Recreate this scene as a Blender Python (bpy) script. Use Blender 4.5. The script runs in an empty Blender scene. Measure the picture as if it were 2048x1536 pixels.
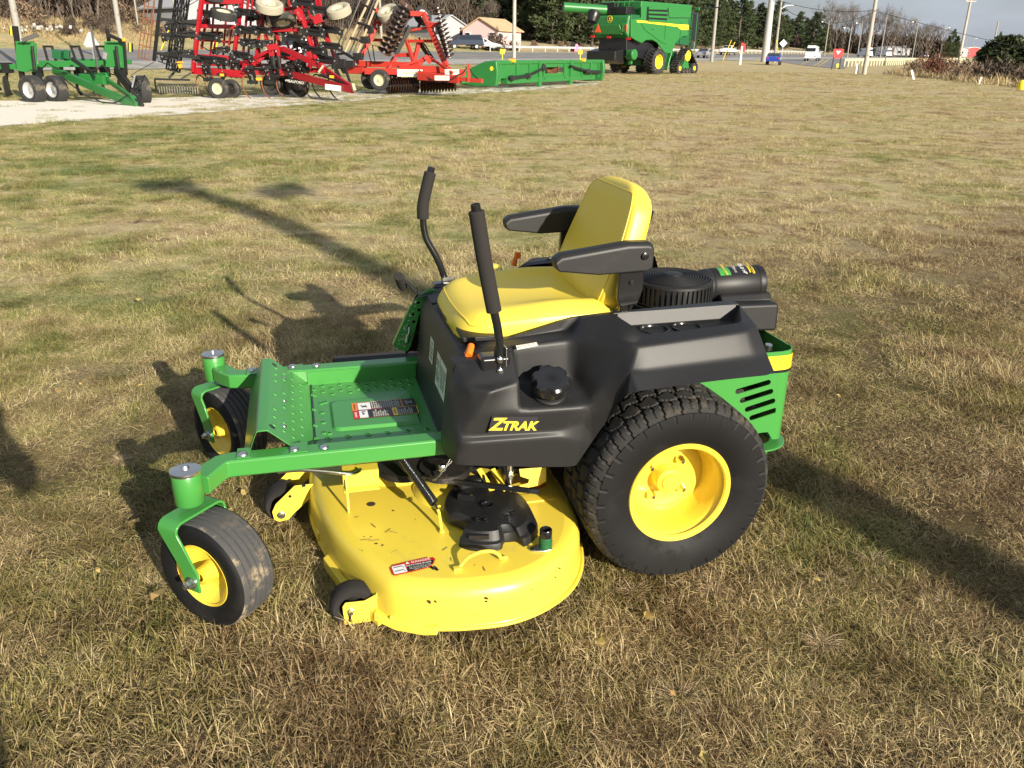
import bpy, bmesh, math, random
from mathutils import Vector, Matrix, Euler, noise
random.seed(7)
PI=math.pi; R=math.radians
sc=bpy.context.scene
COL=sc.collection
def V(*a): return Vector(a)
def ss(t):
    t=max(0.,min(1.,t)); return t*t*(3-2*t)
YAW=3.39509; MX,MY=.36404,2.73279
def to_m(x,y):
    a,b=x-MX,y-MY; c,s=math.cos(YAW),math.sin(YAW); return c*a+s*b,-s*a+c*b
def RS(x,y): return (x+22)*(-.855)+(y-48)*.518      # distance beyond the near edge of the road
def H(x,y):
    xm,ym=to_m(x,y)
    z=.05*ss((xm-.3)/1.)*(1-ss((y-5)/8))
    s=RS(x,y)
    if s<0: z+=.3*ss((s+15)/15)
    elif s<20: z+=.3+.05*s
    else: z+=1.3+.09*min(s-20,26)+.004*max(0,s-46)
    d=DR(x,y)
    z-=3.2*ss(d/14)*ss((-s-4)/14)
    return z
def DR(x,y): return x-25-(y-43)*.17-max(0,y-72)*.5 if y>20 else -50      # distance right of the lawn's edge
class M:
    def __init__(s): s.v=[];s.f=[];s.m=[]
    def add(s,v,f,mi=0):
        o=len(s.v); s.v+= [tuple(p) for p in v]; s.f+=[tuple(i+o for i in q) for q in f]; s.m+=[mi]*len(f); return s
    def box(s,c,d,rot=None,mi=0):
        hx,hy,hz=d[0]/2,d[1]/2,d[2]/2
        vs=[V(x,y,z) for x in(-hx,hx) for y in(-hy,hy) for z in(-hz,hz)]
        if rot is not None:
            if not isinstance(rot,Matrix): rot=Euler(rot).to_matrix()
            vs=[rot@p for p in vs]
        c=V(*c)
        return s.add([p+c for p in vs],[(0,1,3,2),(4,6,7,5),(0,4,5,1),(2,3,7,6),(0,2,6,4),(1,5,7,3)],mi)
    def beam(s,a,b,w,h,mi=0,up=(0,0,1),ext=0):
        a,b=V(*a),V(*b); d=(b-a); L=d.length
        if L<1e-6: return s
        d/=L; a=a-d*ext;b=b+d*ext;L+=2*ext
        u=V(*up); sd=d.cross(u)
        if sd.length<1e-3: sd=d.cross(V(1,0,0))
        sd.normalize(); u=sd.cross(d)
        r=Matrix((d,sd,u)).transposed()
        return s.box((a+b)/2,(L,w,h),r,mi)
    def prism(s,pts,ax,lo,hi,mi=0):
        n=len(pts)
        def mk(p,t): return {'x':(t,p[0],p[1]),'y':(p[0],t,p[1]),'z':(p[0],p[1],t)}[ax]
        vs=[mk(p,lo) for p in pts]+[mk(p,hi) for p in pts]
        fs=[tuple(range(n)),tuple(range(2*n-1,n-1,-1))]+[(i,(i+1)%n,n+(i+1)%n,n+i) for i in range(n)]
        return s.add(vs,fs,mi)
    def loft(s,rings,mi=0,cap=True,closed=False,ringclosed=True):
        n=len(rings[0]); k=len(rings); vs=[p for r in rings for p in r]; fs=[]
        for j in range(k if closed else k-1):
            for i in range(n if ringclosed else n-1):
                a=j*n+i;b=j*n+(i+1)%n;c=((j+1)%k)*n+(i+1)%n;d=((j+1)%k)*n+i
                fs.append((a,b,c,d))
        if cap and not closed: fs+= [tuple(range(n-1,-1,-1)),tuple((k-1)*n+i for i in range(n))]
        return s.add(vs,fs,mi)
    def tube(s,path,r,n=8,mi=0,closed=False,cap=True):
        P=[V(*p) for p in path]; k=len(P); rs=r if isinstance(r,(list,tuple)) else [r]*k
        rings=[]; pn=None
        for i in range(k):
            if closed: t=(P[(i+1)%k]-P[i-1])
            else: t=P[min(i+1,k-1)]-P[max(i-1,0)]
            t=t.normalized()
            if pn is None:
                q=V(0,0,1) if abs(t.z)<.9 else V(1,0,0); pn=(q-t*q.dot(t)).normalized()
            else:
                pn=pn-t*pn.dot(t); pn=pn.normalized() if pn.length>1e-6 else t.orthogonal().normalized()
            bn=t.cross(pn)
            rings.append([P[i]+(pn*math.cos(a)+bn*math.sin(a))*rs[i] for a in [2*PI*j/n for j in range(n)]])
        return s.loft(rings,mi,cap,closed)
    def lathe(s,prof,c=(0,0,0),ax=(0,0,1),n=32,mi=0,cap=False,arc=None):
        ax=V(*ax).normalized(); q=V(0,0,1) if abs(ax.z)<.9 else V(1,0,0)
        u=(q-ax*q.dot(ax)).normalized(); w=ax.cross(u); c=V(*c)
        m=n if arc is None else n+1
        rings=[[c+ax*h+(u*math.cos(a)+w*math.sin(a))*r for a in [(2*PI if arc is None else arc)*j/n for j in range(m)]] for r,h in prof]
        return s.loft(rings,mi,cap,ringclosed=arc is None)
    def cyl(s,a,b,r,n=16,mi=0): return s.tube([a,b],r,n,mi)
def kids(o): return [c for c in bpy.data.objects if c.parent==o]
def obj(name,m,mats,parent=None,bev=0,ang=35,label=None,cat=None,group=None,kind=None,seg=2,smooth=True,loc=None,sub=0):
    me=bpy.data.meshes.new(name); me.from_pydata(m.v,[],m.f)
    if not isinstance(mats,(list,tuple)): mats=[mats]
    for x in mats: me.materials.append(x)
    me.polygons.foreach_set('material_index',[min(i,len(mats)-1) for i in m.m])
    me.update()
    bm=bmesh.new(); bm.from_mesh(me); bmesh.ops.remove_doubles(bm,verts=bm.verts,dist=1e-5) if bev else None
    bmesh.ops.recalc_face_normals(bm,faces=bm.faces); bm.to_mesh(me); bm.free()
    if smooth:
        me.polygons.foreach_set('use_smooth',[True]*len(me.polygons)); me.set_sharp_from_angle(angle=R(ang))
    o=bpy.data.objects.new(name,me); COL.objects.link(o)
    if parent: o.parent=parent
    if loc: o.location=loc
    if bev:
        b=o.modifiers.new('b','BEVEL'); b.width=bev; b.segments=seg; b.limit_method='ANGLE'; b.angle_limit=R(28); b.harden_normals=True
    if sub:
        b=o.modifiers.new('s','SUBSURF'); b.levels=sub; b.render_levels=sub
    tag(o,label,cat,group,kind)
    return o
def tag(o,label=None,cat=None,group=None,kind=None):
    for k,x in (('label',label),('category',cat),('group',group),('kind',kind)):
        if x: o[k]=x
    return o
def empty(name,loc=(0,0,0),rz=0,label=None,cat=None,group=None,parent=None):
    o=bpy.data.objects.new(name,None); COL.objects.link(o); o.location=loc; o.rotation_euler=(0,0,rz); o.empty_display_size=.1
    if parent: o.parent=parent
    return tag(o,label,cat,group)
def copy_tree(o,parent=None,src=None):
    src=src or {}
    c=o.copy(); COL.objects.link(c)
    if parent is not None: c.parent=parent
    for ch in kids(o): copy_tree(ch,c)
    return c
def text(name,body,size,mat,parent,mtx,ext=.0006,font=None,shear=0,align='CENTER',sx=1,off=0,label=None):
    cu=bpy.data.curves.new(name,'FONT'); cu.body=body; cu.size=size; cu.extrude=ext; cu.align_x=align; cu.align_y='CENTER'; cu.shear=shear; cu.resolution_u=3; cu.offset=off
    t=bpy.data.objects.new('t',cu); COL.objects.link(t)
    dg=bpy.context.evaluated_depsgraph_get(); dg.update()
    me=bpy.data.meshes.new_from_object(t.evaluated_get(dg)); bpy.data.objects.remove(t); me.name=name
    me.transform(Matrix.Diagonal((sx,1,1,1)))
    me.materials.clear(); me.materials.append(mat)
    o=bpy.data.objects.new(name,me); COL.objects.link(o); o.parent=parent; o.matrix_local=mtx
    if label:o['label']=label
    return o
def frame(o,xd,yd):
    xd=V(*xd).normalized(); yd=V(*yd); yd=(yd-xd*yd.dot(xd)).normalized(); zd=xd.cross(yd)
    m=Matrix((xd,yd,zd)).transposed().to_4x4(); m.translation=V(*o); return m
def plate(outline,holes,th):
    cu=bpy.data.curves.new('p','CURVE'); cu.dimensions='2D'; cu.fill_mode='BOTH'; cu.extrude=th/2
    for pts in [outline]+holes:
        sp=cu.splines.new('POLY'); sp.points.add(len(pts)-1)
        for q,p in zip(sp.points,pts): q.co=(p[0],p[1],0,1)
        sp.use_cyclic_u=True
    t=bpy.data.objects.new('t',cu); COL.objects.link(t)
    dg=bpy.context.evaluated_depsgraph_get(); dg.update()
    me=bpy.data.meshes.new_from_object(t.evaluated_get(dg)); bpy.data.objects.remove(t)
    v=[tuple(p.co) for p in me.vertices]; f=[tuple(p.vertices) for p in me.polygons]; bpy.data.meshes.remove(me)
    return v,f
def cr(pts,n=6,closed=False):
    P=[V(*p) for p in pts]; k=len(P); out=[]
    for i in range(k if closed else k-1):
        g=(lambda j:P[j%k]) if closed else (lambda j:P[max(0,min(k-1,j))])
        a,b,c,d=g(i-1),g(i),g(i+1),g(i+2)
        for j in range(n):
            t=j/n
            out.append(.5*((2*b)+(c-a)*t+(2*a-5*b+4*c-d)*t*t+(3*b-a-3*c+d)*t**3))
    if not closed: out.append(P[-1])
    return out
# ---------------- materials
def mat(name,col,rough=.5,metal=0,noise=None,bump=None,col2=None,nscale=8,coat=0,spec=.5,dirt=None,lo=.4,hi=.6,det=4,coord='Object',stretch=None):
    m=bpy.data.materials.new(name); m.use_nodes=True; nt=m.node_tree; N=nt.nodes; L=nt.links
    b=N['Principled BSDF']; b.inputs['Base Color'].default_value=(*col,1); b.inputs['Roughness'].default_value=rough; b.inputs['Metallic'].default_value=metal
    b.inputs['Specular IOR Level'].default_value=spec
    if coat: b.inputs['Coat Weight'].default_value=coat; b.inputs['Coat Roughness'].default_value=.12
    tc=N.new('ShaderNodeTexCoord'); out=tc.outputs[coord]
    if stretch:
        mp=N.new('ShaderNodeMapping'); mp.inputs['Scale'].default_value=stretch; L.new(out,mp.inputs[0]); out=mp.outputs[0]
    prev=None
    def nz(sc_,de=det,ro=.55):
        n=N.new('ShaderNodeTexNoise'); n.inputs['Scale'].default_value=sc_; n.inputs['Detail'].default_value=de; n.inputs['Roughness'].default_value=ro; L.new(out,n.inputs['Vector']); return n
    def rmp(src,a,b_,c0=(0,0,0),c1=(1,1,1)):
        r=N.new('ShaderNodeValToRGB'); r.color_ramp.elements[0].position=a; r.color_ramp.elements[1].position=b_
        r.color_ramp.elements[0].color=(*c0,1); r.color_ramp.elements[1].color=(*c1,1); L.new(src,r.inputs[0]); return r
    if col2:
        n=nz(nscale); r=rmp(n.outputs['Fac'],lo,hi,col,col2); prev=r.outputs[0]
    if dirt:  # (colour, scale, threshold)
        for dc,dsc,dth in (dirt if isinstance(dirt,list) else [dirt]):
            n=nz(dsc,8,.65); r=rmp(n.outputs['Fac'],dth,dth+.12)
            mx=N.new('ShaderNodeMix'); mx.data_type='RGBA'; L.new(r.outputs[0],mx.inputs[0])
            if prev: L.new(prev,mx.inputs[6])
            else: mx.inputs[6].default_value=(*col,1)
            mx.inputs[7].default_value=(*dc,1); prev=mx.outputs[2]
            rr=N.new('ShaderNodeMapRange'); L.new(r.outputs[0],rr.inputs[0]); rr.inputs[3].default_value=rough; rr.inputs[4].default_value=min(1,rough+.35); L.new(rr.outputs[0],b.inputs['Roughness'])
    if prev: L.new(prev,b.inputs['Base Color'])
    elif noise:
        n=nz(noise); r=N.new('ShaderNodeMapRange'); L.new(n.outputs['Fac'],r.inputs[0]); r.inputs[3].default_value=max(0,rough-.12); r.inputs[4].default_value=min(1,rough+.15); L.new(r.outputs[0],b.inputs['Roughness'])
    if bump:
        n=nz(bump[0],5); bp=N.new('ShaderNodeBump'); bp.inputs['Strength'].default_value=bump[1]; bp.inputs['Distance'].default_value=bump[2] if len(bump)>2 else .002; L.new(n.outputs['Fac'],bp.inputs['Height']); L.new(bp.outputs[0],b.inputs['Normal'])
    return m
MT={}
def mk(n,*a,**k): MT[n]=mat(n,*a,**k); return MT[n]
dust=(.30,.25,.17)
mk('green_paint',(.052,.255,.048),.34,coat=.3,dirt=((.12,.24,.10),9,.66),bump=(220,.05))
mk('yellow_paint',(.80,.615,.065),.36,coat=.2,dirt=[((.66,.50,.10),6,.60),((.30,.20,.08),38,.76)],bump=(60,.04))
mk('rim_yellow',(.80,.60,.055),.34,coat=.2,dirt=((.45,.36,.12),12,.66))
mk('seat_vinyl',(.83,.635,.065),.42,bump=(420,.18,.001),dirt=((.60,.42,.04),4,.66))
mk('black_plastic',(.013,.013,.0135),.47,spec=.40,bump=(900,.35,.0006),dirt=[((.024,.023,.021),5,.58),((.10,.095,.085),60,.74)])
mk('black_gloss',(.012,.012,.013),.22,coat=.3)
mk('foam',(.016,.014,.013),.9,bump=(700,.5,.001))
mk('zinc',(.62,.62,.60),.3,1,noise=30)
mk('chrome',(.75,.75,.74),.2,1)
mk('tyre_side',(.0075,.0075,.008),.62,spec=.25,dirt=((.014,.013,.012),5,.55),bump=(90,.15))
mk('tyre_tread',(.030,.029,.027),.75,spec=.3,dirt=[((.075,.062,.045),14,.56),((.20,.18,.14),38,.66)],bump=(150,.4))
mk('caster_tread',(.058,.058,.058),.85,dirt=[((.12,.10,.075),12,.54),((.34,.27,.17),16,.56)],bump=(200,.5))
mk('dark_green',(.012,.10,.035),.4)
mk('orange',(.9,.2,.01),.4)
mk('white',(.8,.8,.78),.5)
mk('offwhite',(.62,.6,.52),.5)
mk('decal_black',(.012,.012,.016),.35)
mk('red',(.55,.012,.014),.4)
mk('decal_yellow',(.85,.62,.03),.4)
mk('decal_orange',(.8,.22,.02),.4)
mk('steel_dark',(.06,.055,.05),.45,.7,dirt=((.14,.11,.08),20,.55))
mk('mud',(.045,.032,.022),.9,bump=(200,.6))

# ================= the mower =================
mow=empty('riding_mower',(MX,MY,0),YAW,'green and yellow zero-turn riding mower with yellow seat and deck, parked on the dry lawn','riding mower')
def loc_empty(name,loc,rz=0,parent=None): return empty(name,loc,rz,parent=parent)
# ---- rear wheels
def tyre_rear():
    NA=384; r0=.300; hw=.135
    prof=[(.158,-.112),(.175,-.124),(.215,-.136),(.248,-.139),(.268,-.137)]
    tread=[]
    K=44
    for i in range(K+1):
        t=-1+2*i/K; y=t*.134
        r=r0-.004*abs(t)**2-.020*max(0,abs(t)-.72)/.28*max(0,abs(t)-.72)/.28-.003*abs(t)**8
        tread.append((r,y,t))
    rings=[]
    per=PI*2/32
    def groove(a,t):
        # five block rows, offset brick-like, slanted sipes
        g=0
        for gx in (-.60,-.2,.2,.60):
            wob=.05*math.sin(a/per*2*PI+gx*9)
            if abs(t-gx-wob)<.030: g=1
        row=0 if t<-.6 else 1 if t<-.2 else 2 if t<.2 else 3 if t<.6 else 4
        sl=[.35,-.30,.30,-.30,.35][row]*(t)*per*1.6
        ph=((a+sl)/per+(.5 if row%2 else 0))%1
        if ph<.11: g=1
        if row in(0,4) and abs(ph-.56)<.05 and abs(t)<.93: g=max(g,.5)
        return g
    rg=[]
    for k in range(NA):
        a=2*PI*k/NA; ca,sa=math.cos(a),math.sin(a)
        ring=[]
        for r,y in prof: ring.append((r*ca,y,r*sa))
        for r,y,t in tread:
            g=groove(a,t); q=r-.0095*g
            ring.append((q*ca,y,q*sa))
        for r,y in reversed(prof): ring.append((r*ca,-y,r*sa))
        # shoulder lugs run down the side wall
        for idx in (4,len(prof)+K+1):
            ph=(a/per)%1
            x,y,z=ring[idx]; f=1.0+(.010 if ph>.12 else 0); ring[idx]=(x*f,y*(1.0 if ph>.16 else .97),z*f)
        rg.append(ring)
    m=M(); n=len(rg[0])
    vs=[p for r in rg for p in r]; fs=[];mi=[]
    for k in range(NA):
        for i in range(n-1):
            fs.append((k*n+i,k*n+i+1,((k+1)%NA)*n+i+1,((k+1)%NA)*n+i)); mi.append(1 if 4<=i<n-6 else 0)
    m.v=vs;m.f=fs;m.m=mi
    return m
def rim_rear():
    m=M(); A=(0,1,0)
    m.lathe([(.146,.112),(.150,.118),(.163,.121),(.166,.116),(.164,.110),(.150,.104),(.140,.085),(.138,.045),(.134,.02),(.128,.0),(.116,.004),(.100,.002),(.092,-.002),(.048,-.004),(.047,-.002),(.0,-.002)],(0,0,0),A,64)
    m.lathe([(.140,.085),(.138,.0),(.14,-.10),(.163,-.118)],(0,0,0),A,64)
    return m
def hub_rear():
    m=M(); A=(0,1,0)
    m.lathe([(.044,-.004),(.043,.032),(.040,.040),(.028,.043),(.026,.049),(.0,.050)],(0,0,0),A,32)
    return m
lugm=M()
lugm.lathe([(.0135,-.002),(.0135,.010),(.011,.014),(.0098,.026),(.006,.032),(0,.033)],(0,0,0),(0,1,0),6)
def wheel_rear(side):
    w=loc_empty('rear_wheel',(0,side*.462,.300),0 if side>0 else PI,mow)
    obj('tyre',tyre_rear(),[MT['tyre_side'],MT['tyre_tread']],w,ang=24)
    r=obj('rim',rim_rear(),MT['rim_yellow'],w,ang=40)
    obj('hub',hub_rear(),MT['rim_yellow'],w,ang=40)
    for k in range(4):
        a=R(38)+k*PI/2
        o=obj('lug_bolt',lugm,MT['chrome'],w,ang=30); o.location=(.072*math.cos(a),0,.072*math.sin(a))
    return w
wr=wheel_rear(1)
w2=copy_tree(wr,mow); w2.location=(0,-.462,.300); w2.rotation_euler=(0,0,PI)
# ---- frame rails
RZ=.429
def rail(side):
    m=M(); s=side
    path=[(.40,.338,RZ),(1.285,.338,RZ),(1.312,.345,RZ-.001),(1.335,.375,RZ-.003),(1.365,.43,RZ-.004)]
    P=[V(x,y*s,z) for x,y,z in path]; rings=[]
    hw,hh=.031,.0265
    for i,p in enumerate(P):
        t=(P[min(i+1,len(P)-1)]-P[max(i-1,0)]).normalized(); sd=V(-t.y,t.x,0)
        c=.005
        prof=[(-hw+c,-hh),(hw-c,-hh),(hw,-hh+c),(hw,hh-c),(hw-c,hh),(-hw+c,hh),(-hw,hh-c),(-hw,-hh+c)]
        rings.append([p+sd*a+V(0,0,b) for a,b in prof])
    m.loft(rings)
    return obj('frame_rail',m,MT['green_paint'],mow,bev=.002,ang=40)
rail(1); rail(-1)
# ---- casters
def caster(side,th,trail=.068,zg=.05):
    px,py=1.389,side*.463
    m=M(); m.lathe([(.036,.392),(.0385,.395),(.0385,.478),(.036,.482),(0,.482)],(px,py,0),(0,0,1),40)
    t=obj('pivot_tube',m,MT['green_paint'],mow,ang=40)
    m=M(); m.lathe([(.040,.4825),(.0405,.486),(.040,.491),(.036,.493),(.012,.494),(.010,.500),(.0085,.503),(0,.503)],(px,py,0),(0,0,1),40)
    obj('grease_cap',m,MT['zinc'],t,ang=40)
    c=loc_empty('caster',(px,py,zg),th,mow)
    r=.160; hw=.064; fw=.088; th_=.0075
    # fork: inverted U, x forward of caster, y along the axle
    m=M(); T=.385-zg+.0; zc=T-.012
    arc=[]
    for sgn in (1,-1):
        pass
    def ub(off):
        pts=[]
        a=fw-off; rr=.028-off
        pts.append((-trail,a,r-.028)); pts.append((-trail*.9,a,r+.03)); pts.append((-.012,a,zc-.05))
        for k in range(6):
            q=PI/2*k/5; pts.append((0-.0,a-rr+rr*math.cos(q),zc-.028+rr*math.sin(q)-.0))
        return pts
    o_=ub(0); i_=ub(th_)
    def full(p): return p+[(x,-y,z) for x,y,z in reversed(p)]
    O=full(o_); I=full(i_)
    rings=[]
    for a,b in zip(O,I):
        w=.024 if a[2]<r+.02 else .030 if a[2]<zc-.06 else .034
        rings.append([(a[0]-w,a[1],a[2]),(a[0]+w,a[1],a[2]),(b[0]+w,b[1],b[2]),(b[0]-w,b[1],b[2])])
    m.loft(rings)
    obj('fork',m,MT['green_paint'],c,bev=.0018,ang=50)
    wz=loc_empty('caster_wheel',(-trail,0,r),0,c)
    m=M(); pr=[(.088,.050),(.098,.058),(.125,.0655),(.140,.064),(.148,.060),(.1525,.054)]
    tr=[]
    n=5; 
    for i in range(41):
        t=-1+2*i/40; y=t*.050; rr=.1600-.004*t*t
        for g in (-.75,-.38,0,.38,.75):
            if abs(t-g)<.05: rr-=.0075
        tr.append((rr,y))
    prof=[(a,-b) for a,b in pr]+tr+[(a,b) for a,b in reversed(pr)]
    m.lathe(prof,(0,0,0),(0,1,0),96); nn=len(prof)-1; q=96
    m.m=[1 if 5<=(i//q)<nn-5 else 0 for i in range(len(m.f))]
    obj('tyre',m,[MT['tyre_side'],MT['caster_tread']],wz,ang=28)
    m=M()
    for s in (1,-1):
        m.lathe([(.088,s*.050),(.092,s*.056),(.094,s*.054),(.091,s*.048),(.084,s*.040),(.070,s*.020),(.055,s*.012),(.030,s*.014),(.026,s*.03),(.024,s*.060),(.012,s*.062)],(0,0,0),(0,1,0),48)
    obj('rim',m,MT['rim_yellow'],wz,ang=40)
    for s in (1,-1):
        m=M()
        m.lathe([(.018,s*fw),(.018,s*(fw+.004)),(0,s*(fw+.004))],(0,0,0),(0,1,0),20)
        m.lathe([(.013,s*(fw+.004)),(.013,s*(fw+.014)),(.009,s*(fw+.018)),(.008,s*(fw+.026)),(0,s*(fw+.027))],(0,0,0),(0,1,0),6)
        obj('axle_bolt',m,MT['zinc'],wz,ang=30)
    return c
caster(1,R(-42)); caster(-1,R(-55),.055)
# ---- footrest
fr=[(1.262,.4585),(1.235,.4585),(1.214,.512),(1.178,.512),(1.125,.459),(1.085,.459)]
m=M(); W=.309
def fold(pts,y,th=.0035,bot=True):
    return pts
top=[(1.270,.4592),(1.232,.4592),(1.2115,.508),(1.207,.5115),(1.182,.5115),(1.177,.509),(1.122,.4602),(1.118,.4592),(1.075,.4592)]
inner=[(1.232,.4592),(1.2115,.508),(1.207,.5115),(1.182,.5115),(1.177,.509),(1.052,.396)]
# the folded plate between the rails
m.loft([[(x,-w,z),(x,w,z),(x,w,z-.0035),(x,-w,z-.0035)] for x,z,w in [(1.2325,.4595,.318),(1.2115,.508,.306),(1.207,.5115,.306),(1.182,.5115,.306),(1.177,.509,.306),(1.122,.4600,.310)]+[(1.1215,.4595,.303),(1.052,.396,.303)]])
for s in (1,-1):
    for x0,x1 in ((1.268,1.230),(1.122,1.072)):
        m.prism([(x0,s*.300),(x0,s*.362),(x1,s*.362),(x1,s*.300)],'z',.4565,.4600)
# front face drops in front of the plate
m.loft([[(x,-.290,z),(x,.290,z),(x-.0035,.290,z),(x-.0035,-.290,z)] for x,z in [(1.215,.503),(1.262,.392)]])
fp=obj('footrest',m,MT['green_paint'],mow,bev=.0015,ang=30)
def bumps(pts,org,xd,yd,mname='green_paint',r=.0085,h=.004):
    m=M(); O=V(*org); X=V(*xd).normalized(); Y=V(*yd).normalized(); Z=X.cross(Y)
    if Z.z<0: Z=-Z
    for u,v in pts:
        m.lathe([(r,0),(r*.8,h*.7),(r*.55,h),(r*.45,h*.9),(r*.42,-.001),(0,-.001)],O+X*u+Y*v,Z,10); nf=len(m.f); m.m[nf-20:]=[1]*20
    return m
pts=[]
for i in range(4):
    for j in range(9):
        u=.020+i*.034; v=-.24+j*.060+(.0 if i%2 else .0)
        if (i,j) in ((0,3),(1,2),(0,5),(1,6)): continue
        pts.append((u,v))
sl=(V(1.052,0,.396)-V(1.177,0,.509)).normalized()
m=bumps(pts,V(1.177,0,.509)+V(.0007,0,.0007),sl,(0,1,0),r=.0085,h=.004)
obj('tread_bumps',m,[MT['green_paint'],MT['decal_black']],fp,ang=50)
for s in (1,-1):
    for x in (1.251,1.1095,1.026):
        m=M(); z=.4602 if x>1.1 else .4568
        m.lathe([(.0135,z),(.0125,z+.004),(.008,z+.0065),(0,z+.007)],(x,s*.3435,0),(0,0,1),16)
        obj('rivet',m,MT['zinc'],fp,ang=60)
for y in (-.20,.0,.20):
    p=V(1.177,y,.509)+sl*.055; m=M(); n=V(-sl.z,0,sl.x); n=n if n.z>0 else -n
    m.lathe([(.009,.0),(.008,.003),(0,.005)],p,n,12); obj('rivet',m,MT['zinc'],fp,ang=60)
# ---- floor pan
m=M(); zf=.398
m.box((.86,0,zf-.002),(.384,.612,.004))
for s in (1,-1):
    m.loft([[(x,s*.306,zf-.004),(x,s*.303,zf+.052),(x,s*.299,zf+.052),(x,s*.302,zf-.004)] for x in (.668,1.06)])
pan=obj('floor_pan',m,MT['green_paint'],mow,ang=30)
# raised decal field with rounded front
o=[]
for k in range(9): a=PI/2+PI/2*k/8; o.append((.985-.0+(-.03*0),0)) if 0 else None
pts2=[(.71,-.118),(.965,-.118)]+[(.965+.03*math.sin(a),-.088-.03*math.cos(a)) for a in [PI/2*k/6 for k in range(1,7)]]+[(.965+.03*math.cos(a),.088+.03*math.sin(a)) for a in [PI/2*k/6 for k in range(0,6)]]+[(.965,.118),(.71,.118)]
m=M(); k=len(pts2)
def off(pts,d):
    out=[]; n=len(pts)
    for i in range(n):
        a,b,c=V(*pts[i-1]),V(*pts[i]),V(*pts[(i+1)%n])
        t=((b-a).normalized()+(c-b).normalized()); t=t.normalized() if t.length>1e-6 else (b-a).normalized()
        out.append((b.x-t.y*d,b.y+t.x*d))
    return out
inn=off(pts2,.009)
m.loft([[(x,y,zf-.001) for x,y in pts2],[(x,y,zf+.010) for x,y in inn]])
obj('raised_field',m,MT['green_paint'],pan,bev=.002,ang=35)
pts=[]
for i in range(12):
    for j in range(5):
        x=.70+i*.031; 
        if j<2: y=-.28+j*.055+(.0275 if i%2 else 0)
        elif j>3: y=.25+(.02 if i%2 else -.02)
        elif j==2: y=.185+(.02 if i%2 else -.02)
        else:
            continue
        if abs(y)<.14 and x<1.0: continue
        pts.append((x,y))
for y in (-.12,-.04,.04,.12): pts.append((1.02,y))
for y in (-.08,0,.08): pts.append((1.035-.03,y*1.6)) if abs(y)>.01 else None
m=bumps(pts,(0,0,zf),(1,0,0),(0,1,0),r=.0105,h=.0045); obj('tread_bumps',m,[MT['green_paint'],MT['decal_black']],pan,ang=50)
m=M()
m.box((1.050,0,zf+.0008),(.006,.600,.003))
obj('hinge_gap',m,MT['decal_black'],pan)
m=M()
for y in (-.2,-.07,.06,.16): m.box((1.046,y,zf+.003),(.014,.012,.005))
obj('hinge_tabs',m,MT['green_paint'],pan)
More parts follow.
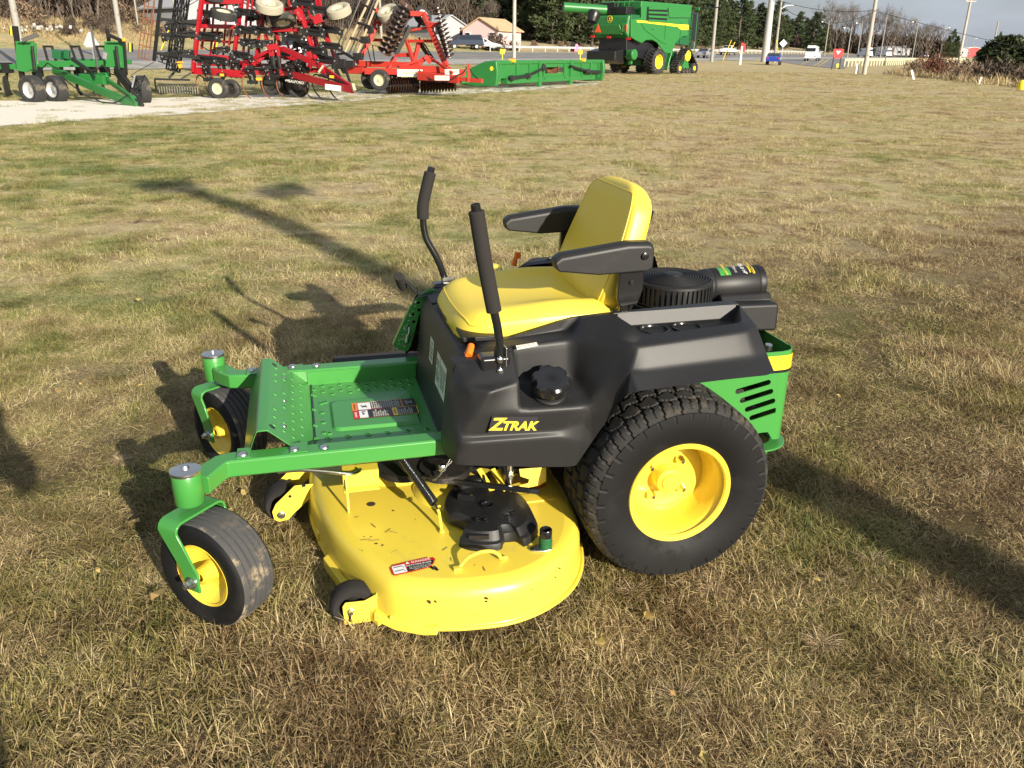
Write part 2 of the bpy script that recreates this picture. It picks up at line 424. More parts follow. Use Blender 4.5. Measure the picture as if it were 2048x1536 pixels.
# warning decal: panels in rows (text reads across the mower)
def decal_panel(x0,x1,y0,y1,z,parent):
    def rect(a,b,c,d,dz,mt):
        m=M(); m.add([(a,c,z+dz),(b,c,z+dz),(b,d,z+dz),(a,d,z+dz)],[(0,1,2,3)]); return obj('decal_patch',m,MT[mt],root,smooth=False)
    m=M(); m.add([(x0,y0,z),(x1,y0,z),(x1,y1,z),(x0,y1,z)],[(0,1,2,3)])
    root=obj('warning_decal',m,MT['decal_black'],parent,smooth=False)
    L=x1-x0; ym=(y0+y1)/2
    # far row: orange heading, picture, text ; near row: red heading, picture, text, yellow heading, text
    e=.0006
    rect(x1-.018,x1,y0,ym-.001,e,'decal_orange'); rect(x1-.062,x1-.020,y0+.004,ym-.004,e,'white')
    rect(x1-.018,x1,ym+.001,y1,e,'red'); rect(x1-.048,x1-.020,ym+.004,y1-.004,e,'white')
    rect(x1-.145,x1-.130,ym+.001,y1,e,'decal_yellow')
    for (a,b,c,d,mt) in ((x0+.045,x1,y0,y0+.002,'decal_orange'),(x0+.045,x0+.048,y0,ym,'decal_orange'),(x1-.13,x1,ym-.001,ym+.001,'red'),(x1-.13,x1-.128,ym,y1,'red'),(x1-.13,x1,y1-.002,y1,'red'),(x0,x1-.145,y1-.002,y1,'decal_yellow'),(x0,x1-.145,ym,ym+.002,'decal_yellow'),(x0,x0+.002,ym,y1,'decal_yellow')): rect(a,b,c,d,e*1.3,mt)
    fx=lambda o,s,b,mt,al='LEFT':text('decal_text',b,s,MT[mt],root,frame(o,(0,-1,0),(1,0,0)),ext=.0001,align=al)
    fx((x1-.009,(y0+ym)/2,z+.0009),.010,'WARNING','decal_black','CENTER')
    fx((x1-.009,(y1+ym)/2,z+.0009),.010,'DANGER','white','CENTER')
    fx((x1-.1375,(y1+ym)/2,z+.0009),.0095,'CAUTION','decal_black','CENTER')
    A='READ OPERATORS\nMANUAL. KEEP ALL\nSHIELDS IN PLACE.\nLOOK DOWN AND\nBEHIND BEFORE AND\nWHILE BACKING.\nDO NOT OPERATE\nON STEEP SLOPES\nOR NEAR WATER.\nAVOID SUDDEN\nTURNS. STOP\nENGINE BEFORE\nLEAVING SEAT.'
    fx((x1-.112,ym-.006,z+.0009),.0074,A,'offwhite')
    fx((x1-.090,y1-.006,z+.0009),.0074,'KEEP HANDS\nAND FEET AWAY.\nNO RIDERS.\nNEVER CARRY\nCHILDREN.\nLOOK BEHIND.\nSTAY CLEAR.','offwhite')
    fx((x0+.045+.0,y1-.006,z+.0009),.0068,'CHECK BRAKES\nOFTEN. LOCK\nPARK BRAKE.\nREMOVE KEY.\nALLOW ENGINE\nTO COOL.\nWEAR EYE AND\nEAR GUARDS.','offwhite')
    fx((x0+.022,(y0+ym)/2,z+.0009),.0085,'DO NOT\nSTEP\nHERE','offwhite','CENTER')
    # small pictograms
    m=M(); m.tube([(x1-.03,ym+.022,z+.001),(x1-.036,ym+.03,z+.001),(x1-.032,ym+.038,z+.001)],.002,6); m.tube([(x1-.042,ym+.014,z+.001),(x1-.03,ym+.014,z+.001)],.0015,6)
    m.tube([(x1-.03,y0+.03,z+.001),(x1-.04,y0+.038,z+.001),(x1-.05,y0+.045,z+.001)],.0022,6); m.tube([(x1-.048,y0+.03,z+.001),(x1-.034,y0+.045,z+.001)],.0015,6)
    obj('pictogram',m,MT['decal_black'],root)
decal_panel(.708,.922,-.075,.058,zf+.0108,pan)
m=M()
for s in (1,-1):
    p=V(1.177,s*.262,.509)+sl*.012; n_=V(-sl.z,0,sl.x); n_=n_ if n_.z>0 else -n_; m.lathe([(.011,.0006),(0,.0008)],p,n_,14)
obj('plate_holes',m,MT['decal_black'],fp)
# ---- front wall and dash under the seat
m=M()
pr=[(.690,.39),(.668,.40),(.640,.66),(.615,.705),(.52,.725),(.34,.73),(.34,.39)]
m.prism(pr,'y',-.315,.325)
fw_=obj('front_panel',m,MT['black_plastic'],mow,bev=.008,ang=35)
m=M()
for i,(y,z) in enumerate(((-.15,.715),(-.05,.72),(.1,.722))): m.box((.60-.02*i,y,.722),(.05,.012,.008))
m.box((.56,-.02,.729),(.11,.18,.012)); m.box((.55,.22,.731),(.10,.12,.014))
obj('panel_ribs',m,MT['black_plastic'],fw_,bev=.003)
# white decals on the front wall
def wallpt(y,z): return V(.668-(z-.40)*.1077+.0012,y,z)
ux=V(-.028,0,.26).normalized()
def wall_decal(y0,y1,z0,z1,body,sz):
    m=M(); m.add([wallpt(y0,z0),wallpt(y1,z0),wallpt(y1,z1),wallpt(y0,z1)],[(0,1,2,3)])
    d=obj('instruction_decal',m,MT['offwhite'],fw_,smooth=False)
    c=wallpt((y0+y1)/2,(z0+z1)/2)+V(.0008,0,.0001)
    text('decal_text',body,sz,MT['dark_green'],d,frame(c,(0,1,0),ux),ext=.0001)
wall_decal(-.065,.005,.555,.635,'1 SIT\n2 LOCK\n3 START\n4 DRIVE',.016)
wall_decal(.075,.135,.52,.63,'BEFORE\nSERVICE\nSEE\nMANUAL\nENGINE OIL\nFILTERS',.0125)
wall_decal(.140,.245,.52,.63,'EVERY 50 HOURS\nGREASE CASTERS\nCHECK TYRES\nCLEAN DECK\nCHECK BELTS\nCHECK OIL',.0120)

# ---- side pods (body sides with fender)
PV=dict(
 b0=(.692,.400,.440),b1=(.668,.492,.432),b2=(.340,.500,.388),b3=(.308,.502,.392),
 a1=(.262,.512,.475),a2=(.232,.53,.54),a3=(.208,.56,.615),a4=(.196,.588,.645),f0=(.172,.606,.660),f1=(-.044,.618,.676),f2=(-.215,.618,.678),f3=(-.245,.606,.682),
 c0=(.693,.405,.50),c1=(.652,.494,.500),c2=(.365,.503,.494),c3=(.300,.504,.470),
 d1=(.646,.482,.512),d2=(.372,.494,.507),d3=(.290,.500,.530),
 s0=(.667,.400,.640),s1=(.625,.455,.655),s2=(.475,.470,.664),
 n0=(.563,.492,.648),n1=(.600,.488,.585),
 r0=(.474,.494,.582),r1=(.275,.504,.580),r2=(.474,.392,.628),r3=(.292,.400,.628),
 q1=(.474,.385,.738),q2=(.295,.385,.748),
 t0=(.640,.380,.697),t1=(.560,.40,.716),t2=(.482,.400,.735),
 i0=(.650,.315,.695),i1=(.480,.315,.738),i2=(.293,.315,.752),i3=(.245,.315,.797),
 u1=(.240,.345,.800),u2=(.158,.350,.806),u3=(.108,.488,.780),u4=(.168,.528,.770),u5=(.205,.515,.70),
 o1=(-.190,.492,.797),o2=(-.250,.362,.812),o3=(-.262,.315,.812),
 p1=(.150,.538,.766),p2=(-.188,.532,.786),p3=(-.196,.566,.716),p4=(.180,.562,.702),
 g1=(-.234,.500,.790),g2=(-.250,.550,.716),g3=(-.300,.345,.74),g4=(-.285,.45,.66),
)
PF=['b0 b1 c1 c0','b1 b2 c2 c1','b2 b3 c3 c2','c1 c2 d2 d1','c0 c1 d1 s0','c2 c3 d3 d2','d1 d2 r0 n1','d2 d3 r1 r0','s0 d1 n1 s1','s1 n1 n0','n1 r0 s2 n0','s1 n0 s2',
 's0 s1 t0','s1 s2 t2 t1','s1 t1 t0','r0 r1 r3 r2','r2 r3 q2 q1','s2 r0 r2 q1 t2','i0 t0 t1 t2 q1 i1','i1 q1 q2 i2',
 'r1 r3 q2 u4 u5','q2 u1 u2 u3 u4','q2 i2 i3 u1','p4 u5 u4 p1','u4 u3 p1','a3 a4 p4','r1 u5 p4 a2','a2 a3 p4','a1 a2 r1','c3 a1 d3','a1 r1 d3','b3 a1 c3','a4 f0 p4',
 'p1 p2 p3 p4','p4 p3 f1 f0','p3 g2 f3 f2','p3 f2 f1','p1 u3 o1 p2','p2 g1 g2 p3','p2 o1 g1','o1 o2 g1','o2 o3 g3','o2 g3 g1','g1 g3 g4 g2','g2 g4 f3','u1 i3 o3 o2 u2','i0 i1 i2 i3']
def pod(side):
    key=list(PV); m=M()
    vs=[(x,y*side,z) for x,y,z in PV.values()]
    fs=[tuple(key.index(q) for q in f.split()) for f in PF]
    m.add(vs,fs)
    o=obj('side_pod',m,MT['black_plastic'],mow,ang=180)
    bm=bmesh.new(); bm.from_mesh(o.data); cl=bm.edges.layers.float.get('crease_edge') or bm.edges.layers.float.new('crease_edge')
    for e in bm.edges:
        if e.is_boundary: e[cl]=1
        elif len(e.link_faces)==2:
            a=e.calc_face_angle(0); e[cl]=.0 if a<R(8) else .50 if a<R(28) else .62
    bm.to_mesh(o.data); bm.free()
    sm=o.modifiers.new('s','SUBSURF'); sm.levels=3; sm.render_levels=3
    # storage tray
    m=M(); s=side
    T=[(.158,.350,.806),(.108,.488,.780),(-.190,.492,.797),(-.250,.362,.812)]
    Bt=[(.145,.366,.768),(.105,.478,.763),(-.165,.480,.768),(-.225,.375,.772)]
    Bm=[(x,y,z-.012) for x,y,z in Bt]
    rg=lambda q:[(x,y*s,z) for x,y,z in q]
    st=[tuple(V(*a)*.94+V(*b)*.06) for a,b in zip(T,Bt)]
    m.loft([rg(T),rg(st),rg(Bt)],cap=False); v=rg(Bt); m.add(v,[(0,1,2,3)])
    tr=obj('storage_tray',m,MT['black_plastic'],o,bev=.003,ang=40)
    m=M()
    for cx in (.055,-.048):
        m.lathe([(.043,.002),(.044,.006),(.0405,.007),(.0395,.002),(.038,-.001),(0,-.001)],(cx,s*.425,.768),(0,0,1),36)
    obj('cup_holder',m,MT['black_gloss'],o,ang=40)
    # lever well
    m=M(); m.box((.535,s*.402,.702),(.090,.060,.05)); 
    obj('lever_well',m,MT['black_gloss'],o,bev=.012)
    # fuel cap
    ax=V(.05,s*.42,.9).normalized(); c=V(.380,s*.446,.606)
    m=M(); m.lathe([(.050,.0),(.050,.010),(.046,.013),(.040,.014),(.040,.03),(.036,.034)],c,ax,36); nk=obj('filler_neck',m,MT['black_plastic'],o,ang=40)
    n=V(0,0,1).cross(ax); 
    m=M(); rings=[]; c2=c+ax*.030
    e1=(V(1,0,0)-ax*ax.x).normalized(); e2=ax.cross(e1)
    def rg_(r,h,amp):
        out=[]
        for k in range(72):
            a=2*PI*k/72; q=r*(1-amp*(1 if (k%12)<4 else .25 if (k%12) in(4,11) else 0)); out.append(c2+ax*h+(e1*math.cos(a)+e2*math.sin(a))*q)
        return out
    m.loft([rg_(.052,0,.02),rg_(.057,.006,.02),rg_(.058,.02,.12),rg_(.056,.034,.14),rg_(.050,.040,.12),rg_(.036,.042,0),rg_(.030,.041,0),rg_(.0,.041,0)])
    obj('fuel_cap',m,MT['black_gloss'],nk,ang=35,bev=0)
    return o
pn=pod(1); pf=pod(-1)
# lettering plate on the near pod
def plane_frame(cx,cz,y=.4925,dx=1):
    return frame((cx,y,cz),(-1,0,0.03),(0,0.06,1))
ztm=M()
f_=frame((.502,.4995,.545),(-1,.025,-.095),(.0,-.12,1))
pl=[(-.070,-.024),(.070,-.024),(.072,.024),(-.062,.024)]
ztm.add([f_@V(x,y,.0014) for x,y in pl],[(0,1,2,3)])
zp=obj('name_plate',ztm,MT['decal_black'],pn,smooth=False)
def ztext(b,s,x,y,sx=1.15): 
    mm=f_@Matrix.Translation((x,y,.0022)); text('lettering',b,s,MT['decal_yellow'],zp,mm,ext=.0009,shear=.28,align='LEFT',sx=sx,off=.0012)
ztext('Z',.050,-.068,.0,1.15); ztext('TRAK',.036,-.034,-.0045,1.12)
# rating label and hang tag
LQ=[V(*(0.4699,0.398,0.7423)),V(*(0.4075,0.398,0.7481)),V(*(0.4054,0.407,0.7404)),V(*(0.4677,0.407,0.7331))]; LN=(LQ[1]-LQ[0]).cross(LQ[3]-LQ[0]).normalized(); LN=LN if LN.y>0 else -LN
LQ=[q+LN*.006 for q in LQ]; m=M(); m.add(LQ,[(0,1,2,3)]); lb=obj('white_label',m,MT['offwhite'],pn,smooth=False)
text('label_text','NOTICE 25 L',.012,MT['decal_black'],lb,frame(sum(LQ,V(0,0,0))/4+LN*.0005,tuple(LQ[1]-LQ[0]),tuple(LQ[0]-LQ[3])),ext=.0001)
# park brake clip (orange)
m=M(); m.tube([(.585,.325,.728),(.592,.345,.722),(.600,.362,.712)],.0105,12); m.tube([(.587,.328,.725),(.600,.325,.70),(.618,.330,.665),(.655,.335,.56)],[.009,.0085,.004,.004],10)
obj('orange_latch',m,MT['orange'],mow)
m=M(); m.tube([(.270,-.40,.775),(.262,-.40,.81)],[.011,.008],10); m.box((.256,-.40,.815),(.02,.022,.022)); obj('orange_latch',m,MT['orange'],mow)
m=M(); m.lathe([(.028,0),(.030,.006),(.022,.010),(.008,.010),(0,.012)],(.34,-.47,.758),(0,0,1),20); obj('yellow_knob',m,MT['yellow_paint'],mow,ang=40)
# ---- seat
def sgn(x): return 1 if x>=0 else -1
def cush(t,a):
    x=.100+.522*t
    e=max(0,(t-.80)/.20); b=max(0,(.12-t)/.12)
    hw=(.268-.022*max(0,t-.5)/.5)*math.sqrt(max(0,1-e**3.0*.50))*(1-.10*b*b)
    zt=.797+.012*math.sin(PI*min(1,t*1.15))-.070*e**2.8-.03*b*b
    zb=.655+.018*e**2.4+.05*max(0,(.25-t)/.25)
    c,s_=math.cos(a),math.sin(a)
    y=hw*sgn(c)*abs(c)**(.40 if s_>0 else .24); h=(zt-zb)/2; z=(zt+zb)/2+h*sgn(s_)*abs(s_)**(.50 if s_>0 else .42)
    if s_>0:
        z-=.020*(1-min(1,abs(y)/(hw*.78))**2)*ss((t-.02)/.1)*ss((1.02-t)/.35)*s_
        z+=.016*math.exp(-((abs(y)-hw*.80)/.05)**2)*ss((.75-t)/.5)
    if s_<0: y*=1-.05*abs(s_)
    return V(x-(.040*abs(y/.26)**3)*ss((t-.6)/.4)-(.035*e if s_<0 else 0)*abs(s_),y,z)
seat=loc_empty('seat',(0,0,0),0,mow)
m=M(); m.loft([[cush(i/30,2*PI*k/48) for k in range(48)] for i in range(31)]); obj('cushion',m,MT['seat_vinyl'],seat,ang=75,sub=1)
P0=V(.125,0,.765); P1=V(-.003,0,1.143); up=(P1-P0).normalized(); fw=V(up.z,0,-up.x); Lh=(P1-P0).length
def bk(t,a):
    q=t*Lh
    lo_=max(0,(.16-t)/.16); hi=max(0,(t-.78)/.22)
    hw=.252-.060*max(0,(t-.35)/.65)**1.4; hw*=math.sqrt(max(0.02,1-hi**2.6*.80))*(1-.16*lo_**2)
    th=.056-.010*t; th*=math.sqrt(max(.03,1-hi**3*.9))*(1-.35*lo_**2)
    c,s_=math.cos(a),math.sin(a)
    y=hw*sgn(c)*abs(c)**.40; d=th*sgn(s_)*abs(s_)**.45
    if s_>0: d-=.018*(1-min(1,(y/hw)**2))*math.sin(PI*min(1,max(0,t)))
    d+=.011*(y/.24)**2-.005*math.sin(t*PI)
    return P0+up*q+fw*d+V(0,y,0)
def bkpt(y,t,d): return P0+up*(t*Lh)+fw*d+V(0,y,0)
m=M(); m.loft([[bk(i/26,2*PI*k/48) for k in range(48)] for i in range(27)]); obj('backrest',m,MT['seat_vinyl'],seat,ang=75,sub=1)
AA=.62
pts=[bk(.05+.87*k/26,AA) for k in range(27)]+[bk(.925,AA+(PI-2*AA)*k/12) for k in range(1,12)]+[bk(.92-.87*k/26,PI-AA) for k in range(27)]
m=M(); m.tube(pts,.0024,6); obj('piping',m,MT['seat_vinyl'],seat)
AB=.36
pts=[cush(.08+.84*k/30,AB) for k in range(31)]+[cush(.935,AB+(PI-2*AB)*k/14) for k in range(1,14)]+[cush(.92-.84*k/30,PI-AB) for k in range(31)]
m=M(); m.tube(pts,.0022,6); obj('piping',m,MT['seat_vinyl'],seat)
# seat pan underneath
m=M(); m.box((.34,0,.69),(.40,.40,.03)); m.box((.30,0,.715),(.34,.3,.03)); obj('seat_base',m,MT['black_plastic'],seat,bev=.01)
# backrest shell behind
m=M(); m.loft([[tuple(bkpt(y,t,-.052+.012*t)) for y,t in ((-.17,t_),(.17,t_))]+[tuple(bkpt(y,t_,-.066+.012*t_)) for y in (.16,-.16)] for t_ in (.12,.3,.6,.85) for t in (t_,)]); obj('back_shell',m,MT['black_plastic'],seat,bev=.004)
# armrests
def armrest(s):
    yc=s*.302; w=.030
    pr=[(.336,.970),(.331,.943),(.322,.934),(.20,.918),(.045,.922),(.030,.930),(.028,.990),(.036,1.006),(.05,1.010),(.11,1.010),(.315,.984)]
    m=M(); m.loft([[(x,yc-w+.006,z+(0 if z<.96 else -.004)) for x,z in pr],[(x,yc-w*.5,z) for x,z in pr],[(x,yc+w*.5,z) for x,z in pr],[(x,yc+w-.004,z+(0 if z<.96 else -.012)) for x,z in pr]]); a=obj('armrest',m,MT['black_plastic'],seat,bev=.006,ang=40,seg=3)
    m=M(); m.prism([(.125,.925),(.045,.925),(.045,.86),(.060,.815),(.115,.808),(.128,.83)],'y',yc-.022 if s>0 else yc-.0,yc+.0 if s>0 else yc+.022)
    m.beam((.100,s*.285,.82),(.100,s*.275,.70),.028,.02,up=(0,1,0))
    m.beam((.060,s*.285,.85),(.110,s*.27,.70),.012,.02,up=(0,1,0))
    obj('armrest_bracket',m,MT['black_gloss'],seat,bev=.004)
    m=M(); m.lathe([(.011,s*.030),(.011,s*.0325),(.009,s*.0335),(0,s*.0335)],(.060,s*.302,.970),(0,1,0),20)
    m.lathe([(.009,s*.0),(.009,s*.005),(0,s*.006)],(.085,s*.302,.885),(0,1,0),6)
    obj('armrest_bolt',m,MT['black_gloss'],seat)
armrest(1); armrest(-1)
# ---- control levers
def lever(base,grip,parent=mow):
    l=loc_empty('control_lever',(0,0,0),0,parent)
    m=M(); m.tube(cr(base,6),.0125,12); obj('lever_bar',m,MT['black_gloss'],l,ang=60)
    m=M(); g=cr(grip,8); n=len(g); m.tube(g,[.0215]*n,20)
    d=(g[-1]-g[-2]).normalized()
    m.lathe([(.0215,0),(.020,.004),(.0135,.005)],g[-1],d,20); obj('foam_grip',m,MT['foam'],l,ang=60)
    m=M(); m.lathe([(.0135,.004),(.0135,.022),(.0105,.023),(.0105,.006),(0,.006)],g[-1],d,20); obj('grip_end',m,MT['black_gloss'],l,ang=50)
    return l
l1=lever([(0.5219,0.425,0.6725),(0.5235,0.425,0.7152),(0.5237,0.425,0.7603),(0.5296,0.425,0.8124),(0.5397,0.425,0.861),(0.5426,0.425,0.8756)],[(0.5397,0.425,0.861),(0.5568,0.426,0.9502),(0.5709,0.428,1.0271),(0.5883,0.43,1.1346)])
l2=lever([(0.519,-0.42,0.6508),(0.5291,-0.42,0.7195),(0.5465,-0.42,0.7835),(0.5696,-0.42,0.8355),(0.5959,-0.42,0.8868),(0.6054,-0.42,0.9347),(0.606,-0.42,0.9746)],[(0.6064,-0.42,0.962),(0.605,-0.42,1.0068),(0.5945,-0.42,1.0544),(0.5764,-0.42,1.1205)])
m=M()
for p in [(0.5257,0.44,0.7209),(0.5255,0.44,0.6876)]:
    p=V(*p); m.lathe([(.009,-.005),(.009,.004),(.006,.006),(0,.006)],p,(0,1,0),12)
obj('lever_bolt',m,MT['chrome'],l1)
m=M(); b=V(.515,.412,.73)
m.box((.505,.418,.722),(.003,.030,.06)); m.box((.520,.404,.722),(.030,.003,.06)); obj('lever_bracket',m,MT['zinc'],l1,bev=.001)
p=V(*(0.5196,-0.4,0.705)); v,f=plate([(-.022,-.04),(.022,-.04),(.022,.04),(-.022,.04)],[[(.010*math.cos(a)+( .006 if math.cos(a)>0 else -.006),.015+.005*math.sin(a)) for a in [2*PI*k/14 for k in range(14)]]],.003)
m=M(); f2=frame(p,(-1,0,.1),(0,.0,1)); m.add([f2@V(*q) for q in v],f); m.box(p+V(.0232,.006,0),(.003,.018,.08)); m.box(p+V(-.0232,.006,0),(.003,.018,.08))
obj('lever_bracket',m,MT['zinc'],l2)
# ---- deck height panel and pedal
yb=-.345
out_=[(0.6033,-0.345,0.719),(0.6406,-0.345,0.6987),(0.6714,-0.345,0.6589),(0.7417,-0.345,0.5133),(0.7259,-0.345,0.4924),(0.6908,-0.345,0.4857),(0.6769,-0.345,0.5083),(0.6431,-0.345,0.6227),(0.6159,-0.345,0.6668),(0.5544,-0.345,0.6782),(0.5536,-0.345,0.7123)]
holes=[]; nums=[]
tA=V(*(0.6376,-0.345,0.6796)); tB=V(*(0.718,-0.345,0.5036))
for k in range(8):
    c=tA.lerp(tB,.06+.88*k/7); dd=(tB-tA).normalized(); pp=V(-dd.z,0,dd.x)
    for sgnn in ((-1) if k%2 else (1),):
        cc=c+pp*(.011*(-1 if k%2 else .2))-dd*0
        holes.append([(cc.x+.0065*math.cos(a),cc.z+.0065*math.sin(a)) for a in [2*PI*j/10 for j in range(10)]])
ol=[(x,z) for x,y,z in out_]
v,f=plate(ol,holes,.004)
m=M(); m.add([(x,yb+z_,z) for x,z,z_ in v],f)
# folded flange along the outer edge
a,b=V(*out_[2]),V(*out_[3]); m.beam(a+V(0,-.012,0),b+V(0,-.012,0),.026,.004,up=(-1,0,0.4))
hp=obj('height_panel',m,MT['green_paint'],mow,ang=30)
for i,ch in enumerate('4321'):
    c=tA.lerp(tB,.06+.27*i)
    text('scale_number',ch,.016,MT['white'],hp,frame(c+V(.014,.0028,0.004),(-1,0,0),(0,0,1)),ext=.0002)
m=M()
for k in range(11):
    c=tA.lerp(tB,.0+1.0*k/10)+V(.012,.0025,-.004); m.box(c,(.008,.0004,.0015))
obj('scale_marks',m,MT['white'],hp)
m=M(); q=V(*(0.6842,-0.335,0.5475)); m.tube([q+V(-.002,0,.035),q+V(-.001,.004,.02),q+V(.004,.004,.005)],.0035,8); m.tube([q+V(.004,.004,.008),q+V(.010,.004,-.022)],.0085,10); obj('locking_pin',m,MT['zinc'],hp)
m=M(); A_=[(0.6479,-0.37,0.7035),(0.6712,-0.38,0.7324),(0.6921,-0.385,0.7436)]
m.tube(cr(A_,4),.007,8); pd=obj('lift_pedal',m,MT['black_gloss'],mow)
m=M(); m.tube([(0.7105,-0.36,0.7697),(0.6889,-0.42,0.7114)],.0175,16); obj('pedal_grip',m,MT['foam'],pd,bev=.003)
# ---- engine
C_=(-.195,0,0)
m=M(); m.lathe([(.142,.700),(.142,.722),(.134,.727),(.132,.795),(.129,.802)],C_,(0,0,1),64)
eng=obj('engine',m,MT['black_gloss'],mow,ang=35)
m=M()
for k in range(48):
    a=2*PI*k/48; c=V(C_[0]+.134*math.cos(a),.134*math.sin(a),.762)
    m.box(c,(.010,.008,.062),(0,0,a))
m.lathe([(.138,.728),(.140,.733),(.138,.736),(.132,.737)],C_,(0,0,1),64)
m.lathe([(.131,.790),(.139,.794),(.138,.802),(.128,.808),(.126,.804)],C_,(0,0,1),64)
for rr in range(11):
    r_=.034+.0088*rr; z=.818-.009*(r_/.125)**2
    m.tube([(C_[0]+r_*math.cos(a),r_*math.sin(a),z) for a in [2*PI*k/48 for k in range(48)]],.0027,6,closed=True)
m.lathe([(.032,.812),(.031,.821),(.026,.823),(0,.823)],C_,(0,0,1),32)
for k in range(8):
    a=2*PI*k/8; m.beam((C_[0]+.03*math.cos(a),.03*math.sin(a),.811),(C_[0]+.128*math.cos(a),.128*math.sin(a),.802),.004,.003)
obj('fan_guard',m,MT['black_plastic'],eng,ang=35)
m=M(); m.lathe([(.128,.796),(.03,.802),(0,.802)],C_,(0,0,1),32); obj('fan_screen',m,MT['decal_black'],eng)
# shroud around and behind the fan
m=M(); m.loft([[(x,-w,z0),(x,w,z0),(x,w*.96,z1),(x,-w*.96,z1)] for x,w,z0,z1 in [(.02,.22,.62,.700),(-.18,.20,.62,.705),(-.33,.17,.63,.715),(-.36,.14,.64,.735),(-.54,.14,.63,.730)]])
obj('engine_shroud',m,MT['black_plastic'],eng,bev=.012,ang=40)
m=M(); m.loft([[(x,y,z) for y,z in [(-.105,.69),(.09,.69),(.09,.73),(.07,.752),(-.09,.752),(-.105,.73)]] for x in (-.345,-.540)]); obj('filter_base',m,MT['black_plastic'],eng,bev=.008)
m=M(); cx=V(-.30,-.005,.768); ax=(-1,.02,.02)
m.lathe([(.0,-.01),(.045,-.008),(.057,.005),(.060,.03),(.057,.036),(.060,.042),(.061,.20),(.058,.206),(.061,.212),(.058,.232),(.045,.240),(0,.241)],cx,ax,40)
can=obj('air_filter_canister',m,MT['black_plastic'],eng,ang=40)
# label wrapped on the canister
def canpt(h,a,r=.0618): 
    X=V(*ax).normalized(); u=(V(0,0,1)-X*X.z).normalized(); w_=X.cross(u); return cx+X*h+(u*math.cos(a)+w_*math.sin(a))*r
def canpatch(h0,h1,a0,a1,mt,r):
    m=M(); m.loft([[canpt(h,a0+(a1-a0)*k/10,r) for k in range(11)] for h in (h0,h1)],cap=False,ringclosed=False); return obj('engine_label',m,MT[mt],can,smooth=False)
lbm=canpatch(.055,.190,-.10,.80,'decal_black',.0614)
canpatch(.058,.098,-.02,.77,'green_paint',.0618)
canpatch(.170,.174,.0,.7,'decal_yellow',.0618); canpatch(.186,.1885,-.08,.76,'decal_yellow',.0618)
def cantext(b,s,h,a,mt):
    X=V(*ax).normalized(); p=canpt(h,a,.0628); n=(p-(cx+X*(p-cx).dot(X))).normalized(); y=n.cross(X)
    text('label_text',b,s,MT[mt],can,frame(p,tuple(-y),tuple(X)),ext=.0001)
cantext('JOHN DEERE',.011,.080,.36,'decal_yellow'); cantext('724 cc',.016,.118,.36,'offwhite'); cantext('25.0 HP',.020,.148,.36,'white'); cantext('iTorque POWER',.010,.178,.36,'decal_yellow')
m=M(); m.lathe([(.014,-.03),(.016,0),(.012,.03),(0,.03)],(-.44,.25,.60),(0,.2,1),12); obj('muffler_clamp',m,MT['zinc'],eng)
m=M(); m.box((-.25,0,.5),(.34,.42,.24)); m.lathe([(.06,-.20),(.07,-.19),(.07,.19),(.06,.20),(0,.2)],(-.40,0,.42),(0,1,0),24); m.lathe([(.0,-.20),(.06,-.2)],(-.40,0,.42),(0,1,0),24)
m.tube(cr([(-.42,.12,.40),(-.44,.2,.33),(-.42,.27,.30),(-.34,.3,.30)],5),.022,12)
obj('engine_block',m,MT['steel_dark'],eng,bev=.01)
# ---- rear guard
def guard():
    m=M(); yS=.333; cR=.055; xb=-.505; th=.004
    def sl(c,L,h,ang):
        o=[]; d=(math.cos(ang),math.sin(ang)); n=(-d[1],d[0]); r=h/2
        for k in range(9):
            a=-PI/2+PI*k/8; o.append((c[0]+d[0]*(L/2-r+r*math.cos(a))+n[0]*r*math.sin(a),c[1]+d[1]*(L/2-r+r*math.cos(a))+n[1]*r*math.sin(a)))
        for k in range(9):
            a=PI/2+PI*k/8; o.append((c[0]+d[0]*(-(L/2-r)+r*math.cos(a))+n[0]*r*math.sin(a),c[1]+d[1]*(-(L/2-r)+r*math.cos(a))+n[1]*r*math.sin(a)))
        return o
    S=[((1456,768),(1480,779),(1540,758)),((0,0),(1490,800),(1545,779)),((0,0),(1498,820),(1550,799)),((0,0),(1507,839),(1552,818))]
    SL=[((-0.2892,0.333,0.5035),(-0.4148,0.333,0.5291)),((-0.3097,0.333,0.4696),(-0.4288,0.333,0.4958)),((-0.3323,0.333,0.435),(-0.4413,0.333,0.4605)),((-0.3531,0.333,0.4021),(-0.452,0.333,0.4249))]
    holes=[]
    for a,b in SL:
        dx,dz=a[0]-b[0],a[2]-b[2]; L=math.hypot(dx,dz); holes.append(sl(((a[0]+b[0])/2,(a[2]+b[2])/2),L,.019,math.atan2(dz,dx)))
    ztop=.632; zl=.585
    out=[(xb+cR,ztop),(-.15,ztop),(-.15,.36),(-.30,.34),(-.36,.335),(-.40,.345),(-.43,.345),(xb+cR,.315)]
    v,f=plate(out,holes,th); m.add([(x,yS+q,z) for x,z,q in v],f)
    v,f=plate(out,[],th); m.add([(x,-yS+q,z) for x,z,q in v],f)
    # rounded corners and the back
    for s in (1,-1):
        rg=[]
        for k in range(9):
            a=PI/2*k/8; px=xb+cR-cR*math.sin(a); py=yS-cR+cR*math.cos(a); ix=xb+cR-(cR-th)*math.sin(a); iy=yS-cR+(cR-th)*math.cos(a)
            zb=.315-.01*math.sin(a)
            rg.append([(px,s*py,zb),(px,s*py,ztop),(ix,s*iy,ztop),(ix,s*iy,zb)])
        m.loft(rg)
    m.box((xb+th/2,0,.47),(th,2*(yS-cR),.32))
    return m
gd=obj('rear_guard',guard(),MT['green_paint'],mow,ang=30)
m=M()
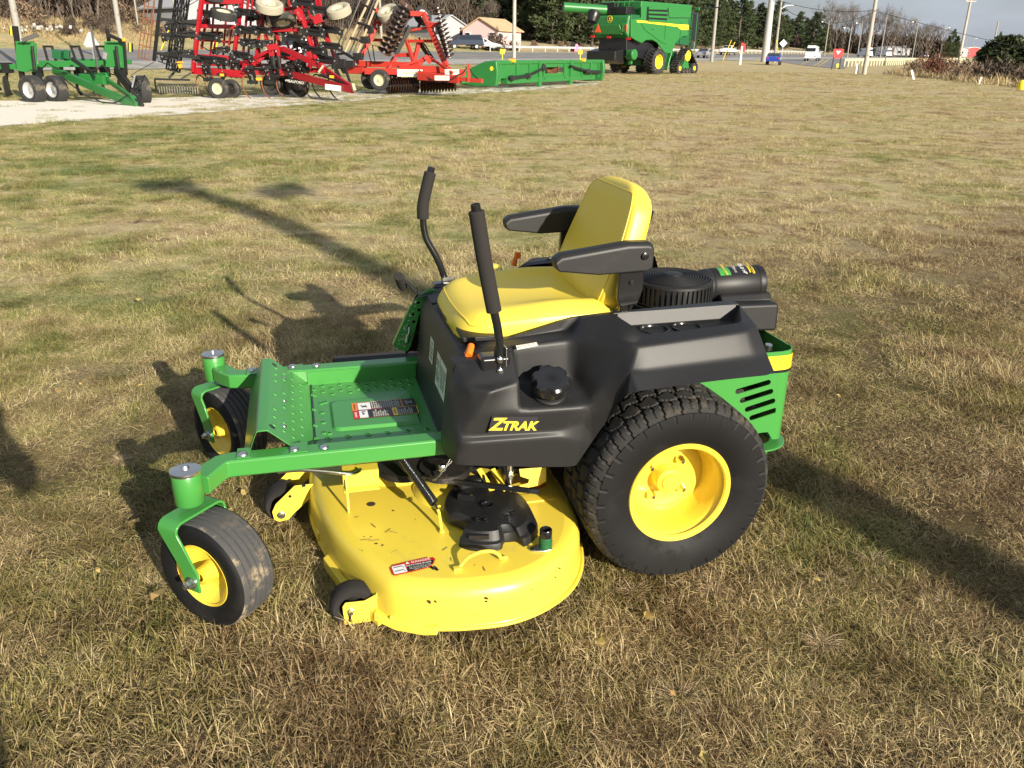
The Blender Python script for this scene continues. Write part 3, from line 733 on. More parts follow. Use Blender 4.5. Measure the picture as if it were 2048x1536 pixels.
def band(m,z0,z1,off_,xend=-.30):
    yS=.333+off_; cR=.055+off_; xb=-.505-off_; pts=[(xend,yS)]+[(xb+cR-cR*math.sin(a),yS-cR+cR*math.cos(a)) for a in [PI/2*k/8 for k in range(9)]]
    pts+= [(x,-y) for x,y in reversed(pts)]
    m.loft([[(x,y,z0) for x,y in pts],[(x,y,z1) for x,y in pts]],cap=False,ringclosed=False)
band(m,.568,.618,.0030); st=obj('yellow_stripe',m,MT['decal_yellow'],gd,ang=40)
m=M(); band(m,.558,.5675,.0030); 
obj('stripe_edge',m,MT['decal_black'],gd,ang=40)
m=M()
for z in (.578,.588,.598,.608): band(m,z,z+.0012,.0036)
obj('stripe_lines',m,MT['orange'],st,ang=40)
# hitch bumper lower ring
m=M(); pth=[(-.33,.30),(-.40,.318),(-.445,.308),(-.47,.27),(-.476,.18),(-.476,-.18),(-.47,-.27),(-.445,-.308),(-.40,-.318),(-.33,-.30)]
P=cr([(x,y,0) for x,y in pth],5)
rg=[]
for i,p in enumerate(P):
    t=(P[min(i+1,len(P)-1)]-P[max(i-1,0)]).normalized(); n=V(t.y,-t.x,0)*-1
    rg.append([p+n*0+V(0,0,.242),p+V(0,0,.290),p-n*.004+V(0,0,.296),p-n*.055+V(0,0,.296),p-n*.055+V(0,0,.290),p-n*.005+V(0,0,.288),p-n*.005+V(0,0,.242)])
m.loft(rg); obj('rear_bumper',m,MT['green_paint'],mow,bev=.003,ang=45)
# chassis
m=M()
for s in (1,-1): m.box((.05,s*.25,.37),(.95,.05,.10))
m.box((.0,0,.30),(.16,.68,.10)); m.lathe([(.07,-.33),(.07,.33)],(0,0,.30),(0,1,0),20,cap=True); m.box((-.1,0,.42),(.6,.44,.10))
for s in (1,-1): m.lathe([(.085,s*.23),(.085,s*.32),(.05,s*.335),(.05,s*.42)],(0,0,.30),(0,1,0),24,cap=True)
m.box((.1,0,.62),(.25,.56,.12))
obj('chassis',m,MT['steel_dark'],mow,bev=.004)

# ---- mowing deck
deck=loc_empty('mowing_deck',(0,0,0),0,mow)
OL=[(1.088,.02),(1.070,.20),(1.035,.36),(.985,.50),(.925,.635),(.875,.705),(.79,.742),(.68,.765),(.56,.765),(.46,.730),(.37,.660),(.305,.560),(.270,.44),(.262,.30),(.262,.0),(.27,-.30),(.31,-.52),(.42,-.68),(.60,-.73),(.80,-.70),(.93,-.60),(1.02,-.42),(1.068,-.20)]
olp=[(p.x,p.y) for p in cr([(x,y,0) for x,y in OL],6,closed=True)]
# orientation: make offsets go outwards for positive d
def area(p): return sum(p[i-1][0]*p[i][1]-p[i][0]*p[i-1][1] for i in range(len(p)))/2
if area(olp)>0: olp.reverse()
def ring(d,z,fx=None):
    q=off(olp,d); return [(x,y,z if fx is None else z+fx(x,y)) for x,y in q]
zt=.205
fz=lambda x,y:0
rings=[ring(.004,.072),ring(.006,.075),ring(.005,.080),ring(.001,.084),ring(.0,.088),ring(-.001,.12),ring(-.004,.165),ring(-.010,.184),ring(-.020,.196),ring(-.034,.2025),ring(-.052,.205)]
if off(olp,.05)[0][0]<olp[0][0]: pass
m=M(); m.loft(rings,cap=False)
top=ring(-.052,.205); n=len(top)
vs=top+[(.66,0.02,.205)]
m.add(vs,[(i,(i+1)%n,n) for i in range(n)])
shell=obj('deck_shell',m,MT['yellow_paint'],deck,ang=50)
# inside dark wall and reinforcing lip at the near front
m=M(); m.loft([ring(-.006,.062),ring(-.010,.16)],cap=False); obj('deck_inside',m,MT['mud'],deck)
def lipseg(pts,r,name='deck_lip'):
    m=M(); m.tube(cr(pts,5),r,8); return obj(name,m,MT['yellow_paint'],deck)
lipseg([(.890,.692,.095),(.84,.722,.088),(.76,.750,.080),(.66,.768,.078),(.56,.768,.078),(.455,.732,.078),(.36,.662,.078),(.297,.562,.078),(.262,.45,.078)],.0065)
m=M(); m.loft([[(x,y,.060),(x+.012,y+.010,.060),(x+.010,y+.008,.105),(x-.004,y-.004,.112)] for x,y in ((1.070,.06),(1.064,.14),(1.058,.235))])
m.loft([[(x,y,.058),(x+.014,y+.010,.058),(x+.012,y+.008,.090),(x-.004,y-.004,.095)] for x,y in ((1.045,.345),(1.005,.47),(.955,.585),(.910,.668))])
obj('front_baffle',m,MT['yellow_paint'],deck,bev=.003)
# front skid piece lower left corner
m=M(); m.loft([[(x,y,z),(x+.01,y+.022,z),(x+.008,y+.016,z+.022),(x,y,z+.024)] for x,y,z in ((.925,.645,.072),(.87,.695,.066),(.80,.730,.064),(.765,.745,.070))]); obj('corner_skid',m,MT['yellow_paint'],deck,bev=.004)
# rear top step hump under belts (front centre spindle mound)
m=M(); 
for (cx,cy,r0,r1,h) in ((.60,.22,.16,.11,.03),(.62,-.34,.20,.14,.03),(.79,.0,.17,.12,.03)):
    m.lathe([(r0,.2053),(r0*.97,.212),(r1*1.08,.205+h*.8),(r1,.205+h),(0,.205+h+.002)],(cx,cy,0),(0,0,1),40)
obj('deck_mound',m,MT['yellow_paint'],deck,ang=60)
# spindle cover: black plastic
def cover():
    c=V(.560,.445,0)
    o=[(0.6868,0.3896,0.242),(0.6685,0.3306,0.245),(0.6427,0.2935,0.248),(0.6247,0.2579,0.25),(0.526,0.2564,0.255),(0.5195,0.3001,0.252),(0.4562,0.3606,0.248),(0.4344,0.4124,0.242),(0.4295,0.4868,0.235),(0.4341,0.5469,0.23),(0.4673,0.5896,0.227),(0.4925,0.6052,0.227),(0.5009,0.5918,0.23),(0.5117,0.5762,0.232),(0.5439,0.5739,0.232),(0.5601,0.6039,0.223),(0.5998,0.6049,0.223),(0.6471,0.5884,0.223),(0.6732,0.5588,0.225),(0.6584,0.5433,0.23),(0.6383,0.5025,0.236),(0.6641,0.4654,0.238),(0.6837,0.4408,0.24)]
    pts=[(x,y,z) for x,y,z in cr([(q[0],q[1],q[2]) for q in o],3,closed=True)]
    cx=sum(p[0] for p in pts)/len(pts); cy=sum(p[1] for p in pts)/len(pts)
    sc_=lambda f,dz,ab=None:[(cx+(x-cx)*f,cy+(y-cy)*f,(z+dz) if ab is None else ab) for x,y,z in pts]
    m=M(); m.loft([sc_(1.006,-.026),sc_(1.010,-.022),sc_(1.0,-.006),sc_(.975,.002),sc_(.90,.006),sc_(.80,.008,.254),sc_(.70,.010,.255),sc_(.45,0,.256),sc_(.2,0,.257)],cap=True)
    return m,(cx,cy)
cm_,(ccx,ccy)=cover()
cov=obj('spindle_cover',cm_,MT['black_plastic'],deck,ang=32)
m=M()
p=V(*(0.5635,0.4443,0.26)); m.lathe([(.020,.0),(.021,.003),(.017,.004),(.016,-.001),(0,-.001)],p,(0,0,1),20)
for p in [(0.6103,0.5193,0.259),(0.5868,0.5277,0.259),(0.5241,0.5169,0.259),(0.5013,0.4991,0.259)]:
    p=V(*p); m.lathe([(.008,.0),(.008,.003),(.006,.0035),(.005,0),(0,0)],p,(0,0,1),12)
p=V(*(0.6178,0.3947,0.267)); m.box(p,(.052,.014,.020),(0,0,R(-25)))
m.prism([(0,0),(.10,0),(.095,.035),(.012,.04)],'z',0,.028) if 0 else None
obj('cover_details',m,MT['black_gloss'],cov)
m=M(); a,b=V(*(0.6298,0.3114,0.265)),V(*(0.5406,0.2924,0.265)); m.beam(a,b,.045,.030); obj('cover_hump',m,MT['black_plastic'],cov,bev=.012)
m=M(); p=V(*(0.5462,0.3326,0.28)); m.tube([p+V(0,-.02,.01),p,p+V(-.004,.018,-.016)],.0035,8); m.lathe([(.007,0),(.007,.01),(0,.011)],V(*(0.6043,0.397,0.27)),(0,.3,1),6); obj('cover_clip',m,MT['chrome'],cov)
# slots in the skirt of the cover
m=M()
for a,b in ([(0.6468,0.5736,0.242),(0.5913,0.5869,0.242)],[(0.4993,0.5624,0.242),(0.4636,0.5199,0.242)]):
    a,b=V(*a),V(*b); m.beam(a,b,.010,.012)
obj('cover_slots',m,MT['decal_black'],cov)
# grab handle
m=M(); hpts=[V(*(0.6958,0.6748,0.208)),V(*(0.6854,0.6649,0.216)),V(*(0.6653,0.664,0.235)),V(*(0.6315,0.664,0.246)),V(*(0.5994,0.6661,0.244)),V(*(0.5796,0.6607,0.226)),V(*(0.573,0.6575,0.213)),V(*(0.5542,0.6519,0.208))]
m.tube(cr(hpts,5),.0052,10); m.box(hpts[0]+V(.004,.0,.002),(.022,.014,.008)); obj('grab_handle',m,MT['yellow_paint'],deck)
# wash port with green coupling
p=V(.434,.626,.206); m=M(); m.lathe([(.0185,0),(.0195,.004),(.0175,.008),(.020,.013),(.0175,.018),(.020,.023),(.0175,.028),(.019,.034),(.017,.038)],p,(0,0,1),24)
wp=obj('wash_port',m,MT['dark_green'],deck,ang=60)
m=M(); m.lathe([(.0175,.036),(.018,.040),(.018,.060),(.0165,.062),(.0135,.060),(.013,.045),(0,.045)],p,(0,0,1),24); obj('port_collar',m,MT['black_gloss'],wp,ang=40)
m=M(); m.prism([(p.x+.022,p.y-.016),(p.x-.016,p.y-.020),(p.x-.016,p.y+.018),(p.x+.01,p.y+.022),(p.x+.045,p.y+.012),(p.x+.050,p.y-.002)],'z',.2065,.2095); obj('port_plate',m,MT['zinc'],wp,bev=.001)
m=M(); m.lathe([(.007,0),(.006,.004),(0,.005)],(p.x+.036,p.y+.004,.2095),(0,0,1),12); obj('port_screw',m,MT['black_gloss'],wp)
# hook for the spring
m=M(); hk=[V(*(0.7089,0.4774,0.207)),V(*(0.7101,0.4611,0.23)),V(*(0.7121,0.4501,0.258)),V(*(0.7176,0.4406,0.272)),V(*(0.7065,0.4373,0.272))]
m.tube(hk,.0048,8); m.lathe([(.009,0),(.008,.006),(0,.008)],hk[0],(0,0,1),12); obj('spring_hook',m,MT['yellow_paint'],deck)
a=V(*(0.7243,0.438,0.285)); b=V(*(0.796,0.3096,0.375)); d=(b-a); L=d.length; d/=L; e1=d.orthogonal().normalized(); e2=d.cross(e1)
T=46; pts=[a+d*(L*(k/12/T))+(e1*math.cos(2*PI*k/12)+e2*math.sin(2*PI*k/12))*.0125 for k in range(12*T+1)]
m=M(); m.tube(pts,.0028,6); m.tube([a,a-d*.012,a-d*.02+V(0,0,-.004)],.003,6); m.tube([a+d*.004+e1*.012,a,a-d*.02],.0025,6)
obj('extension_spring',m,MT['black_gloss'],mow,ang=80)
# front upright rod and hanger plate on the deck
m=M(); r0=V(*(0.9681,0.303,0.206)); r1=V(r0.x-.0,r0.y-.03,.305)
m.beam(r0,r1,.007,.007); m.box((r1.x-.045,r1.y-.01,.300),(.11,.004,.055)); m.box((r1.x-.045,r1.y-.028,.325),(.11,.05,.004)); m.box((r1.x-.045,r1.y+.004,.272),(.11,.03,.004))
m.beam((r1.x,r1.y,.30),(r1.x-.004,r1.y-.20,.22),.006,.04)
obj('front_hanger',m,MT['yellow_paint'],deck,bev=.0015)
m=M(); m.tube(cr([(1.165,0.3,0.3708),(1.1006,0.3,0.3696),(1.0291,0.3,0.3558),(0.9564,0.3,0.3384),(0.9314,0.28,0.3317),(0.9213,0.27,0.3356)],4),.006,10); obj('lift_rod',m,MT['chrome'],mow)
# rear bracket near the pod
m=M(); q=[(1040,942),(1092,938),(1092,968),(1080,972),(1040,985),(1038,976),(1060,968),(1060,958),(1042,952)]
m.prism([(B_[0],B_[2]) for B_ in [(0.4359,0.33,0.3075),(0.3472,0.33,0.3038),(0.3459,0.33,0.2533),(0.3689,0.33,0.2417),(0.4645,0.33,0.2323),(0.4581,0.33,0.2459),(0.4056,0.33,0.2536),(0.4025,0.33,0.2676),(0.4323,0.33,0.2821)]],'y',.328,.333)
m.box((.385,.345,.2065),(.12,.05,.004)); obj('rear_hanger',m,MT['yellow_paint'],deck,bev=.001)
m=M(); p=V(*(0.4728,0.36,0.3152)); m.cyl(p+V(0,0,.03),p+V(0,0,-.035),.008,10); m.cyl(p+V(0,0,.006),p+V(0,0,-.018),.011,6); obj('adjuster_bolt',m,MT['zinc'],deck)
# belts, pulleys and tangle of straps below the floor
m=M()
for cx,cy,r_,z in ((.78,.20,.085,.290),(.66,.26,.080,.300),(.60,-.1,.09,.30)):
    m.lathe([(r_*.4,z-.012),(r_,z-.012),(r_*.9,z-.004),(r_*.86,z),(r_*.9,z+.004),(r_,z+.012),(r_*.6,z+.013),(r_*.3,z+.022),(0,z+.022)],(cx,cy,0),(0,0,1),32)
obj('belt_pulley',m,MT['steel_dark'],deck,ang=40)
m=M()
for z,a,b in ((.292,(.78,.27),(.40,.44)),(.300,(.74,.12),(.42,.32)),(.286,(.66,.18),(.36,.30))): m.beam((a[0],a[1],z),(b[0],b[1],z-.01),.008,.016,up=(0,0,1))
m.beam(V(*(0.5056,0.3887,0.36)),V(*(0.4788,0.3727,0.27)),.016,.008)
obj('drive_belt',m,MT['black_gloss'],deck)
m=M()
for a in [(0.5555,0.2873,0.3),(0.5139,0.2971,0.3),(0.4939,0.3019,0.3)]:
    a=V(*a); m.beam(a,a+V(-.03,.07,-.05),.018,.003)
a=V(*(0.4575,0.2682,0.26)); m.box(a,(.13,.05,.003),(0.1,.1,.4)); obj('idler_bracket',m,MT['yellow_paint'],deck)
m=M(); p=V(*(0.6805,0.34,0.3442)); m.lathe([(.012,-.01),(.012,.004),(.007,.006),(.007,.010),(0,.010)],p,(0,1,0),14); m.tube([p+V(-.03,.01,.03),p+V(0,.012,.0),p+V(.02,.012,-.025),p+V(.034,.012,-.03)],.0014,6); m.tube([p+V(-.022,.01,.034),p+V(.006,.012,-.012),p+V(.03,.012,-.036)],.0014,6); obj('hitch_pin',m,MT['chrome'],deck)
# anti-scalp rollers
def roller(c,r,w,yaw,plates):
    g=loc_empty('gauge_wheel',c,yaw,deck)
    m=M(); m.lathe([(r*.45,-w),(r*.86,-w),(r*.97,-w*.75),(r,-w*.3),(r,w*.3),(r*.97,w*.75),(r*.86,w),(r*.62,w*.9),(r*.58,w*.4),(r*.42,w*.35),(r*.36,w*.9),(r*.2,w*.95),(0,w*.95)],(0,0,0),(0,1,0),48)
    obj('roller',m,MT['foam'],g,ang=40)
    return g
g=roller((.985,.600,.092),.064,.030,0,0)
m=M(); m.prism([(.028,-.040),(.030,.020),(.022,.032),(-.030,.030),(-.062,.045),(-.072,.075),(-.088,.070),(-.088,-.01),(-.075,-.030),(-.040,-.042)],'y',.036,.041)
m.box((-.086,.012,.035),(.005,.062,.095)); m.prism([(-.058,.0),(-.052,.055),(-.085,.075),(-.088,.02)],'y',-.012,-.008)
br=obj('roller_bracket',m,MT['yellow_paint'],g,bev=.002)
m=M(); m.lathe([(.010,.041),(.010,.044),(.007,.046),(.0065,.055),(0,.055)],(.008,0,.005),(0,1,0),6); obj('roller_bolt',m,MT['zinc'],g)
m=M(); m.box((.012,.0415,-.015),(.007,.002,.022)); m.lathe([(.0055,.0415),(0,.0424)],(.012,0,-.006),(0,1,0),10); m.lathe([(.0055,.0415),(0,.0424)],(.012,0,-.026),(0,1,0),10); obj('bracket_slot',m,MT['decal_black'],g)
g=roller((1.175,-.005,.105),.062,.045,0,0)
m=M()
for yy in (.070,-.075):
    m.prism([(.030,-.030),(.034,.0),(.020,.028),(-.045,.088),(-.115,.088),(-.112,.050),(-.075,.02),(-.040,-.010),(-.015,-.036),(.015,-.040)],'y',yy-.0025,yy+.0025)
obj('roller_bracket',m,MT['yellow_paint'],g,bev=.0015)
m=M(); m.lathe([(.014,.0725),(.014,.0755),(.009,.077),(.0085,.084),(0,.084)],(.006,0,-.014),(0,1,0),12); obj('roller_bolt',m,MT['zinc'],g)
m=M(); m.lathe([(.0055,.0730),(0,.0735)],(-.028,0,.052),(0,1,0),12); m.box((-.075,.0730,.088),(.012,.003,.012)); obj('bracket_slot',m,MT['decal_black'],g)
# discharge chute on the far side
m=M(); m.loft([[(.95,y,z),(.52,y,z),(.52,y,z-.006),(.95,y,z-.006)] for y,z in ((-.66,.30),(-.74,.335),(-.84,.31),(-.93,.22))]); obj('discharge_chute',m,MT['black_plastic'],deck,bev=.004)
# deck decals, chipped paint and holes
def flat(name,pts,z,mt,parent=deck):
    m=M(); n=len(pts); m.prism([(x,y) for x,y in pts],'z',z,z+.0004); return obj(name,m,MT[mt],parent,smooth=False)
fd=frame((.815,.628,.2064),(-1,-.10,0),(0,-1,0))
def fdp(p): q=fd@V(p[0],p[1],0); return (q.x,q.y)
jag=[(-.062,-.028),(.0,-.026),(.035,-.022),(.050,-.014),(.058,-.004),(.066,.012),(.062,.022),(.05,.020),(.046,.028),(.0,.026),(-.03,.024),(-.055,.022),(-.064,.010)]
dd=flat('danger_decal',[fdp(p) for p in jag],.2064,'red')
flat('decal_patch',[fdp(p) for p in [(-.02,-.022),(.03,-.020),(.046,-.012),(.055,-.004),(.060,.010),(-.018,.008)]],.2067,'decal_black',dd)
flat('decal_patch',[fdp(p) for p in [(-.058,-.022),(-.022,-.022),(-.022,.016),(-.058,.014)]],.2067,'white',dd)
fdt=lambda x,y:fd@Matrix.Translation((x,y,.0012))
text('decal_text','\u25b2 DANGER',.0135,MT['white'],dd,fdt(.016,.017),ext=.0001)
text('decal_text','ROTATING BLADE',.0085,MT['white'],dd,fdt(.016,.003),ext=.0001)
text('decal_text','Do not put hands or feet\nunder or into mower when\nengine is running.',.0058,MT['offwhite'],dd,fdt(.017,-.012),ext=.0001)
m=M(); z=.2075
for y0 in (.006,-.012):
    a=[fdp(p) for p in [(-.054,y0),(-.030,y0+.002),(-.026,y0-.006)]]; m.tube([(x,y,z) for x,y in a],.0009,5)
obj('pictogram',m,MT['decal_black'],dd)
random.seed(5)
def chip(px,py,r,mt='mud',el=1.6,n=11,nm='paint_chip'):
    cx,cy,_=px,py,0; a0=random.random()*PI
    pts=[]
    for k in range(n):
        a=2*PI*k/n; q=r*(.6+.6*random.random()); x,y=q*el*math.cos(a),q*math.sin(a); pts.append((cx+x*math.cos(a0)-y*math.sin(a0),cy+x*math.sin(a0)+y*math.cos(a0)))
    return pts
CH=[(0.8973,0.2633,0.2055)]
m=M(); c0=(0.8973,0.2633,0.2055); m.prism([(c0[0]+.014*math.cos(a),c0[1]+.014*math.sin(a)) for a in [2*PI*k/16 for k in range(16)]],'z',.2054,.2058)
c1=(0.8349,0.3186,0.2055); m.prism([(c1[0]+.004*math.cos(a),c1[1]+.004*math.sin(a)) for a in [2*PI*k/10 for k in range(10)]],'z',.2054,.2058)
obj('drain_hole',m,MT['mud'],deck,smooth=False)
m=M()
for q,r in zip([(0.7612,0.6505,0.2055),(0.7684,0.6439,0.2055),(0.7543,0.6594,0.2055),(0.8868,0.5034,0.2055),(0.9041,0.4913,0.2055),(0.9346,0.446,0.2055),(0.9147,0.4508,0.2055),(0.8368,0.6177,0.2055),(0.6608,0.3874,0.2055)],(.012,.009,.008,.005,.006,.003,.003,.002,.002)):
     m.prism(chip(q[0],q[1],r*.62),'z',.2054,.2059)
obj('paint_chips',m,MT['mud'],deck,smooth=False)
m=M()
for q,r in zip([(0.6428,0.752,0.1683),(0.64,0.752,0.158),(0.7829,0.752,0.1637),(0.7734,0.752,0.1653),(0.4281,0.752,0.161),(0.4072,0.752,0.1806),(0.4216,0.752,0.1797),(0.514,0.752,0.1624)],(.006,.004,.007,.004,.003,.004,.002,.002)):
    q=V(*q)
    # project onto the near wall
    pts=chip(0,0,r*.6)
    best=min(range(len(olp)),key=lambda i:(abs(olp[i][0]-q.x) if olp[i][1]>.3 else 9)); a=V(*olp[best],0); b=V(*olp[(best+1)%len(olp)],0); X=(b-a).normalized(); N_=V(-X.y,X.x,0)
    if N_.y<0: N_=-N_
    base=V(a.x,a.y,q.z)+N_*.0012
    m.add([base+X*u+V(0,0,w) for u,w in pts]+[base-N_*.002+X*u+V(0,0,w) for u,w in pts],[tuple(range(len(pts)))]+[(i,(i+1)%len(pts),len(pts)+(i+1)%len(pts),len(pts)+i) for i in range(len(pts))])
obj('rust_chips',m,MT['mud'],deck,smooth=False)
m=M(); q=(0.3549,0.2841,0.2058); m.box((q[0],q[1],.2062),(.055,.016,.0006),(0,0,.35)); obj('small_decal',m,MT['decal_orange'],deck)

# cut grass and dust specks lying on the deck
rc=random.Random(12); m=M()
for k in range(38):
    a=rc.random()*2*PI; r_=math.sqrt(rc.random()); x=.68+.30*r_*math.cos(a); y=.42+.28*r_*math.sin(a)
    if (x-.56)**2+(y-.445)**2<.03: continue
    t=rc.random()*PI; L_=rc.uniform(.003,.016); w_=rc.uniform(.0006,.0016); dx,dy=math.cos(t)*L_,math.sin(t)*L_; nx,ny=-math.sin(t)*w_,math.cos(t)*w_
    m.add([(x-dx-nx,y-dy-ny,.2062),(x+dx-nx,y+dy-ny,.2075),(x+dx+nx,y+dy+ny,.2075),(x-dx+nx,y-dy+ny,.2062)],[(0,1,2,3)])
obj('grass_clippings',m,mat('dry_clipping',(.36,.28,.13),.8,col2=(.14,.12,.05),nscale=30),deck,smooth=False,kind='stuff')
m=M()
for k in range(46):
    x=rc.uniform(.69,1.05); y=rc.uniform(-.28,.28); t=rc.random()*PI; L_=rc.uniform(.003,.012); w_=.0009; dx,dy=math.cos(t)*L_,math.sin(t)*L_; nx,ny=-math.sin(t)*w_,math.cos(t)*w_
    if abs(y)<.13 and x<1.0: continue
    m.add([(x-dx-nx,y-dy-ny,zf+.0008),(x+dx-nx,y+dy-ny,zf+.002),(x+dx+nx,y+dy+ny,zf+.002),(x-dx+nx,y-dy+ny,zf+.0008)],[(0,1,2,3)])
obj('grass_clippings',m,bpy.data.materials['dry_clipping'],pan,smooth=False,kind='stuff')

# ================= ground, grass, road =================
def TS(t,s): return (-22+.518*t-.855*s, 48+.855*t+.518*s)   # road coordinates to world (t along, s across)
def gridobj(name,ts,ss_,dz,mt,kind='structure',uv=False):
    m=M(); nt_,ns_=len(ts),len(ss_)
    m.v=[(lambda p:(p[0],p[1],H(*p)+dz))(TS(t,s)) for t in ts for s in ss_]
    m.f=[(i*ns_+j,i*ns_+j+1,(i+1)*ns_+j+1,(i+1)*ns_+j) for i in range(nt_-1) for j in range(ns_-1)]; m.m=[0]*len(m.f)
    return obj(name,m,mt,kind=kind,ang=180)
def fr_(a,b,st):
    o=[];x=a
    while x<b-1e-6: o.append(x); x+=st
    return o
# ground material: mown lawn of straw, thatch and green patches
def nodes(name):
    m=bpy.data.materials.new(name); m.use_nodes=True; return m,m.node_tree.nodes,m.node_tree.links
def noisen(N,L,vec,sc_,det=4,ro=.55,dist=0):
    n=N.new('ShaderNodeTexNoise'); n.inputs['Scale'].default_value=sc_; n.inputs['Detail'].default_value=det; n.inputs['Roughness'].default_value=ro; n.inputs['Distortion'].default_value=dist; L.new(vec,n.inputs['Vector']); return n.outputs['Fac']
def ramp(N,L,src,stops):
    r=N.new('ShaderNodeValToRGB'); e=r.color_ramp.elements
    while len(e)<len(stops): e.new(.5)
    for q,(p,c) in zip(e,stops): q.position=p; q.color=(*c,1) if len(c)==3 else c
    L.new(src,r.inputs[0]); return r.outputs[0]
def mixc(N,L,f,a,b,bt='MIX'):
    m=N.new('ShaderNodeMix'); m.data_type='RGBA'; m.blend_type=bt
    for s,i in ((f,0),(a,6),(b,7)):
        if hasattr(s,'links') or hasattr(s,'is_linked'): L.new(s,m.inputs[i])
        else: m.inputs[i].default_value=s if i==0 else (*s,1)
    return m.outputs[2]
STRAW=(.50,.43,.245); PALE=(.72,.65,.42); GRN=(.15,.205,.060); OLV=(.31,.315,.115); BRN=(.22,.155,.09)
def lawn_mask(N,L,pos):
    # 0 = dead straw, 1 = green; broad patches and small clumps
    a=noisen(N,L,pos,.23,3); b=noisen(N,L,pos,1.3,4); c=noisen(N,L,pos,5.5,3)
    ad=N.new('ShaderNodeMath'); ad.operation='ADD'; L.new(a,ad.inputs[0]); L.new(b,ad.inputs[1])
    ad2=N.new('ShaderNodeMath'); ad2.operation='MULTIPLY_ADD'; L.new(c,ad2.inputs[0]); ad2.inputs[1].default_value=.6; L.new(ad.outputs[0],ad2.inputs[2])
    sx=N.new('ShaderNodeSeparateXYZ'); L.new(pos,sx.inputs[0]); mr=N.new('ShaderNodeMapRange'); L.new(sx.outputs[0],mr.inputs[0]); mr.inputs[1].default_value=-3; mr.inputs[2].default_value=3; mr.inputs[3].default_value=.12; mr.inputs[4].default_value=-.06
    ad3=N.new('ShaderNodeMath'); L.new(ad2.outputs[0],ad3.inputs[0]); L.new(mr.outputs[0],ad3.inputs[1]); return ad3.outputs[0]
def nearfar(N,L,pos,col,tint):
    # browner near the camera, and darkened to paint in shade among the blades
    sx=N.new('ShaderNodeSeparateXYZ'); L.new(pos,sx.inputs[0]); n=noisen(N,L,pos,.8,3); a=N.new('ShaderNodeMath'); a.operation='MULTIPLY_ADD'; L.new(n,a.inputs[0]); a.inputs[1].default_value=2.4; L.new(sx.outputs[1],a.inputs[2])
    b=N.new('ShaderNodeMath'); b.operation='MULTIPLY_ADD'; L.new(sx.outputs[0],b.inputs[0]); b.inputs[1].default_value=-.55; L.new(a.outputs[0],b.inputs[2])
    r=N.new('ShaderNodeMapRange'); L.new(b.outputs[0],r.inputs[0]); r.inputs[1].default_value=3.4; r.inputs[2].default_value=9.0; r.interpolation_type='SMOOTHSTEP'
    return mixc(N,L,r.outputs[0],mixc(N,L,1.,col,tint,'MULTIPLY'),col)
gm,N,L=nodes('lawn_ground'); bs=N['Principled BSDF']
geo=N.new('ShaderNodeNewGeometry'); pos=geo.outputs['Position']
mk_=lawn_mask(N,L,pos)
mask=ramp(N,L,mk_,[(.0,(0,0,0)),(1,(1,1,1))])
mr=N.new('ShaderNodeMapRange'); L.new(mk_,mr.inputs[0]); mr.inputs[1].default_value=1.12; mr.inputs[2].default_value=1.66
col=ramp(N,L,mr.outputs[0],[(0,(.50,.40,.24)),(.35,(.53,.45,.25)),(.62,(.42,.39,.18)),(1,(.26,.29,.11))])
f=noisen(N,L,pos,70,5,.7); cc=ramp(N,L,f,[(.30,(.40,.40,.40)),(.52,(1,1,1)),(.75,(1.55,1.5,1.4))])
col=mixc(N,L,1.,col,cc,'MULTIPLY')
f=noisen(N,L,pos,7,4,.6); cc=ramp(N,L,f,[(.3,(.72,.70,.70)),(.6,(1.1,1.08,1.05))]); col=mixc(N,L,1.,col,cc,'MULTIPLY')
# bare soil spots
f=noisen(N,L,pos,1.9,5,.6); sp=ramp(N,L,f,[(.62,(0,0,0)),(.70,(1,1,1))]); col=mixc(N,L,sp,col,(.15,.105,.07))
col=nearfar(N,L,pos,col,(.23,.21,.18)); L.new(col,bs.inputs['Base Color']); bs.inputs['Roughness'].default_value=.95; bs.inputs['Specular IOR Level'].default_value=.1  # near ground tinted dark as painted shade gaps under the blades
bp_=N.new('ShaderNodeBump'); bp_.inputs['Strength'].default_value=.9; bp_.inputs['Distance'].default_value=.03; L.new(noisen(N,L,pos,45,6,.7),bp_.inputs['Height']); L.new(bp_.outputs[0],bs.inputs['Normal'])
tsx=[-400,-300,-220,-160,-120,-90,-75,-62,-54]+fr_(-48,-10,.28)+fr_(-10,40,1.2)+fr_(40,120,4)+[120,135,150,170,190,210,240,270,300,340,380,430,500,600,750,900]
ssx=[-400,-260,-180,-130,-100,-85,-72,-64,-58]+fr_(-54,-28,.28)+fr_(-28,0,1.0)+[0]+fr_(4,20,4)+[20]+fr_(23,46,4)+[46,52,60,80,110,160,240,340,500]
gridobj('ground',tsx,ssx,0,gm)
asph=mat('asphalt',(.17,.165,.16),.85,col2=(.23,.222,.215),nscale=.6,lo=.35,hi=.65,bump=(60,.3,.01))
gridobj('road',fr_(-300,-60,20)+fr_(-60,140,5)+fr_(140,900,30),[.3,4,8,12,16,19.7],.02,asph)
wl=mat('road_paint_white',(.62,.61,.58),.8,dirt=((.3,.29,.28),3,.55)); yl=mat('road_paint_yellow',(.55,.40,.10),.8)
gridobj('road_edge_line',fr_(-300,-60,20)+fr_(-60,140,5)+fr_(140,900,30),[6.2,6.45],.032,wl)
gridobj('road_edge_line',fr_(-300,-60,20)+fr_(-60,140,5)+fr_(140,900,30),[18.5,18.7],.032,wl)
gridobj('road_centre_line',fr_(-300,-60,20)+fr_(-60,140,5)+fr_(140,900,30),[11.9,12.08],.032,yl)
for t0 in range(-60,240,18): gridobj('road_lane_dash',[t0,t0+3.5],[9.1,9.25],.032,wl)
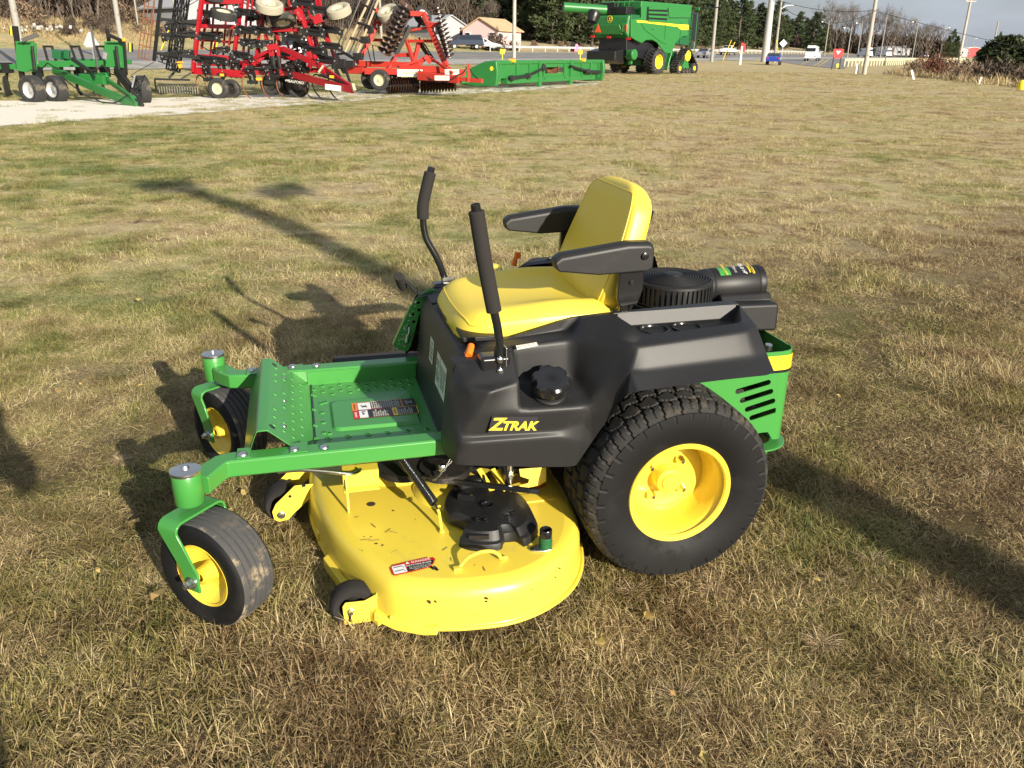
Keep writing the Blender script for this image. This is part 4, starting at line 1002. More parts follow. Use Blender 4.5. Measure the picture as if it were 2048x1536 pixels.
gridobj('road_shoulder',fr_(-300,-60,20)+fr_(-60,140,5)+fr_(140,900,30),[.5,3,6.1],.028,mat('concrete_shoulder',(.36,.345,.31),.9,dirt=((.22,.21,.19),.8,.5)))
# gravel under the machines
gv=[(-10.6134,16.6999,-0.0036),(-10.4797,17.4787,-0.0005),(-9.9266,18.3646,-0.006),(-9.3312,19.3767,-0.004),(-8.6096,20.3587,-0.0023),(-7.6996,21.8321,-0.0017),(-6.9728,23.6983,-0.0018),(-5.9516,25.199,-0.0016),(-4.9333,27.6822,-0.0008),(-3.965,30.0337,-0.0029),(-2.3701,31.7945,-0.0059),(-0.586,34.0714,-0.0046),(1.5074,37.7122,-0.0051),(3.9003,42.7621,-0.0053)]
gu=[(4.5413,46.9356,-0.0016),(1.6769,42.0763,-0.0017),(-0.6655,38.6427,-0.002),(-2.7282,36.6567,-0.003),(-4.6544,35.34,-0.0058),(-6.2885,33.2499,-0.0054),(-7.8101,31.6672,-0.0015),(-9.2123,30.2803,-0.0007),(-10.396,28.7178,-0.0003),(-11.6208,27.6802,-0.0059),(-12.6953,26.5738,-0.003),(-13.8328,25.8245,-0.0026),(-15.0776,25.4043,-0.0059),(-15.8291,25.1989,-0.002)]
gvl=cr(gv,6); gul=cr(gu[::-1],6)
random.seed(3)
m=M(); k=len(gvl); rows=[]
for i in range(k):
    a=V(gvl[i].x,gvl[i].y,0); b=V(gul[i].x,gul[i].y,0) if i<len(gul) else V(gul[-1].x,gul[-1].y,0)
    rr=[]
    for j in range(9):
        p=a.lerp(b,j/8); 
        if j in(0,8): p+=V(0,(noise.noise(V(p.x*1.3,p.y*1.3,3))*.5+noise.noise(V(p.x*5,0,3))*.2),0)
        rr.append((p.x,p.y,H(p.x,p.y)+.008))
    rows.append(rr)
m.loft(rows,cap=False,ringclosed=False)
gmat,N,L=nodes('gravel'); bs=N['Principled BSDF']; geo=N.new('ShaderNodeNewGeometry'); pos=geo.outputs['Position']
f=noisen(N,L,pos,60,5,.75); col=ramp(N,L,f,[(.3,(.60,.54,.43)),(.5,(.86,.80,.67)),(.7,(.93,.89,.78))])
f=noisen(N,L,pos,2.3,6,.7); sp=ramp(N,L,f,[(.47,(0,0,0)),(.55,(1,1,1))])
sx=N.new('ShaderNodeSeparateXYZ'); L.new(pos,sx.inputs[0]); mr=N.new('ShaderNodeMapRange'); L.new(sx.outputs[0],mr.inputs[0]); mr.inputs[1].default_value=-9.3; mr.inputs[2].default_value=-6.0
mu=N.new('ShaderNodeMath'); mu.operation='MULTIPLY'; L.new(sp,mu.inputs[0]); L.new(mr.outputs[0],mu.inputs[1])
col=mixc(N,L,mu.outputs[0],col,(.17,.18,.07)); L.new(col,bs.inputs['Base Color']); bs.inputs['Roughness'].default_value=.95
bp_=N.new('ShaderNodeBump'); bp_.inputs['Strength'].default_value=.8; bp_.inputs['Distance'].default_value=.03; L.new(noisen(N,L,pos,50,4,.7),bp_.inputs['Height']); L.new(bp_.outputs[0],bs.inputs['Normal'])
obj('gravel_lot',m,gmat,kind='structure',ang=180)
def strip(name,near,far,dz,mt,n=10):
    m=M(); a=cr(near,4); b=cr(far,4); rows=[]
    for p,q in zip(a,b): rows.append([(lambda w:(w.x,w.y,H(w.x,w.y)+dz))(V(p.x,p.y,0).lerp(V(q.x,q.y,0),k/n)) for k in range(n+1)])
    m.loft(rows,cap=False,ringclosed=False); return obj(name,m,mt,kind='structure',ang=180)
strip('side_road',[(43.4937,146.6482,0.2193),(39.5673,123.3451,0.0016),(36.0898,103.7901,-0.0031),(35.4779,95.0124,-0.0006)],[(51.2038,171.4997,0.3609),(60.1278,187.2988,0.392),(72.273,207.0005,0.3826),(83.928,222.423,0.2991)],.03,asph)
for a,b,c,d in (((39.7067,123.3457,0.003),(40.0756,123.8399,-0.0011),(65.0239,193.3679,0.3328),(65.242,193.3688,0.3349)),((37.1541,110.6776,-0.0007),(37.4913,111.1211,-0.005),(69.7764,200.4508,0.3117),(70.0025,200.4517,0.3139)),((36.5327,107.1782,-0.0036),(36.7146,107.1789,-0.0018),(71.6467,202.8699,0.3069),(72.163,203.6822,0.3042))):
    strip('side_road_line',[a,b],[c,d],.045,yl)
# ---- grass blades
bm2,N,L=nodes('grass_blade'); out=N['Material Output']; bs=N['Principled BSDF']
geo=N.new('ShaderNodeNewGeometry'); pos=geo.outputs['Position']
at=N.new('ShaderNodeAttribute'); at.attribute_name='rnd'; 
mk_=lawn_mask(N,L,pos)
ad=N.new('ShaderNodeMath'); ad.operation='MULTIPLY_ADD'; L.new(at.outputs['Fac'],ad.inputs[0]); ad.inputs[1].default_value=.42; L.new(mk_,ad.inputs[2])
mr=N.new('ShaderNodeMapRange'); L.new(ad.outputs[0],mr.inputs[0]); mr.inputs[1].default_value=1.20; mr.inputs[2].default_value=1.98
col=ramp(N,L,mr.outputs[0],[(0,BRN),(.10,STRAW),(.20,(.30,.22,.115)),(.34,PALE),(.44,STRAW),(.56,OLV),(.70,(.36,.33,.14)),(.82,GRN),(1,(.10,.145,.04))])
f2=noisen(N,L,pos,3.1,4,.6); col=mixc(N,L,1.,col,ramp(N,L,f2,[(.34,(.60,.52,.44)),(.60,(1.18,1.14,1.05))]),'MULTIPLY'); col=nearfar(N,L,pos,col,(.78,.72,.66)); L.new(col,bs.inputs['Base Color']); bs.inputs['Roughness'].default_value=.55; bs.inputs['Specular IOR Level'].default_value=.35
tr=N.new('ShaderNodeBsdfTranslucent'); L.new(col,tr.inputs[0]); mxs=N.new('ShaderNodeMixShader'); mxs.inputs[0].default_value=.25; L.new(bs.outputs[0],mxs.inputs[1]); L.new(tr.outputs[0],mxs.inputs[2]); L.new(mxs.outputs[0],out.inputs[0])
dead_m,N_,L_n=nodes('dead_grass_clump'); b_=N_['Principled BSDF']; at_=N_.new('ShaderNodeAttribute'); at_.attribute_name='rnd'; L_n.new(ramp(N_,L_n,at_.outputs['Fac'],[(0,(.20,.13,.07)),(.5,(.42,.30,.17)),(1,(.56,.45,.28))]),b_.inputs['Base Color']); b_.inputs['Roughness'].default_value=.6
def tuft(name,n,rad,lmin,lmax,wmin,wmax,lie,mt,seed,rng=(0,1),radial=False,flat=0):
    rn=random.Random(seed); v=[];f=[];rv=[]
    for i in range(n):
        a=rn.random()*2*PI; rr=rad*math.sqrt(rn.random()) if not radial else rad*.12*rn.random()
        x,y=rr*math.cos(a),rr*math.sin(a)
        L_=lmin+(lmax-lmin)*rn.random()**1.5; wd=wmin+(wmax-wmin)*rn.random(); 
        h=(a+rn.uniform(-.5,.5)) if radial else rn.random()*2*PI
        el=rn.uniform(*lie); hx,hy=math.cos(h),math.sin(h); px,py=-hy*wd/2,hx*wd/2
        p0=V(x,y,-.004+rn.random()*flat); d=V(hx*math.cos(el),hy*math.cos(el),math.sin(el)); p1=p0+d*L_*.5
        el2=el-rn.uniform(.15,.7); d2=V(hx*math.cos(el2),hy*math.cos(el2),math.sin(el2)); p2=p1+d2*L_*.5
        if p2.z<.001: p2.z=.001+rn.random()*.004
        tw=rn.uniform(-.4,.4)*wd
        o=len(v); q=V(px,py,tw)
        v+=[p0-q,p0+q,p1-q*.85,p1+q*.85,p2]; f+=[(o,o+1,o+3,o+2),(o+2,o+3,o+4)]
        r_=rng[0]+(rng[1]-rng[0])*rn.random(); rv+=[r_]*5
    me=bpy.data.meshes.new(name); me.from_pydata([tuple(p) for p in v],[],f); me.materials.append(mt)
    a_=me.attributes.new('rnd','FLOAT','POINT'); a_.data.foreach_set('value',rv)
    return bpy.data.objects.new(name,me)
def scatter(name,protos,pts,mt,label=None,kind='stuff'):
    """pts: (x,y,z,proto index,rot,scale); one object whose geometry nodes set the tufts out"""
    cols=bpy.data.collections.new(name+'_source')
    for k,p in enumerate(protos): p.name='%s_tuft_%02d'%(name,k); cols.objects.link(p)
    me=bpy.data.meshes.new(name); me.from_pydata([(p[0],p[1],p[2]) for p in pts],[],[])
    for nm,k,ty in (('pi',3,'INT'),('ro',4,'FLOAT'),('scl',5,'FLOAT')):
        a_=me.attributes.new(nm,ty,'POINT'); a_.data.foreach_set('value',[p[k] for p in pts])
    me.materials.append(mt)
    o=bpy.data.objects.new(name,me); COL.objects.link(o); o['kind']=kind
    if label:o['label']=label
    ng=bpy.data.node_groups.new(name,'GeometryNodeTree'); ng.interface.new_socket('Geometry',in_out='INPUT',socket_type='NodeSocketGeometry'); ng.interface.new_socket('Geometry',in_out='OUTPUT',socket_type='NodeSocketGeometry')
    N=ng.nodes; L=ng.links; gi=N.new('NodeGroupInput'); go=N.new('NodeGroupOutput')
    ci=N.new('GeometryNodeCollectionInfo'); ci.inputs['Collection'].default_value=cols; ci.inputs['Separate Children'].default_value=True; ci.inputs['Reset Children'].default_value=True
    ip=N.new('GeometryNodeInstanceOnPoints'); ip.inputs['Pick Instance'].default_value=True
    def na(n,ty):
        q=N.new('GeometryNodeInputNamedAttribute'); q.data_type=ty; q.inputs['Name'].default_value=n; return q.outputs['Attribute']
    L.new(gi.outputs[0],ip.inputs['Points']); L.new(ci.outputs[0],ip.inputs['Instance']); L.new(na('pi','INT'),ip.inputs['Instance Index'])
    cx=N.new('ShaderNodeCombineXYZ'); L.new(na('ro','FLOAT'),cx.inputs[2]); L.new(cx.outputs[0],ip.inputs['Rotation'])
    L.new(na('scl','FLOAT'),ip.inputs['Scale']); L.new(ip.outputs[0],go.inputs[0])
    md=o.modifiers.new('scatter','NODES'); md.node_group=ng
    return o
poly_g=[(p.x,p.y) for p in gvl]+[(p.x,p.y) for p in reversed(gul)]
def inpoly(x,y,P):
    c=False; j=len(P)-1
    for i in range(len(P)):
        if (P[i][1]>y)!=(P[j][1]>y) and x<(P[j][0]-P[i][0])*(y-P[i][1])/(P[j][1]-P[i][1])+P[i][0]: c=not c
        j=i
    return c
protos=[tuft('g',230,.14,.018,.062,.0011,.0026,(.0,.7),bm2,k,flat=.012) for k in range(5)]+[tuft('g',150,.13,.025,.085,.0013,.0032,(.25,1.2),bm2,20+k,(.3,1)) for k in range(3)]+[tuft('g',260,.30,.03,.085,.0009,.0019,(.0,.65),dead_m,40+k,(0,1),radial=True,flat=.015) for k in range(2)]
pts=[]; rg=random.Random(11)
def spread(y0,y1,den,sc0,sc1,w=.62,mar=.6):
    n=int(den*(w*(y1*y1-y0*y0)+2*mar*(y1-y0)))
    for _ in range(n):
        while True:
            y=rg.uniform(y0,y1); x=rg.uniform(-w*y1-mar,w*y1+mar)
            if abs(x)<w*y+mar: break
        s=RS(x,y)
        if s>-.3: continue
        if inpoly(x,y,poly_g) and not(x>-9.2 and rg.random()<.22+.3*(noise.noise(V(x*1.2,y*1.2,0))>.0)) and not (noise.noise(V(x*.9,y*2.2,4))>.22 and rg.random()<.35): continue
        if y>40 and DR(x,y)>1: continue
        g=noise.noise(V(x*.9,y*.9,5)); r_=rg.random()
        if y<9 and noise.noise(V(x*2.3,y*2.3,11))>.33-.10*(x>.5) and rg.random()<.75: continue
        if r_<.60-.5*g: pi=rg.randrange(5)
        else: pi=5+rg.randrange(3)
        if rg.random()<.004: pi=8+rg.randrange(2)
        hs=rg.uniform(sc0,sc1)*(.8+.4*(g+.5))
        pts.append((x,y,H(x,y),pi,rg.random()*6.283,hs))
spread(.6,2.6,330,.62,1.0,mar=1.1); spread(2.6,4.8,200,.68,1.1,mar=.9); spread(4.8,9,48,.9,1.3,mar=.4); spread(9,17,17,1.1,1.6,mar=.3); spread(17,34,6,1.4,2.0,mar=.3); spread(34,75,1.6,1.8,2.6,mar=.3)
for x,y,s_ in (((0.619,2.096,1),(1.006,2.153,1),(1.176,2.265,1),(1.304,2.058,1),(0.867,1.860,1),(-0.426,1.760,1))):
    pts.append((x,y,H(x,y),8+rg.randrange(2),rg.random()*6,rg.uniform(.55,.9)))
scatter('grass',protos,pts,bm2,'mown lawn of straw coloured and green grass blades')
# fallen leaves and dandelion leaves in the lawn
lf=mat('fallen_leaf',(.34,.20,.08),.7,col2=(.42,.33,.09),nscale=3)
lm=M(); rl=random.Random(4)
for k in range(70):
    y=1.1+8*rl.random()**1.4; x=rl.uniform(-.6,.6)*y*1.0; z=H(x,y)+.022+.02*rl.random(); r=.010+.014*rl.random(); a=rl.random()*6.28
    ps=[V(x+r*q*math.cos(a+p),y+r*q*math.sin(a+p),z+rl.uniform(-.006,.006)) for p,q in ((0,1.3),(1.0,.8),(2.1,.8),(3.14,1.1),(4.2,.7),(5.3,.9))]
    lm.add(ps,[tuple(range(6))])
obj('fallen_leaves',lm,lf,kind='stuff',smooth=False)

# ================= farm machines behind the lawn =================
mk('machine_green',(.022,.17,.035),.4,coat=.2,dirt=((.12,.20,.08),3,.62)); mk('machine_red',(.31,.006,.012),.35,coat=.25,dirt=((.26,.06,.04),3,.66)); mk('disk_red',(.44,.035,.022),.45,dirt=((.28,.10,.06),3,.6))
mk('black_steel',(.012,.012,.012),.35,dirt=((.05,.045,.04),6,.62)); mk('rust',(.22,.085,.035),.8,col2=(.13,.05,.025),nscale=3); mk('disc_steel',(.085,.045,.028),.5,.25,dirt=((.16,.075,.035),5,.5)); mk('galv',(.55,.56,.56),.35,.8)
mk('tan_tyre',(.36,.33,.25),.9); mk('dark_tyre',(.025,.025,.025),.8,dirt=((.13,.11,.08),4,.55)); mk('cream_rim',(.50,.46,.31),.5); mk('silver_rim',(.6,.6,.6),.35,.6); mk('amber',(.9,.35,.02),.3); mk('wood_bar',(.42,.33,.22),.8); mk('hose',(.012,.012,.012),.4)
def P3(p): return V(*p)
def wheel(par,c,ax,r,w,rim='cream_rim',tyre='dark_tyre',name='wheel',ribs=5):
    g=empty(name,c,parent=par); m=M(); h=w/2
    prof=[(r*.55,-h*.8),(r*.62,-h*.92),(r*.80,-h),(r*.93,-h*.95),(r*.985,-h*.8)]
    tr=[]
    for i in range(4*ribs+1):
        t=-1+2*i/(4*ribs); tr.append((r*(1-.012*t*t)-(.018*r if i%4==2 else 0),h*.78*t))
    pr=prof+tr+[(a,-b) for a,b in reversed(prof)]
    m.lathe(pr,(0,0,0),ax,40); obj('tyre',m,MT[tyre],g,ang=40)
    m=M()
    for s in (1,-1): m.lathe([(r*.55,s*h*.8),(r*.60,s*h*.86),(r*.57,s*h*.8),(r*.50,s*h*.5),(r*.42,s*h*.25),(r*.2,s*h*.22),(r*.18,s*h*.5),(0,s*h*.52)],(0,0,0),ax,32)
    obj('rim',m,MT[rim],g,ang=40); return g
def beams(segs,m=None,k=.84):
    m=m or M()
    for a,b,w,h in segs: m.beam(a,b,w*k,h*k)
    return m
def tubes(segs,m=None,n=6):
    m=m or M()
    for a,b,w,h in segs: m.tube([a,b],w/2*.86,n)
    return m
def beamparts(name,segs,mt,par,bev=.008):
    for s in segs: obj(name,beams([s]),MT[mt],par,bev=bev,seg=1)
def machine(name,base,label,cat):
    e=empty(name,base,0,label,cat); return e
def rel(e):
    bpy.context.view_layer.update()
def reparent_fix(e):
    # children were built in world coordinates: shift them under the thing's base
    o=e.location.copy()
    for c in kids(e): c.location=c.location-o
def bolts(m,segs,step=.35,r=.022):
    for a,b,w,h in segs:
        a,b=V(*a),V(*b); L_=(b-a).length; n=max(1,int(L_/step))
        for i in range(n+1):
            p=a.lerp(b,i/n); m.box(p,(w*1.5,w*1.5,w*.8))
# ---- green in-line ripper (left)
gr=machine('ripper',(-12.931,25.5,-0.0179),'green folding ripper with a long tongue and black shanks, standing on the gravel','farm implement')
S=[((-16.4145,27,0.8962),(-14.5678,27,0.9283),.16,.18),((-14.3375,26.6,1.0077),(-11.8422,26.6,1.0458),.2,.22),((-13.9734,27.4,1.0865),(-11.9268,27.4,1.0773),.16,.16)]
beamparts('toolbar',S,'machine_green',gr,.01)
beamparts('tongue',[((-13.7908,26.3,0.8501),(-10.4052,23.8,0.0234),.15,.24),((-12.8391,26.2,0.7219),(-11.8877,25.6,0.7467),.12,.16),((-11.9117,25.6,0.6096),(-10.6455,24.2,0.1956),.11,.14)],'machine_green',gr,.01)
obj('tongue_block',beams([((-12.7815,25.9,0.6472),(-11.941,25.6,0.6094),.3,.30),((-10.5661,24,0.1543),(-10.313,23.7,-0.0087),.18,.30)]),MT['machine_green'],gr,bev=.01)
for a,b,w,h in [((-14.5531,26.2,0.803),(-14.4104,26.2,1.6166),.34,.30),((-11.8914,26.2,0.94),(-11.8007,26.2,1.6415),.34,.28)]:
    a,b=V(*a),V(*b); m=M(); 
    for s in (-.15,.15): m.beam(a+V(s,0,0),b+V(s,0,0),.30,.04,up=(0,1,0))
    m.beam(a+V(0,.14,0),b+V(0,.14,0),.04,.30,up=(0,1,0)); m.beam(b+V(-.17,0,0),b+V(.17,0,.0),.3,.04)
    obj('lift_tower',m,MT['machine_green'],gr,bev=.008)
beamparts('light_bar',[((-14.4089,26,1.6553),(-14.0144,26.2,1.8237),.12,.13),((-11.8842,26.1,1.8288),(-11.4181,26,1.6435),.09,.11)],'black_steel',gr)
beamparts('marker_post',[((-14.7527,26.4,2.0505),(-14.851,26.4,0.4852),.15,.15),((-12.0491,26.4,2.0085),(-12.0536,26.4,1.5585),.11,.1),((-12.6041,26.6,2.0759),(-12.5676,26.5,0.8577),.07,.07),((-11.4181,26,1.6435),(-11.495,26,0.7401),.06,.06)],'black_steel',gr)
for a,b,w,h in [((-14.8738,26.4,2.0358),(-14.8948,26.4,1.8049),.13,.03),((-11.2471,26,1.6181),(-11.285,26,1.3875),.14,.03)]:
    m=M(); m.beam(a,b,w,h,up=(0,1,0)); sg=obj('marker_board',m,MT['black_steel'],gr)
    m=M(); m.beam(V(*a)+V(.0,-.025,0),V(*b)+V(0,-.025,0),w*.4,.01,up=(0,1,0)); x=obj('reflector_strip',m,MT['decal_yellow'],sg)
obj('amber_lamp',beams([((-11.4293,26,1.7511),(-11.4159,26,1.657),.10,.12)]),MT['amber'],gr,bev=.02)
for a,b,w,h in [((-14.3559,27.4,1.4992),(-14.3286,27.2,1.114),.3,.2),((-13.5216,27.4,1.5072),(-13.4648,27.2,1.1223),.3,.2),((-12.7339,27.4,1.5147),(-12.6938,27.2,1.1297),.3,.2)]:
    a,b=V(*a),V(*b); m=M()
    for s in (-.13,.12): m.beam(a+V(s-.06,0,0),b+V(s+.06,0,-.03),.07,.06)
    m.beam(a+V(-.22,0,0),a+V(.09,0,0),.07,.06); obj('shank_head',m,MT['black_steel'],gr,bev=.006)
for a,b,w,h in [((-15.563,27,0.933),(-15.6707,27,0.0922),.1,.1),((-14.6653,27,0.8271),(-14.7689,27,0.101),.12,.1),((-13.9219,27.2,0.8301),(-14.0384,27.2,0.0691),.12,.1),((-13.4881,27.2,0.8343),(-13.5942,27.2,0.103),.12,.1),((-13.0854,27.2,0.8382),(-13.1711,27.2,0.1956),.12,.1),((-12.6828,27.2,0.8421),(-12.7855,27.2,0.1699),.1,.1),((-12.0977,27,0.8519),(-12.1799,27,0.2725),.12,.1),((-15.8702,27,0.9301),(-15.98,27,0.2355),.1,.1)]:
    a,b=V(*a),V(*b); m=M(); m.tube(cr([a,a.lerp(b,.35)+V(-.06,.02,0),a.lerp(b,.7)+V(-.08,0,0),b+V(.06,0,0)],4),.05,6); m.box(a+V(0,-.02,-.05),(.2,.3,.3)); obj('shank',m,MT['black_steel'],gr)
for c in [((-15.605,26.8,0.3633),(-15.605,26.8,0.3633),.5,1)]:
    m=M(); m.lathe([(.0,-.02),(.30,-.01),(.30,.01),(0,.02)],c[0],(1,.25,0),28); obj('coulter',m,MT['steel_dark'],gr)
for c,ax,r,w,ry in (((-13.9444,25.2,0.3312),(-.42,-.9,0),.405,.34,'dark_tyre'),((-13.4864,25.6,0.3327),(-.42,-.9,0),.395,.32,'dark_tyre'),((-10.8457,25.4,0.353),(-.75,-.6,0),.40,.30,'dark_tyre')):
    wheel(gr,c,ax,r,w,'silver_rim',ry)
beamparts('wheel_arm',[((-14.1217,26,0.784),(-13.7194,25.4,0.325),.14,.14),((-13.7194,25.4,0.325),(-13.8663,25.2,0.3592),.12,.12),((-11.7976,26,0.8756),(-11.1766,25.4,0.3772),.16,.3),((-11.1766,25.4,0.3772),(-10.8457,25.4,0.353),.12,.12)],'black_steel',gr)
obj('hydraulic_cylinder',tubes([((-14.0931,25.9,1.5094),(-14.1416,25.9,0.855),.1,.1),((-11.6403,25.9,1.5328),(-11.6638,25.9,0.8789),.1,.1),((-13.0277,26,1.1662),(-12.316,25.6,0.7972),.14,.1),((-12.3257,25.5,0.8809),(-12.1694,25.4,0.6814),.06,.06)],n=10),MT['black_steel'],gr)
m=M()
for a,b,w,h in [((-14.234,25.8,0.8562),(-13.6808,25.8,1.0529),.03,.03),((-13.6808,25.8,1.0529),(-12.9467,25.6,0.9271),.03,.03),((-12.4608,25.5,0.9337),(-11.9387,25.5,1.0198),.03,.03),((-11.9387,25.5,1.0198),(-11.5051,25.4,0.7557),.03,.03),((-13.1718,25.4,0.7395),(-11.5032,24.2,0.0685),.03,.03),((-11.5032,24.2,0.0685),(-10.6828,24,0.2837),.03,.03),((-10.8067,24.5,0.2587),(-10.4552,24.8,0.7815),.03,.03),((-10.4552,24.8,0.7815),(-10.8557,24.8,0.7511),.03,.03)]:
    a,b=V(*a),V(*b); m.tube(cr([a,a.lerp(b,.5)+V(0,0,-.10),b],5),.018,5)
obj('hydraulic_hoses',m,MT['hose'],gr)
obj('hose_coupler',beams([((-13.0729,25.5,0.9143),(-12.7536,25.5,0.9173),.1,.1),((-11.8843,25.6,1.1808),(-11.8245,25.6,1.356),.13,.13),((-10.7898,24.6,0.4537),(-10.7381,24.8,0.7787),.05,.05)]),MT['galv'],gr,bev=.01)
obj('gear_box',beams([((-13.7889,26.8,1.4044),(-13.8388,26.8,1.151),.42,.3),((-13.5467,26.8,1.4068),(-13.5957,26.8,1.1534),.16,.2)]),MT['dark_green'],gr,bev=.02)
m=M(); m.beam((-12.0099,24.9,0.2549),(-11.3513,24.5,0.1201),.006,.06); 
obj('hitch_clevis',beams([((-10.382,23.8,0.1667),(-10.1289,23.6,0.025),.10,.12),((-10.6969,24.3,0.4008),(-10.2569,23.9,0.0974),.08,.08)]),MT['steel_dark'],gr,bev=.01)
reparent_fix(gr)
# ---- red folded field cultivator
cu=machine('field_cultivator',(-8.3594,28.5,-0.0626),'bright red folding field cultivator with wings raised and tan spare height tyres','farm implement')
beamparts('main_frame',[((-10.4526,28.5,0.8215),(-8.5412,28.3,0.7238),.2,.26),((-8.5345,28.3,0.7841),(-6.8061,28.6,0.7482),.16,.16),((-8.1302,29.2,0.8755),(-6.4749,29.2,0.845),.16,.18),((-10.7324,29.8,0.9963),(-7.2732,29.8,0.9667),.14,.14),((-8.7021,28.2,0.7398),(-8.6477,28.6,1.3046),.2,.16),((-6.8061,28.6,0.7482),(-6.6516,29,1.1695),.14,.14),((-7.9258,28.4,0.7121),(-7.7184,29,1.1592),.12,.12)],'machine_red',cu,.01)
beamparts('tongue',[((-7.0989,28.2,0.7253),(-4.9171,26.5,0.3644),.14,.24),((-6.4072,28.9,0.8674),(-4.9962,26.8,0.4665),.12,.14),((-7.6447,28.6,1.4936),(-7.3932,28.5,1.4959),.18,.18),((-7.456,28.5,1.5101),(-6.0325,27.8,0.9528),.16,.18),((-6.0325,27.8,0.9528),(-5.0081,26.7,0.4702),.10,.12)],'machine_red',cu,.01)
wl_=empty('wing_frame',(-9.6605,28.6,1.5934),parent=cu); wr_=empty('wing_frame',(-6.4522,28.8,2.0713),parent=cu)
def sub(par,name,segs,mt,tube_=False,bev=.008):
    for s in segs:
        o=obj(name,tubes([s]) if tube_ else beams([s]),MT[mt],par,bev=0 if tube_ else bev,seg=1); o.location=-par.location+V(0,0,0)
sub(wl_,'wing_beam',[((-10.4039,28.4,0.7939),(-9.9366,28.2,2.3139),.20,.14),((-9.9366,28.2,2.3139),(-9.5338,28.2,3.7238),.2,.14),((-9.2021,28.6,0.8466),(-8.8035,28.6,2.3371),.18,.14),((-8.8035,28.6,2.3371),(-8.4211,28.6,3.7665),.18,.14),((-10.1816,28.8,1.4696),(-9.9786,28.8,2.1558),.1,.1),((-9.9625,28.8,2.156),(-9.697,28.8,3.3462),.1,.1),((-9.7757,28.8,1.4735),(-9.5642,28.8,2.1303),.09,.09),((-9.3858,29,1.4775),(-9.1771,29,2.1388),.09,.09),((-8.4345,28.6,1.0358),(-8.1029,28.6,2.3437),.12,.12),((-8.1029,28.6,2.3437),(-7.8519,28.8,3.7879),.12,.12),((-8.8546,28.8,1.3016),(-8.3854,28.8,3.5006),.1,.1)],'machine_red',True)
sub(wl_,'wing_rail',[((-10.1292,28.5,2.1469),(-8.8749,28.6,2.132),.15,.15),((-10.3085,28.4,1.2598),(-9.0622,28.6,1.2105),.16,.16),((-8.9079,28.6,1.985),(-8.2019,28.7,1.9788),.13,.13),((-9.0763,28.6,1.09),(-8.402,28.6,1.0361),.14,.14),((-9.9068,28.4,2.837),(-8.6501,28.5,2.8537),.14,.14),((-8.3988,28.6,1.0663),(-8.0613,28.9,1.3844),.12,.12)],'machine_red')
sub(wr_,'wing_beam',[((-6.4217,28.5,1.2068),(-6.8868,28.6,2.7891),.2,.16),((-6.8868,28.6,2.7891),(-7.1424,28.6,3.7783),.2,.16),((-5.8463,28.8,1.0882),(-6.1882,28.8,2.3681),.13,.13),((-6.1882,28.8,2.3681),(-6.5958,28.8,3.7996),.13,.13),((-6.7652,28.9,2.0704),(-6.9078,28.9,2.6572),.12,.12),((-6.4858,29,1.3992),(-6.7681,29.2,3.2554),.12,.12),((-7.297,29,1.2852),(-7.4946,29,1.7967),.10,.10),((-6.9627,29.2,1.3484),(-7.1618,29.2,2.0729),.10,.10),((-6.081,28.8,1.6587),(-6.3447,28.8,3.8019),.12,.12),((-7.7305,29.2,1.5848),(-8.067,29.2,3.098),.14,.14),((-7.9495,29,1.3093),(-8.2162,29,2.3551),.12,.12)],'machine_red',True)
sub(wr_,'wing_rail',[((-8.1192,29,2.0447),(-6.9818,29,2.0853),.14,.14),((-6.6898,28.8,1.9209),(-6.1416,28.8,1.9262),.12,.12),((-7.5814,29,1.2215),(-6.4917,28.8,1.1731),.13,.13),((-6.4301,28.8,1.1282),(-5.8789,28.8,1.0879),.13,.13),((-7.0107,28.8,2.3016),(-6.1975,28.6,2.3035),.1,.1),((-7.5745,29,2.6551),(-6.2775,29,2.8133),.12,.12)],'machine_red')
sub(wr_,'wing_plate',[((-6.9372,28.5,2.6548),(-6.7923,28.5,2.324),.30,.10),((-6.3732,28.4,2.3249),(-6.0967,28.4,2.4286),.34,.3),((-6.6287,28.5,1.4288),(-6.5829,28.5,1.2052),.30,.2),((-8.0209,28.6,1.9051),(-7.9025,28.6,1.4911),.16,.1)],'machine_red')
# black spring arms clamped on every beam
rnc=random.Random(8)
def arm(par,c,dx,L_=.62,sc=1):
    m=M(); c=V(*c); d=V(dx,-.25,-.12).normalized()
    e=c+d*L_*sc; m.beam(c,e,.09*sc,.13*sc); m.box(c,(.17*sc,.2*sc,.24*sc)); m.box(e,(.14*sc,.12*sc,.18*sc)); m.tube([c+V(0,-.08,.1*sc),e+V(0,-.06,.11*sc)],.038*sc,7)
    for k in range(7): p=c.lerp(e,.1+.12*k)+V(0,-.07,.10*sc); m.lathe([(.05*sc,-.012),(.05*sc,.012)],p,d,8)
    m.tube([e,e+d*.05+V(0,0,-.13*sc)],.02,5)
    o=obj('spring_arm',m,MT['black_steel'],par,bev=0); o.location=-par.location
    m=M()
    for k in range(4): m.box(c+V(rnc.uniform(-.1,.1),-.12,rnc.uniform(-.14,.14)),(.035,.02,.035))
    m.box(e+V(0,-.08,.02),(.04,.02,.04)); b=obj('bolt_heads',m,MT['galv'],par); b.location=-par.location
for c in [(-9.886,28.3,2.4899),(-10.002,28.3,1.8523),(-10.192,28.4,1.1714),(-8.7794,28.5,2.5511),(-8.8062,28.5,2.0426),(-9.0844,28.5,1.3009),(-8.7509,28.6,1.6764),(-9.8445,28.5,1.1439),(-8.4054,28.6,2.0485)]: arm(wl_,c,1)
for c in [(-10.0346,28.3,2.2007),(-10.1884,28.3,1.8797),(-10.3122,28.3,1.3198)]: arm(wl_,c,-1,.9)
